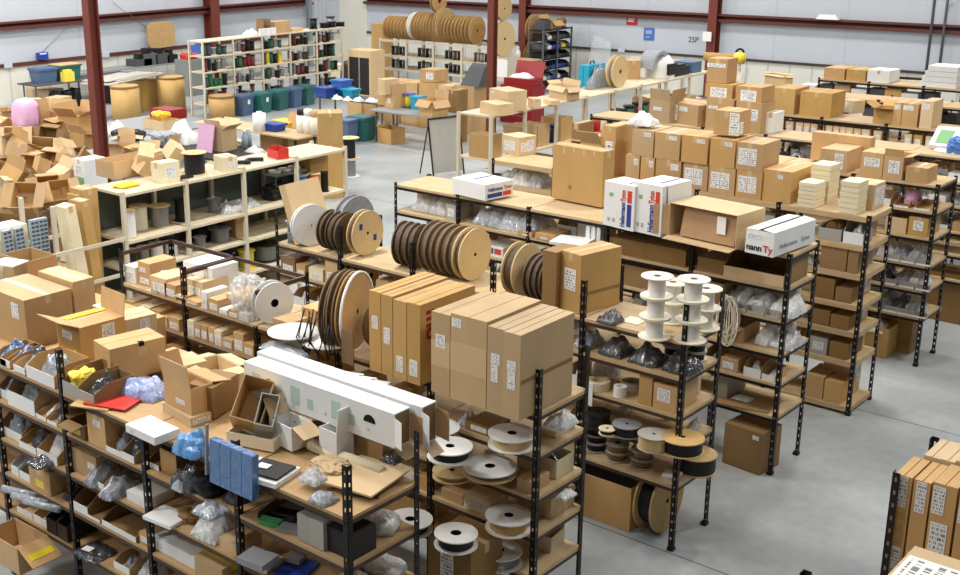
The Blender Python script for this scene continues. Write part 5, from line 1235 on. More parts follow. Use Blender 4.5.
# ---- fourth shelf (.90)
shelf_box('tan carton at the left edge on the fourth shelf, behind the yellow-stickered one', FX+.2, Z2, 8, 30, 450, .3, 'kraft', labs=[('x-', .8, .75, .2, .2)])
shelf_box('tan carton with a yellow sticker on the fourth shelf', FX, Z2, 28, 49, 474, .3, 'kraft', labs=[('x-', .5, .3, .4, .3, 'sticker', 'tape_yellow')])
pbag('dark pack lying on the yellow-stickered tan carton', 42, 466, 1.17, .2, .22, .05, 'bag_dark')
for i, (px, py) in enumerate(((20, 496), (30, 503), (42, 509))):
    p = at(px, py, Z2); tag(obj('wrapped_roll', MB().tube([(0, -.16, .03), (0, .16, .03)], .028, 0, 10).mesh('wrapped_roll', 'bag_grey'), None, (p.x, p.y, Z2+EPS), .3), f'grey wrapped roll, {ORD[i]} from left, on the fourth shelf at the left edge', 'roll')
for i, (pl, pr, top) in enumerate(((73, 87, 508), (88, 100, 523), (102, 136, 538))):
    shelf_bin(f'brown open bin, {ORD[i]} from left, in the empty row on the fourth shelf', FX, Z2, pl, pr, top, .36, 'kraft_dark', low=.42)
shelf_box('long white flat carton on the fourth shelf right of the third post', FX, Z2, 148, 190, 560, .3, 'card_white', plain=True, labs=[('x-', .2, .5, .08, .5)])
shelf_box('small tan carton with yellow top tape at the picture bottom', FX, Z2, 194, 222, 570, .2, 'kraft', tape='tape_yellow')
# ---- bottom shelf (.58)
for i, (pl, pr, top) in enumerate(((46, 56, 522), (57, 67, 528))): shelf_bin(['left', 'right'][i]+' black bin on the bottom shelf before the second post', FX, Z1, pl, pr, top, .34, 'black_card', 'black_plastic', low=.7)
pbag('dark blue flat bag with a white label on the bottom shelf', 94, 552, Z1+.0, .26, .3, .04, 'bag_dark')
sheet('white label card on the dark blue flat bag', 88, 549, Z1+.045, .06, .08, .003, .2, 'paper', 'card', 'card')
open_carton('open carton with a yellow-taped flap at the lower left corner of the picture', 'carton', *box3((22, 575), (-10, 556), (52, 562), .32, 548), flaps=(None, None, 120, None), m='kraft', fl=.8)
q = LABELS['open carton with a yellow-taped flap at the lower left corner of the picture'][0]; bb = q.bound_box[6]; L_ = min(bb[0], bb[1])*.8*.45
obj('tape', MB().slab((.03, -.866*L_-.004, bb[2]-.5*L_+.0075), (bb[0]-.06, 0, 0), (0, -.05, -.029), (0, -.0005, .001)).mesh('tape', 'tape_yellow'), q)
# ------------------------------------------------------------------ row with the tall brown cartons (second row)
X2 = R2
def tallc(label, pl, pr, top, X, d=.62, m='kraft', **k):
    k.setdefault('tape', False)
    x, y, z, sx, sy, sz = fb(X, Z5+EPS, pl, pr, top, d); return carton(label, 'carton', x, y, z, d, sy-.004, sz, 0, m, **k), (d, sy-.004, sz)
WB = 6.0
o, d = tallc('rightmost of the four tall grey-brown cartons on the row end', 505, 522.6, 336.4, 5.95, m='kraft_grey', labs=[('x-', .5, .62, .5, .12), ('x-', .5, .45, .45, .2)])
obj('tape_band', MB().box(d[0]*.02, -.0015, d[2]*.42, d[0]*.98, -.0004, d[2]*.47).mesh('tape_band', 'ink_tan'), o)
o, d = tallc('third from left of the four tall grey-brown cartons on the row end', 487.3, 504.6, 330.5, 5.96, m='kraft_grey', labs=[('x-', .5, .64, .5, .12), ('x-', .45, .47, .4, .2)])
o, d = tallc('widest of the four tall grey-brown cartons, with a pale tape band', 450.3, 487, 322.5, 5.97, m='kraft_grey', labs=[('x-', .17, .9, .26, .1)])
obj('tape_band', MB().box(-.0015, 0, d[2]*.34, -.0004, d[1], d[2]*.68).mesh('tape_band', 'tape'), o)
o, d = tallc('narrow leftmost of the four tall grey-brown cartons, beside the red-lettered one', 431, 450, 316, 5.98, m='kraft_grey', labs=[('x-', .5, .66, .5, .16)])
obj('tape_band', MB().box(-.0015, 0, d[2]*.34, -.0004, d[1], d[2]*.66).mesh('tape_band', 'tape'), o)
o, d = tallc('tall yellow-brown carton with dark red letters on its side', 406.5, 420, 305.7, 6.0, m='kraft_yellow', labs=[('x-', .5, .2, .6, .2)])
text_part(o, 'mo', .17, (d[0]*.2, -.002, d[2]*.72), (PI/2, PI/2, 0), 'ink_dark_red', bold=.006)
for i, (pl, pr, t, lb) in enumerate(((392.5, 406.2, 302.8, [('x-', .5, .2, .5, .2)]), (380.5, 392.2, 297, [('x-', .5, .5, .55, .2)]), (368.4, 380.3, 293.2, [('x-', .5, .62, .5, .16)]))):
    tallc(['second from right', 'third from right', 'leftmost'][i]+' of the four tall yellow-brown cartons beside the big brown reels', pl, pr, t, 6.0, m='kraft_yellow', labs=lb)
# end bay shelves
def disc_spool(label, px, py, z, R, w, fl='white_plastic', wd='kraft', h=.2, top=None, **k):
    p = at(px, py, z+w); return spool(label, 'spool', (p.x, p.y, z+EPS), R, w, 'z', fl, wd, hole=h, t=.008, wr=.8, top=top, **k)
disc_spool('white-topped spool on the shelf right under the tall grey-brown cartons', 512, 433, Z4, .165, .09, 'white_plastic', 'tan_reel')
disc_spool('white disc spool left of the one under the tall grey-brown cartons, front', 450, 446, Z4, .155, .08, 'white_plastic', 'winding_black')
shelf_box('open crate with a crumpled white bag at the right of the row end, upper shelf', X2+.32, Z4, 533, 556, 432, .24, 'card_cream', plain=True)
pbag('crumpled white bag lying on the crate at the row end', 561, 424, Z4+.13, .24, .2, .1, 'bag_white', rough=.4)
for i in range(3): 
    disc_spool(f"{['lowest', 'middle', 'top'][i]} of three stacked pale discs on the second shelf of the row end", 490, 466, Z3+i*.058, .185, .054, 'tan_reel', 'kraft_dark', top=['tan_reel', 'white_plastic', 'white_plastic'][i])
disc_spool('flat pale disc left of the three stacked ones on the second shelf', 452, 470, Z3, .14, .05, 'tan_reel', 'kraft', h=.15)
open_carton('open crate of dark parts on the second shelf of the row end', 'carton', X2+.33, 4.24, Z3+EPS, .22, .34, .14, 0, 'card_cream', flaps=(None,)*4)
bag('dark parts heaped in the open crate of the row end', X2+.44, 4.41, Z3+.02, .18, .28, .13, 'bag_dark', rough=.4)
disc_spool('white spool with black hub on the third shelf of the row end', 511, 516, Z2, .165, .1, 'white_plastic', 'kraft')
disc_spool('white disc with black hub left on the third shelf, above the brown labelled carton', 456, 533, Z2, .15, .09, 'white_plastic', 'winding_black', h=.25)
for i in range(4): carton(f'slim tan box, {ORD[i]} from left, standing on the third shelf of the row end', 'box', X2+.28+i*.075, 4.24, Z2+EPS, .07, .3, .16, 0, m='kraft_light', plain=True, group='slim boxes on the row end', name='slim_box')
pbag('clear wrap lying on the slim tan boxes', 560, 494, Z2+.165, .2, .22, .05, 'bag_white')
disc_spool('white spool wrapped in clear film on the bottom shelf of the row end', 500, 550, Z1, .16, .1, 'white_plastic', 'winding_grey')
bag('crumpled clear film before the wrapped white spool', X2-.04, yat(X2, .5, 492), Z1-.24, .12, .36, .3, 'wrap', rough=.3, cat='plastic film', name='plastic_film', tilt=(0, -.2, 0))
open_carton('small white open box on the bottom shelf of the row end', 'carton', X2+.36, 4.28, Z1+EPS, .2, .24, .12, .1, 'card_cream', flaps=(None, 20, None, None))
a = fb(5.72, 0, 428, 471, 553, .36); carton('brown carton with white label standing in front of the row end by the wrapped spool', 'carton', *a, m='kraft_dark', labs=[('x-', .45, .8, .3, .26)])
# second bay shelves seen past the nearest row
disc_spool('white disc with black hub behind the corner post, fourth shelf', 410, 519, Z2, .16, .08, 'white_plastic', 'winding_black', h=.22)
carton('brown carton behind the corner post on the fourth shelf, under the white disc', 'carton', X2+.04, 5.25, Z1+EPS, .5, .7, .2, m='kraft', plain=True)
disc_spool('white disc behind the long white boxes on the upper shelf', 437, 427, Z4, .16, .08, 'white_plastic', 'winding_grey', h=.22)
# big brown reels and white discs on top
BR = X2+.12
yf = yat(BR, Z5+.31, 354)
rl = [(yf-.06, .305), (yf+.01, .31), (yf+.08, .3)]
for i, (y, R) in enumerate(rl):
    spool('front brown reel with white rim of the big upright group beside the tall cartons' if i == 0 else f'big brown reel, {ORD[i]} behind the white-rimmed one', 'reel', (BR-.34*(y-rl[0][0]), rl[0][0]+.09+.94*(y-rl[0][0]), Z5+EPS), R, .055, 'y', 'brown_reel' if i else 'card_reel', 'hose_brown', t=.01, hole=.06, wr=.88, rot=.33, group=None if i == 0 else 'big brown reels')
o = tag(obj('reel_half', MB().lathe([(0, 0), (.2, 0), (.2, .02), (0, .02)], 0, 30).mesh('reel_half', 'brown_reel'), None, (BR+.16, yf-.12, Z5+.205), (PI/2, 0, 0)), 'dark brown disc leaning in front of the white-rimmed reel', 'disc')
fr_ = [q for q in LABELS['front brown reel with white rim of the big upright group beside the tall cartons']][0]
obj('rim', MB().lathe([(.296, .043), (.312, .043), (.312, .06), (.296, .06)], 0, 40, close=True).mesh('rim', 'white_plastic'), fr_)
b = MB(); rr = random.Random(5)
for k in range(16):
    x, y = BR-.3+rr.uniform(-.03, .06), yf-.05+rr.uniform(-.04, .3)
    b.tube([(x, y, Z5+.28+rr.uniform(0, .1)), (x-.05+rr.uniform(-.03, .03), y+rr.uniform(-.05, .05), Z5+.14), (x-.02, y+rr.uniform(-.05, .05), Z5+.012)], .005, 0, 5)
tag(tag(obj('cable_strands', b.mesh('cable_strands', 'winding_black')), 'dark cable strands hanging in front of the big brown reels', 'cables'), kind='stuff')
tag(obj('tag_board', MB().slab((0, 0, 0), (0, -.12, 0), (.0, 0, .26), (.008, 0, 0)).mesh('tag_board', 'brown_reel'), None, (BR-.27, yf-.12, Z5+EPS)), 'narrow brown board leaning before the big brown reels', 'board')
p = at(270, 341, Z5)
e = spool('white reel wrapped in clear plastic standing left of the flat white disc', 'reel', (X2+.16, yat(X2+.16, 2.0, 270), Z5+EPS), .175, .09, 'y', 'white_plastic', 'winding_grey', rot=-.3, hole=.2, hub='winding_black')
bag('crumpled clear plastic wrapped round the left of the white reel', X2+.1, yat(X2+.16, 2.0, 270)+.19, Z5+EPS, .26, .26, .36, 'wrap', rough=.3, seed=77)
p = at(293, 331, Z5+.12); e = tag(empty('turntable_disc', (p.x, p.y, Z5+EPS)), 'flat white disc on a short stand right of the plastic-wrapped reel', 'disc')
obj('disc', MB().lathe([(0, .11), (.2, .11), (.2, .12), (.06, .12), (.055, .13), (.03, .13), (.03, .122), (0, .122)], 0, 36).mesh('disc', 'white_plastic'), e); obj('core', MB().cyl(.08, 0, .11, 0, 20).mesh('core', 'white_plastic'), e)
p = at(322, 342, Z5+.08); e = tag(empty('turntable_disc', (p.x+.05, p.y, Z5+EPS)), 'flat white disc half hidden behind the big brown reels', 'disc')
obj('disc', MB().lathe([(0, .07), (.2, .07), (.2, .08), (0, .08)], 0, 36).mesh('disc', 'white_plastic'), e); obj('core', MB().cyl(.08, 0, .07, 0, 20).mesh('core', 'kraft'), e)
pbag('grey flat bags lying before the flat white discs', 285, 352, Z5, .2, .5, .06, 'bag_grey')
for i in range(3): sheet(f'white flat part, {ORD[i]} from left, on the shelf before the tall yellow-brown cartons', 352+i*13, 376+i*4, Z5, .08, .16, .012, .3, 'white_plastic', 'part', 'flat_part')
# cartons on the left bays
def sb2(label, z, pl, pr, top, d=.34, m='kraft', dx=.02, lab=True, **k):
    return shelf_box(label, X2+dx, z, pl, pr, top, d, m, labs=[('x-', .5, .4, .7, .5)] if lab else (), tape=False, plain=True, cat='box', name='small_box', **k)
for i, (pl, pr, top, m, dx, w) in enumerate(((124, 135, 268, 'card_white', .05, 'white-labelled box at the left end'), (137, 149, 275.5, 'kraft', .08, 'small brown box, lower of two'), (150, 166, 280, 'kraft_light', .0, 'tan box with white label'), (167, 178, 287, 'kraft', .0, 'brown box behind the bare frame post'), (186, 202, 283, 'kraft_light', .12, 'pale brown box left of the white printed carton'))):
    sb2(w+', top shelf of the bare-framed row', Z5, pl, pr, top, .3, m, dx)
x, y, z, sx, sy, sz = fb(X2+.08, Z5+EPS, 137, 149, 275.5, .3)
carton('small brown box stacked on another near the left end of the bare-framed row', 'box', x, y, z+sz+EPS, .3, sy, sz*.95, m='kraft', plain=True, labs=[('x-', .4, .3, .5, .4)], name='small_box')
sb2('white printed carton behind the bare frame', Z5, 183, 212, 269, .3, 'card_white', .25)
for i, (px, py) in enumerate(((220, 290), (168, 285), (240, 299))): pbag(f"white bag of parts, {ORD[i]}, among the boxes of the bare-framed row", px, py, Z5, .2, .16, .14, 'bag_white', rough=.4)
rowA = [(124, 137, 285, 'card_white'), (138, 148, 293, 'kraft_light'), (150, 158, 293, 'card_white'), (172, 184.5, 300, 'kraft_light'), (185.5, 198, 303, 'kraft'), (201, 206.5, 293, 'card_white'), (208, 218, 301, 'kraft'), (219, 227, 311, 'card_white'), (228, 238, 312, 'kraft'), (238.5, 248, 316, 'card_white')]
for i, (pl, pr, top, m) in enumerate(rowA):
    if i in (0, 1): continue
    sb2(f'small labelled box, {ORD[i]} in the front line on the top shelf of the bare-framed row', Z5, pl, pr, top, .24, m, -.0 if i > 2 else .0)
a = fb(X2+.02, Z5+EPS, 228, 248, 314, .28)
sb2('brown carton with label stacked on the small boxes of the bare-framed row', Z5+.14, 226, 248, 300, .28, 'kraft_light', .03)
rowB = [(122, 130, 302), (131, 139, 306), (141, 150, 308), (151, 160, 312), (160.5, 167, 318), (168, 179, 320), (187, 193.5, 322), (194, 200, 325), (200.5, 207, 327), (208, 213.5, 329), (214, 221, 332), (222, 232, 341), (233, 243, 335), (244, 254, 346)]
for i, (pl, pr, top) in enumerate(rowB):
    sb2(f'slim labelled box, {ORD[i]} from left, second shelf of the bare-framed row', Z4, pl, pr, top, .3, ['kraft', 'kraft', 'card_cream', 'kraft'][i % 4], .0)
for i, (pl, pr, top) in enumerate(((125, 140, 335), (142, 158, 342), (186, 203, 358), (206, 226, 366), (228, 246, 374))):
    sb2(f'brown box, {ORD[i]} from left, third shelf of the bare-framed row', Z3, pl, pr, top, .3, 'kraft_dark', .06)
for i, (pl, pr, top, m) in enumerate(((258, 272, 352, 'kraft'), (275, 290, 356, 'card_white'), (293, 310, 362, 'kraft'), (314, 328, 368, 'kraft'))): sb2(f'box, {ORD[i]} from left, on the second shelf under the flat white discs', Z4, pl, pr, top, .3, m, .05)
# ------------------------------------------------------------------ third row: hose reels and wire spools on top
X3 = R3
def reelY(label, px, Rr, w, x, m='brown_reel', wd='hose_brown', rot=0, **k):
    y = yat(x, Z5+Rr, px); return spool(label, 'reel', (x, y, Z5+EPS), Rr, w, 'y', m, wd, t=.012, hole=.07, rot=rot, wr=.88, **k)
# big leaning flat carton and discs at the left
p = at(301, 247, Z5)
o = carton('big flat tan carton leaning behind the white disc', 'carton', p.x, p.y, Z5+.03, .5, .09, .62, 0, m='kraft_light', tilt=(-.33, .0, .05), tape='tape')
p = at(312, 246, Z5)
spool('white disc reel leaning on the flat tan carton', 'reel', (X3+.16, yat(X3+.16, Z5+.22, 309), Z5+EPS), .215, .06, 'y', 'white_plastic', 'cream_plastic', rot=-.3, hole=.04, t=.012)
reelY('large grey translucent reel behind the dark reels', 350, .26, .1, X3+.42, 'cloth_grey', 'winding_grey')
for i, px in enumerate((333, 338.5, 344)): reelY(f'dark brown reel, {ORD[i]} from left, before the tan reel with blue labels', px, .2, .07, X3+.2, 'hose_brown', 'hose_brown', group='dark reels by the tan one')
e = reelY('tan reel face with two blue labels', 362, .225, .08, X3+.25, 'tan_reel', 'hose_brown')
for dx, dy in ((-.1, .08), (.1, -.06)): obj('label', MB().box(dx-.022, dy-.03, .0806, dx+.022, dy+.03, .0825).mesh('label', 'ink_blue'), e)
for i, px in enumerate((402, 408.5, 415)): reelY(f'dark brown reel, {ORD[i]} from left, leaning in the middle of the reel row', px, .21, .075, X3+.25, 'hose_brown', 'hose_brown', rot=.2, group='dark leaning reels')
for i, px in enumerate((436, 442.5, 449, 455, 461)): reelY(f'brown hose reel, {ORD[i]} from left, in the row of five before the tan face', px, .24, .085, X3+.27, 'brown_reel', 'hose_brown', group='five brown hose reels')
reelY('tan-faced reel at the right of the five brown hose reels', 468, .242, .085, X3+.27, 'tan_reel', 'hose_brown')
reelY('tan-faced reel standing alone before the pale yellow carton', 516, .232, .12, X3+.2, 'tan_reel', 'hose_brown')
for i, px in enumerate((536, 541.5, 547)): reelY(f'dark reel, {ORD[i]} from left, between the lone tan reel and the pale yellow carton', px, .2, .06, X3+.2, 'hose_brown', 'hose_brown', group='dark reels by the pale carton')
o = carton('narrow brown carton with open side left of the pale yellow carton', 'carton', *fb(X3+.02, Z5+EPS, 543, 557, 253, .3), m='kraft_dark', plain=True)
a = box3((579, 315), (559, 308), (619, 293), Z5, 256)
o = carton('pale yellow-brown carton with a round-edged label, standing on the reel row', 'carton', *a, m='kraft_yellow')
lb_ = label_plate(o, 'x-', .5, .55, .55, .36, a[3:6])
obj('tape_band', MB().box(0, -.0015, a[5]*.3, a[3], -.0004, a[5]*.36).mesh('tape_band', 'ink_tan'), o)
for i in range(3): smallspool(f"bright grey spool, {['lowest', 'middle', 'top'][i]} of the stack left of the big flat tan carton", X3+.12, 8.62, Z5+EPS+i*.112, .085, .11, 'grey_plastic', 'winding_grey')
smallspool('bright grey spool right of the stack beside the flat tan carton', X3+.36, 8.58, Z5+EPS, .085, .11, 'white_plastic', 'winding_grey')
# wire spools on the end
SP = []
for i, (px, py, n) in enumerate(((652, 338, 3), (686, 341, 3), (669, 322, 2), (702, 329, 2))):
    p = at(px, py, Z5)
    for k in range(n):
        q = spool(f"{['lowest', 'middle', 'top'][k] if n == 3 else ['lower', 'upper'][k]} white wire spool of the {['front left', 'front right', 'rear left', 'rear right'][i]} stack on the row end", 'spool', (p.x+.03, p.y, Z5+EPS+k*.168), .125, .166, 'z', 'cream_plastic', 'white_plastic', wr=.55, hole=.25, t=.008, hub='card_grey')
p = at(607, 323, Z5); bag('shiny grey bag on the shelf left of the white wire spools', p.x+.05, p.y, Z5+EPS, .22, .2, .1, 'bag_dark', rough=.35)
sheet('pale ring lying left of the white wire spools', 634, 321, Z5, .16, .16, .006, 0, 'cream_plastic', 'ring', 'ring')
# shelves of the row end
for i, (px, py, s, m) in enumerate(((594, 342, .2, 'bag_grey'), (614, 354, .26, 'bag_dark'), (644, 364, .3, 'bag_dark'), (676, 371, .3, 'bag_dark'))):
    p = at(px, py, Z4); bag(f'dark shiny bag, {ORD[i]} from left, on the shelf below the white wire spools', X3+.18, p.y, Z4+EPS, .3, s, .15, m, rough=.35)
for i in range(3):
    for j in range(2): spool(f"{['lowest', 'middle', 'top'][i]} black flat spool of the {['front', 'rear'][j]} stack below the white wire spools", 'spool', (X3+.47, 4.27+.2*j, Z4+EPS+i*.075), .09, .07, 'z', 'white_plastic', 'winding_black', wr=.8, t=.006)
def tape_roll(label, px, py, z, R, w, m='card_cream', **k):
    p = at(px, py, z); return tag(obj('tape_roll', cached(('tr', m)+r3(R, w), lambda: MB().lathe([(R*.55, 0), (R, 0), (R, w), (R*.55, w)], 0, 26, False, close=True).mesh('tape_roll', m)), None, (p.x, p.y, z+EPS)), label, 'tape roll', **k)
tape_roll('wide cream tape roll on the third shelf of the spool row end, left', 598, 388, Z3, .1, .07)
tape_roll('small white tape roll right of the wide cream one', 620, 396, Z3, .055, .09, 'white_plastic')
tape_roll('grey tape roll behind the small white one', 632, 388, Z3, .09, .06, 'card_grey')
pbag('silver bag behind the wide cream tape roll', 606, 372, Z3, .14, .26, .15, 'bag_clear')
sb = shelf_box('brown carton with a clear bag, left of the labelled carton on the third shelf', X3+.03, Z3, 640, 653, 372, .3, 'kraft', plain=True)
shelf_box('brown carton with framed white label on the third shelf of the spool row end', X3+.02, Z3, 654, 677, 389, .34, 'kraft', labs=[('x-', .45, .6, .55, .5)], plain=True)
carton('pale carton at the right of the framed-label carton', 'carton', X3+.36, 4.26, Z3+EPS, .22, .2, .15, m='card_cream', plain=True)
for i, (px, py, R, w, fl, wd, tp, lb) in enumerate((
  (598, 412, .11, .1, 'black_plastic', 'winding_black', None, 'black spool at the left of the fourth shelf, spool row end'),
  (627, 424, .12, .09, 'grey_plastic', 'winding_black', None, 'dark spool with grey top in the middle of the fourth shelf'),
  (654, 434, .13, .12, 'card_grey', 'tan_reel', None, 'grey-topped flat spool left of the corner post, fourth shelf'),
  (683, 437, .17, .12, 'wood_reel', 'winding_black', None, 'wood-topped black spool at the end of the fourth shelf'))):
    p = at(px, py, Z2+w); spool(lb, 'spool', (p.x, p.y, Z2+EPS), R, w, 'z', fl, wd, wr=.92)
e = tag(empty('white_funnel', (X3+.5, 4.5, Z2+EPS)), 'white plastic funnel standing behind the wood-topped black spool', 'funnel'); obj('cone', MB().lathe([(.03, 0), (.035, .18), (.11, .27), (.11, .28)], 0, 18).mesh('cone', 'white_plastic'), e)
p = at(626, 408, Z2+.1); disc_spool('cream flat disc left of the dark grey-topped spool', 606, 428, Z2, .07, .05, 'card_cream', 'winding_black')
for i, (px, py, n) in enumerate(((591, 452, 3), (612, 462, 2), (637, 469, 3))):
    p = at(px, py, Z1)
    for k in range(n): smallspool(f"{ORD[k]} spool from below of the {['left', 'middle', 'right'][i]} stack on the bottom shelf, spool row end", p.x+.08, p.y, Z1+EPS+k*.075, .1, .072, 'card_grey', 'kraft_dark' if i else 'winding_black')
p = at(698, 452, Z1+.15); spool('large black spool with pale wooden top overhanging the bottom shelf end', 'spool', (p.x, p.y, Z1+EPS), .17, .15, 'z', 'wood_reel', 'winding_black', wr=.95)
sheet('white papers at the corner post of the bottom shelf', 672, 476, Z1, .14, .14, .02, .2, 'paper', 'papers', 'papers')
tag(obj('label_tag', MB().box(0, 0, 0, .004, .05, .2).mesh('label_tag', 'paper'), None, (X3-.006, 4.93, 1.06)), 'white label strip hanging on the post left of the spool shelves', 'tag')
# floor under it
o = open_carton('big open carton with a black inside on the floor under the spool row end', 'carton', X3+.04, 4.55, 0, .5, .62, .4, 0, 'kraft', flaps=(None,)*4, inside='black_card')
tag(obj('black_infill', MB().box(.012, .012, .01, .488, .608, .37).mesh('black_infill', 'black_plastic'), o))  # solid black block fills the inside of the carton
spool('large tan reel standing on the floor under the spool row end', 'reel', (X3+.27, 4.5, .0015), .28, .17, 'y', 'wood_reel', 'winding_black', t=.016, hole=.08, wr=.8)
p = at(690, 505)

# lower shelf of the third row, seen between the reels
for i, (pl, pr, top, m) in enumerate(((280, 294, 259, 'kraft_dark'), (307, 321, 270, 'card_cream'), (325, 337, 263, 'kraft'), (296, 305, 266, 'kraft'))): shelf_box(f"{['dark brown', 'cream', 'brown', 'small brown'][i]} box on the shelf under the flat tan carton and white disc", X3+.02, Z4, pl, pr, top, .3, m, plain=True, labs=[('x-', .5, .3, .7, .4)])
pbag('grey-green bag between the boxes under the white disc', 314, 272, Z4, .26, .2, .2, 'bag_grey')
for i, px in enumerate((345, 352, 359, 366)): smallspool(f'tan coil, {ORD[i]} from left, under the shelf deck of the tan reel with blue labels', X3+.2, yat(X3+.2, Z4+.1, px), Z4+EPS, .12, .07, 'card_reel', 'hose_brown', lying='y', name='coil', cat='coil')
for i, (pl, pr, top, m) in enumerate(((376, 388, 283, 'kraft'), (390, 402, 287, 'kraft'), (494, 507, 318, 'kraft_dark'))): shelf_box(f'brown box, {ORD[i]} from left, on the second shelf under the brown hose reels', X3+.02, Z4, pl, pr, top, .3, m, plain=True)
# ------------------------------------------------------------------ fourth row: white lettered boxes on top
X4 = R4; Z6 = 2.11
BRAND_A, BRAND_B = 'Hellermann', 'Tyton'
def lettered(o, dims, face='x-', up=True, s=.1, u=.5, v=.5):
    """Two-tone lettering with a blue and a red block beside it."""
    sx, sy, sz = dims
    if face == 'x-':      # letters running up the front
        yy = sy*(1-u)
        text_part(o, BRAND_A, s, (-.003, yy, sz*v-.002), (PI/2, -PI/2, -PI/2), 'ink_blue', 'lettering', align='CENTER')
        text_part(o, BRAND_B, s, (-.003, yy, sz*v+.19+s*2.1), (PI/2, -PI/2, -PI/2), 'ink_red', 'lettering', align='CENTER')
    return o
def whitebox(label, A, B, C, top, kind):
    x, y, z, sx, sy, sz, r = box3(A, B, C, Z6+EPS, top)
    o = carton(label, 'carton', x, y, z, sx, sy, sz, r, m='card_white', tape=False, name='lettered_carton'); return o, (sx, sy, sz)
o, (sx, sy, sz) = whitebox('white lettered carton lying at the left of the white-box row', (485, 203), (452, 195), (513, 192.5), 187, 0)
L = sx*.86; h = sz*.5
text_part(o, BRAND_A, h*.72, (sx*.36, -.003, sz*.62), (PI/2, 0, 0), 'ink_blue', sx=min(1, sx*.5/(h*.72*4.6)))
text_part(o, BRAND_B, h*.72, (sx*.8, -.003, sz*.62), (PI/2, 0, 0), 'ink_red', sx=min(1, sx*.28/(h*.72*2.5)))
obj('blue_block', MB().box(sx*.08, -.0025, sz*.12, sx*.6, -.0005, sz*.38).mesh('blue_block', 'ink_blue'), o); obj('red_block', MB().box(sx*.63, -.0025, sz*.12, sx*.92, -.0005, sz*.38).mesh('red_block', 'ink_red'), o)
obj('stripe', MB().box(sx*.3, sy*.55, sz+.0004, sx*.95, sy*.62, sz+.002).mesh('stripe', 'ink_blue'), o)
for i, (A, B, C, top) in enumerate((((633, 232), (603, 224.5), (652, 222), 187), ((663.5, 238), (635.5, 231.5), (691, 219), 187.5))):
    o, (sx, sy, sz) = whitebox(['left', 'right'][i]+' one of two upright white lettered cartons side by side', A, B, C, top, 1)
    s = sz*.175
    text_part(o, BRAND_A, s, (-.003, sy*.36, sz*.33), (PI/2, -PI/2, -PI/2), 'ink_blue', sx=min(1, sz*.56/(s*4.75)), bold=.002)
    text_part(o, BRAND_B, s, (-.003, sy*.36, sz*.75), (PI/2, -PI/2, -PI/2), 'ink_red', sx=min(1, sz*.27/(s*2.55)), bold=.002)
    obj('blue_block', MB().box(-.0025, sy*.09, sz*.08, -.0005, sy*.23, sz*.58).mesh('blue_block', 'ink_blue'), o)
    obj('red_block', MB().box(-.0025, sy*.09, sz*.61, -.0005, sy*.23, sz*.88).mesh('red_block', 'ink_red'), o)
    obj('green_mark', MB().box(-.0025, sy*.7, sz*.68, -.0005, sy*.82, sz*.76).mesh('green_mark', 'ink_green'), o)
    obj('stripe', MB().box(sx*.25, sy*.3, sz+.0004, sx*.95, sy*.38, sz+.002).mesh('stripe', 'ink_blue'), o)
    for q in range(2): obj('handling_mark', MB().box(-.0025, sy*(.62+.16*q), sz*.12, -.0005, sy*(.7+.16*q), sz*.2).mesh('handling_mark', 'card_grey'), o)
    if i == 1: obj('flap', MB().slab((sx*.15, -.004, sz), (sx*.85, 0, 0), (0, -.02, -sz*.52), (0, -.004, 0)).mesh('flap', 'card_white'), o)
a = box3((601, 209.5), (551.5, 199.5), (612, 205), Z6+EPS, 154)
o = carton('tall brown carton with stained top edge in the middle of the white-box row', 'carton', *a, m='kraft_yellow', tape='tape')
for k in range(4): obj('tape', MB().box(-.0015, a[4]*(.16+.2*k), a[5]-.05-.03*(k % 2), -.0004, a[4]*(.16+.2*k)+.02, a[5]-.005).mesh('tape', 'tape'), o)
obj('mark', MB().box(-.0015, a[4]*.6, a[5]*.22, -.0004, a[4]*.66, a[5]*.3).mesh('mark', 'ink_tan'), o)
# carton lying open towards the aisle
a = box3((735, 252.5), (668, 237.5), (762.5, 238), Z6+EPS, 218)
x, y, z, sx, sy, sz, r = a
def lying():
    b = MB(); t = .006
    b.box(0, 0, 0, sx, sy, t); b.box(0, 0, sz-t, sx, sy, sz); b.box(0, 0, t, sx, t, sz-t); b.box(0, sy-t, t, sx, sy, sz-t); b.box(sx-t, t, t, sx, sy-t, sz-t)
    return b.mesh('carton', 'kraft_light')
o = tag(obj('lying_carton', lying(), None, (x, y, z), r), 'large tan carton lying open-sided, right of the white lettered pair', 'carton')
obj('flap', MB().slab((0, .0, .003), (0, sy, 0), (-.1, 0, -.012), (0, 0, .005)).mesh('flap', 'kraft_light'), o)
f = obj('inner_flap', MB().slab((.02, .03, .02), (0, sy*.8, 0), (.06, 0, sz*.86), (.006, 0, 0)).mesh('inner_flap', 'kraft_inside'), o)
obj('flap', MB().slab((0, sy, .01), (-.08, .12, 0), (0, 0, sz*.9), (.004, .004, 0)).mesh('flap', 'kraft'), o)
obj('shipping_label', MB().box(.026, .13, sz*.34, .032, .22, sz*.85).mesh('shipping_label', 'paper'), o)
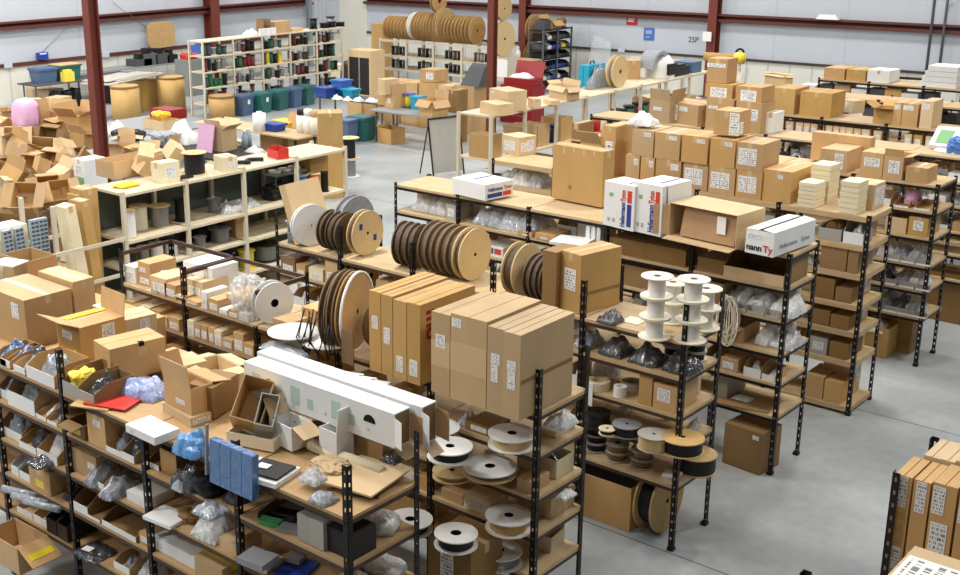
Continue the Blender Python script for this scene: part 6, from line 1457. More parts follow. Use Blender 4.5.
# white open-topped box at the end
a = box3((772.5, 260), (744.5, 254), (813.5, 242.5), Z6+EPS, 236)
x, y, z, sx, sy, sz, r = a
b = MB(); t = .006
b.box(0, 0, 0, sx, sy, t); b.box(0, 0, t, t, sy, sz); b.box(sx-t, 0, t, sx, sy, sz); b.box(t, 0, t, sx-t, t, sz); b.box(t, sy-t, t, sx-t, sy, sz)
o = tag(obj('lettered_carton', b.mesh('lettered_carton', 'card_white'), None, (x, y, z), r), 'long white lettered box with a slit open top at the end of the white-box row', 'carton')
obj('flap', MB().slab((.0, .002, sz), (sx, 0, 0), (0, sy*.4, .012), (0, 0, .004)).mesh('flap', 'card_white'), o); obj('flap', MB().slab((.0, sy-.002, sz), (sx, 0, 0), (0, -sy*.42, .004), (0, 0, .004)).mesh('flap', 'card_white'), o)
obj('black_slit_sheet', MB().box(.01, sy*.35, sz-.02, sx-.01, sy*.65, sz-.015).mesh('black_slit_sheet', 'black_card'), o)  # thin black sheet set just below the slit
text_part(o, 'nann', sz*.36, (-.003, sy*.68, sz*.27), (PI/2, 0, -PI/2), 'ink', bold=.002); text_part(o, 'Ty', sz*.4, (-.003, sy*.2, sz*.27), (PI/2, 0, -PI/2), 'ink_red', bold=.002)
text_part(o, 'Hellermann', sz*.3, (sx*.35, -.003, sz*.36), (PI/2, 0, 0), 'sheet_blue'); text_part(o, 'Tyton', sz*.3, (sx*.76, -.003, sz*.36), (PI/2, 0, 0), 'sheet_blue')
label_plate(o, 'x-', .35, .74, .6, .2, (sx, sy, sz))
# shelf under the top
a = fb(X4+.0, Z5+EPS, 726, 786, 284, .5)
bin_box('open brown carton with a pale low front under the white open-topped box', a[0], a[1], a[2], .5, a[4], .22, 0, 'kraft_dark', 'kraft_light', low=.48, cat='carton', name='open_carton')
for i, (pl, pr, top) in enumerate(((608.5, 685, 251), (699, 727, 262))): shelf_box(['long', 'shorter'][i]+' brown carton under the upright white lettered cartons, upper', X4+.03, Z5, pl, pr, top, .45, 'kraft_dark', plain=True)
for i, (pl, pr, top) in enumerate(((610, 684, 277), (700, 724, 285))): shelf_box(['long', 'shorter'][i]+' brown carton on the lower shelf under the upright white lettered cartons', X4+.03, Z4, pl, pr, top, .45, 'kraft_dark', plain=True)
for i, (px, py, s, m) in enumerate(((410, 215, .4, 'bag_white'), (432, 215, .36, 'bag_clear'), (447, 212, .3, 'bag_white'))):
    p = at(px, py, Z5); bag(f'pale bag, {ORD[i]} from left, under the bare left end of the white-box row', X4+.3, p.y, Z5+EPS, .4, s, .2, m, rough=.35)
shelf_box('brown carton under the bare left end of the white-box row', X4+.36, Z5, 420, 438, 196, .2, 'kraft', plain=True)
for i, (px, py, s) in enumerate(((466, 232, .5), (488, 238, .5), (505, 240, .4))):
    p = at(px, py, Z5); bag(f'grey plastic bundle, {ORD[i]} from left, on the shelf below the dark-blue-lettered white carton', X4+.3, p.y, Z5+EPS, .5, s, .22, 'tube_clear', rough=.4, cat='plastic bundle')
for i, (pl, pr, top, bx) in enumerate(((518, 532, 233, 0), (533, 551, 236, 0))): shelf_box(['left', 'right'][i]+' one of two brown cartons with white corner labels behind the reels', X4+.0, Z5, pl, pr, top, .32, 'kraft', labs=[('x-', .5, .25, .35, .4)])
a = fb(X4+.02, Z4+EPS, 484, 503, 249, .35); o = carton('small white lettered box on the shelf left of the lone tan reel', 'box', *a, m='card_white', plain=True, name='lettered_carton')
obj('blue_block', MB().box(-.002, a[4]*.5, .03, -.0005, a[4]*.75, .09).mesh('blue_block', 'ink_blue'), o); obj('red_block', MB().box(-.002, a[4]*.1, .03, -.0005, a[4]*.45, .09).mesh('red_block', 'ink_red'), o)
for i, (pl, pr) in enumerate(((586, 590), (591.5, 595.5), (597, 600.5))): shelf_box(f'white folder, {ORD[i]} from left, standing under the tall brown carton', X4+.03, Z5, pl, pr, 226+i, .3, 'card_white', plain=True, cat='folder', name='folder')
for i in range(3): 
    p = at(572, 243-0*i, Z5+i*.03); sheet(f"{['lowest', 'middle', 'top'][i]} white flat box left of the standing folders under the tall brown carton", 572, 243, Z5+i*.035, .3, .36, .03, .2, 'card_white', 'box', 'flat_box')
# lower shelves of the white-box row end
for i, (px, py, s, m) in enumerate(((733, 308, .3, 'bag_clear'), (752, 314, .34, 'bag_clear'), (772, 321, .28, 'bag_white'))):
    p = at(px, py, Z4); bag(f'clear bag of parts, {ORD[i]} from left, on the shelf below the pale-fronted open carton', X4+.26, p.y, Z4+EPS, .4, s, .22, m, rough=.35)
for i, (pl, pr, top) in enumerate(((730, 746, 309), (747, 764, 314), (765, 778, 318))): shelf_bin(f'low paper-fronted bin, {ORD[i]} from left, before the clear bags', X4+.0, Z4, pl, pr, top, .06, 'card_grey', 'card_grey', low=.9)
for i in range(2): carton(['front', 'rear'][i]+' white upright box at the right of the clear bags', 'box', X4+.3+i*.14, 4.24, Z4+EPS, .12, .2, .2, m='card_white', plain=True, name='white_box')
rp = onx(727, 316, X4-.03)
b = MB()
for k in range(11):
    c_, d_, e_ = rr.uniform(.03, .12), rr.uniform(.14, .24), rr.uniform(-.04, .04)
    b.tube([(X4-.05+.004*k, rp.y+e_+c_*math.cos(2*PI*t/16), rp.z+.1-d_*.6+d_*math.sin(2*PI*t/16)) for t in range(17)], .0055, 0, 5)
tag(tag(obj('rope_hank', b.mesh('rope_hank', 'cream_wrap')), 'hank of pale rope hanging on the post right of the white wire spools', 'rope'), kind='stuff')
for i, (px, py, m, w) in enumerate(((735, 340, 'kraft', 'brown open carton of parts'), (752, 347, 'bag_white', 'white bag of parts'), (768, 352, 'bag_clear', 'clear bag of parts'))):
    p = at(px, py, Z3)
    if i == 0: open_carton(w+' on the third shelf of the white-box row end', 'carton', X4+.04, p.y-.1, Z3+EPS, .35, .26, .15, 0, 'kraft', flaps=(100, None, None, 60), fl=.3)
    else: bag(w+' on the third shelf of the white-box row end', X4+.3, p.y-.05, Z3+EPS, .4, .24, .16, m, rough=.35)
open_carton('small white open bin at the right end of the white-box row, third shelf', 'bin', X4+.3, 4.25, Z3+EPS, .28, .12, .12, 0, 'card_white', flaps=(None,)*4)
shelf_box('brown carton with dark open top and white label, fourth row end', X4+.02, Z2, 721, 738, 361, .3, 'kraft', labs=[('x-', .45, .45, .6, .5)], plain=True)
for i, (px, m) in enumerate(((762, 'card_grey'), (775, 'card_white'))): open_carton(['grey', 'white'][i]+' small open bin on the fourth shelf of the white-box row end', 'bin', X4+.22+i*.1, 4.5-.2*i, Z2+EPS, .26, .14, .13, .2, m, flaps=(None,)*4)
sheet('brown board with clear film on the bottom shelf of the white-box row end', 746, 402, Z1, .36, .52, .01, .15, 'kraft_dark', 'board', 'board')
pbag('scrap of clear film on the brown board', 743, 399, Z1+.012, .16, .2, .03, 'bag_clear')
carton('pale grey carton at the left of the brown board, bottom shelf', 'carton', *fb(X4+.1, Z1+EPS, 714, 728, 378, .4), m='card_grey', plain=True)
a = box3((760, 476), (722.5, 462.5), (779, 463), .002, 435)
o = carton('brown carton standing on the floor under the white-box row end', 'carton', *a, m='kraft_dark', tape=False, labs=[('x-', .82, .86, .16, .1)])
# ------------------------------------------------------------------ fifth row: two layers of cartons, stacks of flat boxes
X5 = R5
low = [(626, 640, 152), (641, 655, 154), (656, 681.5, 157.5), (682.5, 708, 160.5), (709.5, 736, 165.5), (737, 763, 168.5)]
upp = [(632, 654, 131.5), (655, 680.5, 135), (682, 708.5, 138), (710.5, 736, 141), (737, 763, 145)]
wl = [('x-', .25, .5, .34, .6), ('x-', .62, .5, .34, .6)]
hts = {}
for i, (pl, pr, top) in enumerate(low):
    x, y, z, sx, sy, sz = fb(X5+.03, Z6+EPS, pl, pr, top, .42)
    sz = .29; hts[i] = (y, sy)
    carton(f'brown carton, {ORD[i]} from left, in the lower layer on the two-layer row', 'carton', x, y, z, .42, sy-.006, sz, 0, m='kraft', labs=wl if i in (3, 4, 5) else [('x-', .75, .75, .3, .25)], tape='tape')
for i, (pl, pr, top) in enumerate(upp):
    x, y, z, sx, sy, sz = fb(X5+.03, Z6+.294, pl, pr, top, .42)
    carton(f'brown carton, {ORD[i]} from left, in the upper layer on the two-layer row', 'carton', x, y, z, .42, sy-.006, max(.24, min(.32, sz)), 0, m='kraft_grey' if i == 0 else 'kraft', labs=wl if i == 4 else [('x-', .72, .84, .3, .16)], tape='tape')
a = fb(X5+.12, Z6+.294+.32, 714, 737, 120, .3)
yb = yat(X5+.12, 2.75, 737)
carton('brown carton with two white labels standing on top of the two-layer cartons', 'carton', X5+.12, yb, Z6+.62, .3, yat(X5+.12, 2.75, 713.5)-yb, .26, 0, m='kraft', labs=[('x-', .85, .5, .4, .9), ('y-', .25, .3, .35, .5)])
bag('white paper bag on top of the left upper cartons of the two-layer row', X5+.2, yat(X5+.2, 2.72, 643), Z6+.62, .3, .36, .16, 'bag_white', cat='paper bag', name='paper_bag')
shelf_box('single brown carton right of the two-layer cartons', X5+.03, Z6, 763.5, 792, 173, .46, 'kraft', labs=[('x-', .6, .8, .16, .12)])
a = box3((519, 156.5), (502, 152.5), (536, 150.5), Z6, 138)
carton('brown carton with four white labels alone on the left end of the two-layer row', 'carton', *a, m='kraft_light', labs=[('x-', .3, .45, .3, .5), ('x-', .62, .5, .26, .5), ('y-', .25, .45, .3, .5), ('y-', .65, .5, .4, .6)])
for i, (px, s, m) in enumerate(((514, .3, 'bag_clear'), (526, .34, 'bag_white'), (540, .3, 'bag_clear'))): bag(f'pale bag of parts, {ORD[i]} from left, under the left end of the two-layer row', X5+.3, yat(X5+.3, Z5+.1, px), Z5, .4, s, .22, m, rough=.35)
# cluster of open cartons at the left of the row
a = fb(X5+.03, Z6+EPS, 581, 603, 126, .4); open_carton('open brown carton with raised rear flap, left of the two-layer cartons', 'carton', a[0], a[1], a[2], .42, a[4], .36, 0, flaps=(35, 25, None, 90), m='kraft', labs=[('x-', .7, .7, .28, .14)], fl=.6)
shelf_box('brown carton with white papers, right of the open one with raised flap', X5+.05, Z6, 604, 616, 127, .4, 'kraft', labs=[('x-', .5, .4, .6, .6)])
shelf_box('darker brown carton left of the open carton with raised flap', X5+.1, Z6, 572, 580, 124, .3, 'kraft_dark')
shelf_box('brown printed flat carton half hidden behind the tall stained carton', X5+.02, Z5, 614, 630, 176, .4, 'kraft_dark', plain=True)
def stack(label, pl, pr, n, top, X, depth, m='card_cream', z=Z6):
    x, y, zz, sx, sy, sz = fb(X, z+EPS, pl, pr, top, depth); h = sz/n
    for i in range(n):
        carton(f"flat cream box, {ORD[i]} from below, in {label}", 'box', x, y+.004*(i % 2), zz+i*h, depth, sy, h-.004, 0, m=m, plain=True, name='flat_box', group=label)
stack('the left front stack on the flat-box row', 799.5, 817, 6, 184, X5+.03, .24)
stack('the tall rear stack on the flat-box row', 812, 831, 7, 166, X5+.3, .26)
stack('the right front stack near the flat-box row end', 841.5, 860, 6, 183, X5+.03, .24)
a = fb(X5+.3, Z6+EPS, 857, 870, 183, .28)
carton('pale carton with white labels at the very end of the flat-box row top', 'carton', X5+.3, 4.22, Z6+EPS, .3, .3, .26, 0, m='kraft_light', labs=[('y-', .35, .5, .4, .7), ('y-', .78, .5, .3, .7)])
for i in range(4): carton(f'white papers, {ORD[i]} from below, in the pile left of the tall rear flat boxes', 'papers', X5+.36, yat(X5+.36, 2.15, 794), Z6+EPS+i*.03, .22, .26, .024, 0.0, m='card_white', plain=True, name='paper_pile', group='paper pile on the flat-box row')
# fifth row lower shelves
def s5(label, z, pl, pr, top, d=.4, m='kraft_dark', dx=.03, **k): return shelf_box(label, X5+dx, z, pl, pr, top, d, m, plain=True, **k)
a = fb(X5+.04, Z5+EPS, 820, 842, 227, .36); open_carton('grey open bin with brown parts on the second shelf of the flat-box row', 'bin', a[0], a[1], a[2], .36, a[4], .12, .1, 'card_grey', flaps=(None,)*4)
bag('brown parts in the grey open bin of the flat-box row', a[0]+.18, a[1]+a[4]/2, Z5+.02, .28, a[4]*.75, .16, 'kraft_dark', cat='parts', name='parts_heap')
carton('brown carton standing across the end of the flat-box row second shelf', 'carton', X5+.3, 4.24, Z5+EPS, .26, .3, .22, m='kraft', plain=True)
for i, (pl, pr, top, z, d) in enumerate(((822, 848, 246, Z4, .4), (849, 859, 251, Z4, .3), (814, 835, 280, Z3, .4), (836, 852, 290, Z3, .3), (812, 830, 312, Z2, .4), (831, 849, 318, Z2, .36), (830, 848, 345, Z1, .4))): s5(f'dark brown carton, {ORD[i]} from the top, in the flat-box row end', z, pl, pr, top, d)
for i, z in enumerate((Z4, Z3, Z2, Z1)): carton(f"pale carton at the open end of the flat-box row, {['third', 'fourth', 'fifth', 'sixth'][i]} shelf", 'carton', X5+.34, 4.25, z+EPS, .24, .26, [.2, .18, .2, .24][i], m=['card_grey', 'kraft_light', 'kraft_light', 'kraft_light'][i], labs=[('y-', .4, .5, .5, .7)] if i else [], plain=True)
for i, (pl, pr, top) in enumerate(((805, 824, 378), (825, 842, 384))): s5(['left', 'right'][i]+' brown carton on the lowest shelf of the flat-box row end', .09, pl, pr, top, .4, 'kraft')
carton('pale carton with white labels on the lowest shelf at the flat-box row end', 'carton', X5+.3, 4.25, .0915, .28, .3, .36, m='kraft_light', labs=[('y-', .5, .6, .6, .5)], plain=True)
# ------------------------------------------------------------------ sixth row
X6 = R6
a = fb(X6+.02, Z6+EPS, 821, 848, 151.5, .42); carton('brown carton with two white labels left in the row behind the flat boxes', 'carton', *a, m='kraft', labs=[('x-', .7, .72, .32, .25), ('x-', .7, .35, .32, .4)])
carton('wide flat brown carton behind the two-labelled one on the row behind the flat boxes', 'carton', X6+.46, yat(X6+.46, Z6, 868), Z6+EPS, .14, .7, .34, m='kraft', plain=True)
shelf_box('brown carton with a broad white label on the row behind the flat boxes', X6+.02, Z6, 862, 884, 154, .3, 'kraft', labs=[('x-', .5, .6, .7, .35)])
a = fb(X6+.02, Z6+EPS, 884.5, 904, 158, .32); open_carton('labelled brown carton with an outfolded flap on the row behind the flat boxes', 'carton', *a, flaps=(5, 90, 80, 90), m='kraft', labs=[('x-', .55, .55, .55, .55)], fl=.4)
a = fb(X6+.02, Z6+EPS, 906.5, 928, 169, .34); carton('plain brown carton nearest the end of the row behind the flat boxes', 'carton', *a, m='kraft')
for i, (pl, pr, top, z, m, lb) in enumerate(((893, 908, 208, Z5, 'card_white', 'white-fronted open carton on the second shelf of the row end behind the flat boxes'), (910, 926, 210, Z5, 'kraft', 'second open carton on the second shelf of the row end behind the flat boxes'))):
    shelf_bin(lb, X6+.02, z, pl, pr, top, .34, 'kraft', 'card_white', low=.6)
for i, (px, z, s, m, w) in enumerate(((926, Z5, .16, 'pink', 'pink paper in the open carton, second shelf, row end behind the flat boxes'),)): bag(w, X6+.22, 4.42, z+.02, .2, s, .16, m, cat='paper', name='paper')
a = fb(X6+.02, Z4+EPS, 885, 906, 228, .4); open_carton('carton with a black opening on the third shelf of the row behind the flat boxes', 'carton', a[0], a[1], a[2], .4, a[4], .18, 0, 'kraft_light', flaps=(None, None, None, 10))
shelf_box('carton with square white label on the third shelf of the row behind the flat boxes', X6+.02, Z4, 909.5, 929, 219, .4, 'kraft_yellow', labs=[('x-', .5, .55, .5, .5)])
for i, (px, py, z, m) in enumerate(((890, 258, Z3, 'bag_white'), (905, 262, Z3, 'bag_grey'), (920, 268, Z3, 'bag_clear'), (886, 287, Z2, 'bag_dark'), (904, 290, Z2, 'bag_grey'), (920, 292, Z2, 'bag_white'), (888, 310, Z1, 'bag_grey'), (903, 316, Z1, 'bag_dark'), (916, 318, Z1, 'bag_clear'))):
    y = yat(X6+.25, z+.05, px); bag(f"bag of parts, {['left', 'middle', 'right'][i % 3]}, {['fourth', 'fifth', 'sixth'][i//3]} shelf of the row end behind the flat boxes", X6+.25, y, z+EPS, .4, .24, .18, m, rough=.35)
    shelf_bin(f"low white-fronted bin, {['left', 'middle', 'right'][i % 3]}, {['fourth', 'fifth', 'sixth'][i//3]} shelf of the row end behind the flat boxes", X6-.002, z, px-8+3, px+8+1, [262, 266, 270, 288, 292, 296, 312, 316, 319][i], .05, 'card_grey', 'card_white', low=.9)
a = box3((910, 367), (881, 357.5), (914, 364), .002, 341)
open_carton('carton with clear film spilling out under the row end behind the flat boxes', 'carton', X6+.02, 4.45, .002, .32, .46, .36, 0, 'kraft_yellow', flaps=(None,)*4)
bag('clear film spilling from the brown floor carton', X6+.16, 4.7, .3, .36, .44, .14, 'bag_white', cat='plastic film', rough=.4, name='plastic_film')
open_carton('large dark brown open carton behind the film carton on the floor', 'carton', X6+.36, 4.3, .002, .24, .7, .42, 0, 'kraft_dark', flaps=(None, 10, None, 20))
a = fb(X6+1.84, .09, 939, 985, 302, .5)
carton('dark brown carton on the floor at the right edge of the picture', 'carton', 15.42, 3.9, .002, .5, .9, .62, m='kraft_dark', labs=[('x-', .25, .25, .3, .12)])
# ------------------------------------------------------------------ seventh row
X7 = R7
def s7(label, pl, pr, top, z=Z6, d=.4, m='kraft', labs=(), X=None, **k): return shelf_box(label, (X or X7)+.03, z, pl, pr, top, d, m, labs=labs, **k)
a = fb(X7+.03, Z6+EPS, 650, 670, 101, .4); open_carton('tan carton with a tall raised flap at the left of the bare-topped row', 'carton', *a, flaps=(8, None, 15, 80), m='kraft_grey', labs=[('x-', .4, .6, .4, .16)], fl=.5)
a = box3((697, 127), (670, 121.5), (708, 121), Z6+EPS, 106); carton('brown carton with two front labels on the bare-topped row', 'carton', *a, m='kraft', labs=[('x-', .16, .5, .2, .75), ('x-', .47, .72, .3, .22)])
for i, (pl, pr, top, lb) in enumerate(((707, 734, 100, [('x-', .68, .5, .3, .36), ('x-', .25, .7, .34, .1)]), (736.5, 762, 104, [('x-', .72, .6, .3, .38), ('x-', .3, .68, .4, .12)]))):
    s7(['left', 'right'][i]+' tall brown carton with a dark line of print on the bare-topped row', pl, pr, top, labs=lb, d=.42)
for i, (pl, pr, top) in enumerate(((706, 733, 85.5), (736, 762, 88))):
    y0 = yat(X7+.06, 2.8, pr); y1 = yat(X7+.06, 2.8, pl); zt = zat(X7+.06, y0, top); zb = zat(X7+.06, y0, [100, 104][i])
    carton(['left', 'right'][i]+' one of two flat cartons with big white labels on the tall printed cartons', 'carton', X7+.06, y0, zb+.01, .4, y1-y0, zt-zb-.01, m='kraft', labs=[('x-', .5, .4, .6, .7)])
carton('narrow tall brown carton rising above the other cartons of the bare-topped row', 'carton', X7+.12, yat(X7+.12, 2.9, 727), zat(X7+.12, yat(X7+.12, 2.9, 727), 84.5)+.01, .3, .3, .33, m='kraft', labs=[('x-', .45, .72, .9, .16)])
shelf_box('white-topped carton right of the printed cartons on the bare-topped row', X7+.2, Z6, 764, 772, 113, .3, 'card_white')
p = at(946, 151, Z6); o = tag(obj('paper_bag', MB().slab((0, 0, 0), (0, -.3, 0), (.28, 0, .2), (.05, 0, -.06)).mesh('paper_bag', 'paper'), None, (p.x-.05, p.y+.2, Z6+.07)), 'white and green paper packet lying at the right end of the bare-topped row', 'packet')
obj('print', MB().slab((.03, -.06, .027), (0, -.17, 0), (.19, 0, .136), (-.001, 0, .0015)).mesh('print', 'ink_green'), o)
pbag('blue plastic bag at the right edge of the picture on the bare-topped row', 960, 153, Z6, .3, .3, .2, 'blue_plastic')
bag('white wrinkled film under the paper packet', X7+.36, p.y-.1, Z6+EPS, .3, .5, .06, 'bag_white')
# ------------------------------------------------------------------ eighth row
X8 = R8
for i, (pl, pr, top) in enumerate(((773.5, 795.5, 89.5), (801, 832.5, 94))):
    shelf_box(['left', 'right'][i]+' one of two orange-brown cartons side by side on the orange-carton row', X8+.05, Z6, pl, pr, top, .5, 'kraft_yellow')
a = box3((852, 114), (838.5, 111.5), (864, 110.5), Z6+EPS, 101.5); o = carton('pale carton with a white end on the orange-carton row', 'carton', *a, m='kraft_light'); obj('white_end', MB().box(-.0015, .01, .01, -.0004, a[4]-.01, a[5]-.02).mesh('white_end', 'paper'), o)
a = fb(X8+.05, Z6+EPS, 874, 894, 110, .3); open_carton('low open carton with lifted lid on the orange-carton row', 'carton', *a, flaps=(80, 60, None, 60), m='kraft_yellow')
for i, (pl, pr, top) in enumerate(((893, 901.5, 103), (902.5, 919, 104.5), (922, 934, 102))):
    shelf_box(f'brown carton, {ORD[i]} from left, of three upright ones right on the orange-carton row', X8+.03, Z6, pl, pr, top, .4, ['kraft', 'kraft', 'kraft_light'][i], labs=[('x-', .4, .8, .6, .2)])
row = [(775, 781), (786, 793.5), (796, 803), (804, 810), (811, 817.5), (818.5, 824), (826, 832.5), (833.5, 839.5), (840.5, 846), (846.5, 853), (854, 861), (862, 870), (874, 882), (905, 912), (914, 922.5), (926, 934.5), (936, 943), (946, 953)]
for i, (pl, pr) in enumerate(row):
    y = yat(X8+.03, Z5+.1, pr); top = pj(X8+.03, y, Z5+.2)[1]
    shelf_box(f'small pale carton, {ORD[i]} from left, in the row under the orange-carton row top', X8+.03, Z5, pl, pr, top, .3, 'kraft_yellow' if i == 14 else 'kraft_light', labs=[('x-', .5, .5, .6, .4)], plain=True, name='small_carton', tape=False)
# ------------------------------------------------------------------ last rows before the wall
X9, X10 = 19.4, 21.45
a = box3((784, 90), (764, 87), (792, 86), Z6+EPS, 76.5); open_carton('pale open carton at the left of the row behind the orange-brown pair', 'carton', *a, flaps=(120, 80, 130, 60), m='kraft_light', fl=.22)
for i, (pl, pr, top, m, w) in enumerate(((824.5, 845, 69, 'kraft', 'brown carton, left of the pair before the white wall'), (847, 866, 70.5, 'kraft_yellow', 'orange-brown carton, right of the pair before the white wall'), (868, 890, 71.5, 'card_white', 'white wrapped carton before the white wall'))): shelf_box(w, X10+.05, Z6, pl, pr, top, .5, m)
p = at(915, 82, Z6); tag(obj('dark_strip', MB().tube([(p.x, p.y+.6, Z6+.03), (p.x+.1, p.y, Z6+.03), (p.x-.02, p.y-.6, Z6+.03)], .025).mesh('dark_strip', 'rubber')), 'dark flat strip lying on the farthest row', 'strip')
for i in range(4): carton(f'white flat pack, {ORD[i]} from below, piled at the right of the farthest row', 'pack', X10+.05, yat(X10+.05, 2.2, 956), Z6+EPS+i*.09, .5, .6-.04*i, .085, m='card_white', plain=True, name='flat_pack', group='white flat packs on the farthest row')
for i in range(10):
    px = 830+i*13; y = yat(X9+.1, Z5, px)-.1
    m, c = [('kraft_dark', 'brown'), ('black_plastic', 'black'), ('card_white', 'white'), ('dark_grey', 'dark grey')][i % 4]
    carton(f'{c} box, {ORD[i]} from left, under the bare top second from the wall', 'box', X9+.1, y, Z5+EPS, .3, .22, .16+.04*(i % 3), m=m, plain=True, name='box_on_shelf')
for i in range(8):
    y = yat(X10+.1, Z5, 815+i*17); m, c = [('card_white', 'white'), ('dark_grey', 'dark grey'), ('kraft', 'brown')][i % 3]
    carton(f'{c} box, {ORD[i]} from left, in the shade under the farthest row top', 'box', X10+.1, y, Z5+EPS, .3, .28, .15+.03*(i % 3), m=m, plain=True, name='box_on_shelf')
# things behind the rows before the wall
p = onx(735, 85, 21.0)
e = tag(empty('pole_tube', (22.0, yat(22, 1, 735), 0)), 'long tan tube with yellow end carried on a post before the wall column', 'tube')  # tan tube carried on a post, no lamp
obj('post', MB().cyl(.03, 0, 2.25, 0, 12).mesh('post', 'cream_steel'), e)
zt = 2.3; obj('tube', MB().tube([(-.05, .72, zt), (0, .1, zt)], .1, 0, 4).mesh('tube', 'kraft_yellow'), e); obj('end_cap', MB().tube([(0, .099, zt), (.01, -.08, zt)], .11, 0, 12).mesh('end_cap', 'bright_yellow'), e)
tag(obj('wheel_ring', MB().lathe([(.08, 0), (.13, 0), (.13, .04), (.08, .04)], 0, 24, close=True).mesh('wheel_ring', 'rubber'), None, (31.2, yat(31.2, 1.3, 739.5), 1.32), (PI/2, 0, -.8)), 'black ring hanging on the wall rail above the yellow tube end', 'ring')
tag(obj('black_case', MB().box(0, 0, 0, .5, .6, .5).mesh('black_case', 'black_plastic'), None, (20.45, yat(20.45, 1.9, 752), 0), 0), 'black case standing behind the pale open carton', 'case')
bag('black cover lying between the bare-topped row and the yellow tube', 19.0, yat(19, 1.9, 712), 0, 1.0, 1.2, 1.75, 'black_plastic', cat='cover', name='cover')
# ------------------------------------------------------------------ rows across the aisle at lower right
rack('black shelving row across the aisle at lower right, stacked with label-covered cartons', R2, 1.9-5*PIT, 5, [.58, .90, 1.19, 1.51], beam='brown_steel')
rack('black shelving row whose post tip shows at the lower right edge', R1, 1.84-5*PIT, 5, [.58, .90, 1.19, 1.51], beam='brown_steel')
zc = 1.51+EPS
k = 0
for (pl, pr, top, w, lb) in ((893.5, 912, 479, 'leftmost', [('x-', .5, .84, .6, .3), ('x-', .5, .15, .7, .26)]), (913, 931, 484, 'second', [('x-', .5, .84, .6, .3), ('x-', .5, .15, .7, .26)]), (932, 958, 489, 'third', [('x-', .3, .84, .5, .26), ('x-', .45, .45, .7, .36)]), (959, 985, 497, 'rightmost', [('x-', .4, .82, .7, .26)])):
    x, y, z, sx, sy, sz = fb(R2+.04, zc, pl, pr, top, .3)
    carton(f'{w} of the upright front cartons on the shelving across the aisle', 'carton', x, y, z, .28, sy-.008, sz, m='kraft_light' if k < 0 else 'kraft', labs=lb, tape=False)
    carton(f'{w} of the upright rear cartons on the shelving across the aisle', 'carton', x+.3, y-.01, z, .28, sy-.012, sz+.02, m='kraft_light', tape=False); k += 1
a = at(915, 546, 1.9)
o = carton('pale carton covered in white printed sheets at the lower right corner', 'carton', a.x-.5, a.y-.55, 1.55, .5, .55, .35, 0, m='kraft_light', tape=False, labs=[('top', .4, .6, .75, .75)])
tag(obj('support', MB().box(0, 0, 0, .5, .55, 1.545).mesh('support', 'kraft'), None, (o.location.x, o.location.y, 0), 0), 'stack of cartons carrying the sheet-covered carton at the lower right corner', 'carton')
# ------------------------------------------------------------------ ease touching things apart by a few millimetres to centimetres
import numpy as np
bpy.context.view_layer.update()
FIXED = ('shelving_rack', 'steel_shelving', 'reel_stand', 'cream_frame', 'folding_table')
def stem_(n): return n.split('.')[0]
def aabb(o):
    c = [o.matrix_world @ Vector(v) for v in o.bound_box]
    return [min(v[i] for v in c) for i in range(3)]+[max(v[i] for v in c) for i in range(3)]
st_, mv, names = [], [], []
kids = {}
for o in COL.objects:
    q = o
    while q.parent: q = q.parent
    if q.get('kind') == 'structure' or 'category' not in q: continue
    if stem_(q.name) in FIXED:
        if o.type == 'MESH': st_.append(aabb(o))
    elif o.type == 'MESH': kids.setdefault(q.name, []).append(o)
things = []
for n, ms in kids.items():
    q = bpy.data.objects[n]
    e = q.rotation_euler
    turned = any(abs(math.sin(2*a)) > .3 for a in e)
    body = [m for m in ms if not stem_(m.name) in ('flap', 'tape', 'shipping_label')] or ms
    A = np.array([aabb(m) for m in body]); things.append((q, np.concatenate([A[:, :3].min(0), A[:, 3:].max(0)]), turned))
ST = np.array(st_); TH = np.array([t[1] for t in things]); OK = np.array([not t[2] for t in things]); MOVED = np.zeros((len(things), 3))
VOL = np.prod(TH[:, 3:]-TH[:, :3], 1)
def push(i, b, capd):
    o = np.minimum(TH[i, 3:], b[3:])-np.maximum(TH[i, :3], b[:3])
    k = int(o.argmin()); d = o[k]+.0015
    sgn = 1 if TH[i, k]+TH[i, k+3] > b[k]+b[k+3] else -1
    if k == 2 and sgn < 0: return
    if abs(MOVED[i, k]+sgn*d) > capd: return
    MOVED[i, k] += sgn*d; TH[i, k] += sgn*d; TH[i, k+3] += sgn*d
for it in range(7):
    for i in range(len(things)):
        if not OK[i] or things[i][0].get('group') in ('heap of empty cartons', 'lower cartons of the heap'): continue
        for S, own in ((ST, False), (TH, True)):
            hit = np.all((np.minimum(TH[i, 3:], S[:, 3:])-np.maximum(TH[i, :3], S[:, :3])) > .0006, 1)
            if own: hit[i] = False; hit &= OK & (VOL >= VOL[i])
            for j in np.nonzero(hit)[0]:
                if own and np.all(TH[i, :3] > S[j, :3]-.01) and np.all(TH[i, 3:5] < S[j, 3:5]+.01): continue      # inside an open box or on it
                push(i, S[j], .045)
for (q, *_), m in zip(things, MOVED): q.location = q.location+Vector(m)
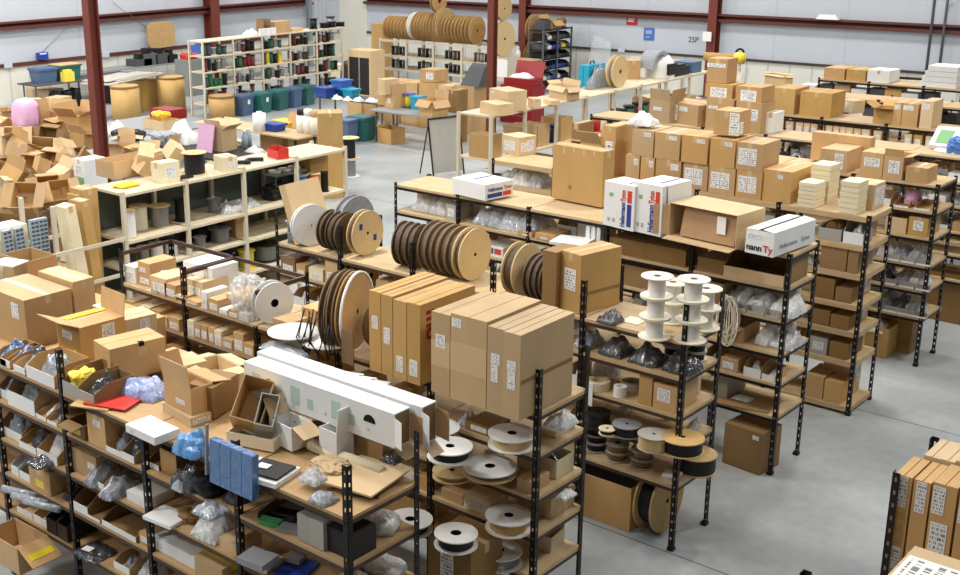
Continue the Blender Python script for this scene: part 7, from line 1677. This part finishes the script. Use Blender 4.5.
# ------------------------------------------------------------------ further stock on the shelves, placed only where the shelf is empty and can be seen
bpy.context.view_layer.update()
DG = bpy.context.evaluated_depsgraph_get()
BOX = []
for o in COL.objects:
    if o.type != 'MESH' or o.get('kind') == 'structure': continue
    q = o
    while q.parent: q = q.parent
    if q.name.startswith('shelving_rack') and o.name.split('.')[0] != 'post': continue
    c = [o.matrix_world @ Vector(v) for v in o.bound_box]
    BOX.append((min(v.x for v in c), min(v.y for v in c), min(v.z for v in c), max(v.x for v in c), max(v.y for v in c), max(v.z for v in c)))
def free(x0, y0, z0, x1, y1, z1, g=.006):
    return not any(x0-g < b[3] and x1+g > b[0] and y0-g < b[4] and y1+g > b[1] and z0 < b[5] and z1 > b[2] for b in BOX)
EYE = Vector((0, 0, CAM_H))
def seen(x0, y0, z0, x1, y1, z1):
    n = 0
    for u, v, w in ((.5, .1, .95), (0, .15, .8), (0, .85, .8), (0, .5, .5), (.5, .9, .95), (.1, .5, .98)):
        p = Vector((x0+(x1-x0)*u, y0+(y1-y0)*v, z0+(z1-z0)*w)); px, py = pj(*p)
        if not (2 < px < 958 and 2 < py < 573): continue
        d = p-EYE; hit, loc, *_ = SC.ray_cast(DG, EYE, d.normalized(), distance=d.length-.004)
        if not hit: n += 1
    return n >= 2
rf = random.Random(99)
LN = {.58: 'fifth', .90: 'fourth', 1.19: 'third', 1.51: 'second', 1.81: 'top'}
LN6 = {.58: 'sixth', .90: 'fifth', 1.19: 'fourth', 1.51: 'third', 1.81: 'second', 2.11: 'top'}
BN = ['end', 'second', 'middle', 'fourth', 'far']
def fill(X, y0, bays, levels, rackname, lv, hmax, mats, dep=(.03, .33), kinds=('box', 'bag', 'bin')):
    for k in bays:
        for z in levels:
            for back in (0, 1):
                y = y0+k*PIT+.06; n = 0
                while y < y0+(k+1)*PIT-.1:
                    w = rf.uniform(.1, .24); h = rf.uniform(.07, hmax); d = rf.uniform(.2, .24)
                    x = X+dep[back]; kind = rf.choice(kinds)
                    y1 = y+w
                    if y1 > y0+(k+1)*PIT-.05: break
                    bb = (x, y, z+.002, x+d, y1, z+h)
                    if free(*bb) and seen(*bb):
                        side = 'at the back' if back else 'at the front'
                        m = rf.choice(mats)
                        cn_ = {'kraft': 'brown', 'kraft_dark': 'dark brown', 'card_white': 'white', 'card_cream': 'cream', 'card_grey': 'grey', 'kraft_light': 'tan', 'black_card': 'black'}[m]
                        where = f"{ORD[n]} from right {side}, {lv[z]} shelf, {BN[k]} bay, {rackname}"
                        if kind == 'box': carton(f'{cn_} box, {where}', 'box', x, y, z, d, w, h, m=m, plain=True, tape=False, name='stock_box', labs=[('x-', .5, .5, .6, .5)] if rf.random() < .5 else [])
                        elif kind == 'bin':
                            bin_box(f'{cn_} bin, {where}', x, y, z, d, w, h, 0, 'kraft' if m.startswith('kraft') else m, 'card_white', low=.6)
                            if h > .09: bag(f'bagged parts, bin {where}', x+d*.55, y+w/2, z+.006, d*.62, w*.66, h*.85, rf.choice(['bag_grey', 'bag_clear', 'bag_dark', 'bag_white']))
                        else:
                            bm_ = rf.choice(['bag_grey', 'bag_clear', 'bag_dark', 'bag_white', 'bag_grey'])
                            bag(f"{ {'bag_grey': 'grey', 'bag_clear': 'clear', 'bag_dark': 'dark', 'bag_white': 'white'}[bm_]} bag, {where}", x+d/2, y+w/2, z, d*.9, w*.86, h*.85, bm_)
                        BOX.append(bb); n += 1; y = y1+.012
                    else: y += .05
K1 = ['kraft', 'kraft_dark', 'kraft', 'card_grey', 'card_white', 'kraft_light']
fill(R1, 4.14, range(4), (.58, .90, 1.19, 1.51), 'nearest row', LN, .17, K1)
fill(R1, 4.14, (1, 2, 3), (1.81,), 'nearest row', LN, .14, K1)
fill(R2, 4.18, (0, 1), (.58, .90, 1.19, 1.51), 'tall-carton row', LN, .12, ['kraft', 'kraft_dark', 'card_cream'], kinds=('box', 'box', 'bag'))
fill(R2, 4.18, (2, 3, 4), (1.19, 1.51, 1.81), 'bare-framed row', LN, .16, ['kraft', 'kraft_light', 'kraft', 'card_white', 'kraft_dark'], kinds=('box', 'box', 'box', 'bag'))
fill(R3, Y0, (0, 1, 2, 3, 4), (.58, .90, 1.19, 1.51), 'wire-spool row', LN, .16, ['kraft', 'kraft_dark', 'card_cream', 'card_grey'])
fill(R4, Y0, (0, 1, 2, 3, 4), (.58, .90, 1.19, 1.51, 1.81), 'white-box row', LN6, .2, ['kraft', 'kraft_dark', 'card_white', 'card_grey'])
fill(R5, Y0, (0, 1, 2, 3, 4), (.58, .90, 1.19, 1.51, 1.81), 'flat-box row', LN6, .2, ['kraft', 'kraft_dark', 'kraft_dark', 'card_grey'])
fill(R6, 4.09, (0, 1, 2), (.58, .90, 1.19, 1.51, 1.81), 'row behind flats', LN6, .18, ['kraft', 'card_white', 'kraft_dark', 'card_grey'])
fill(R7, Y0, (0, 1, 2, 3), (1.19, 1.51, 1.81), 'bare-topped row', LN6, .18, ['kraft', 'kraft_dark', 'card_white', 'card_grey'])
fill(R8, Y0, (0, 1, 2, 3, 4), (1.51,), 'orange-carton row', LN6, .18, ['kraft', 'kraft_dark', 'card_white', 'card_grey'])
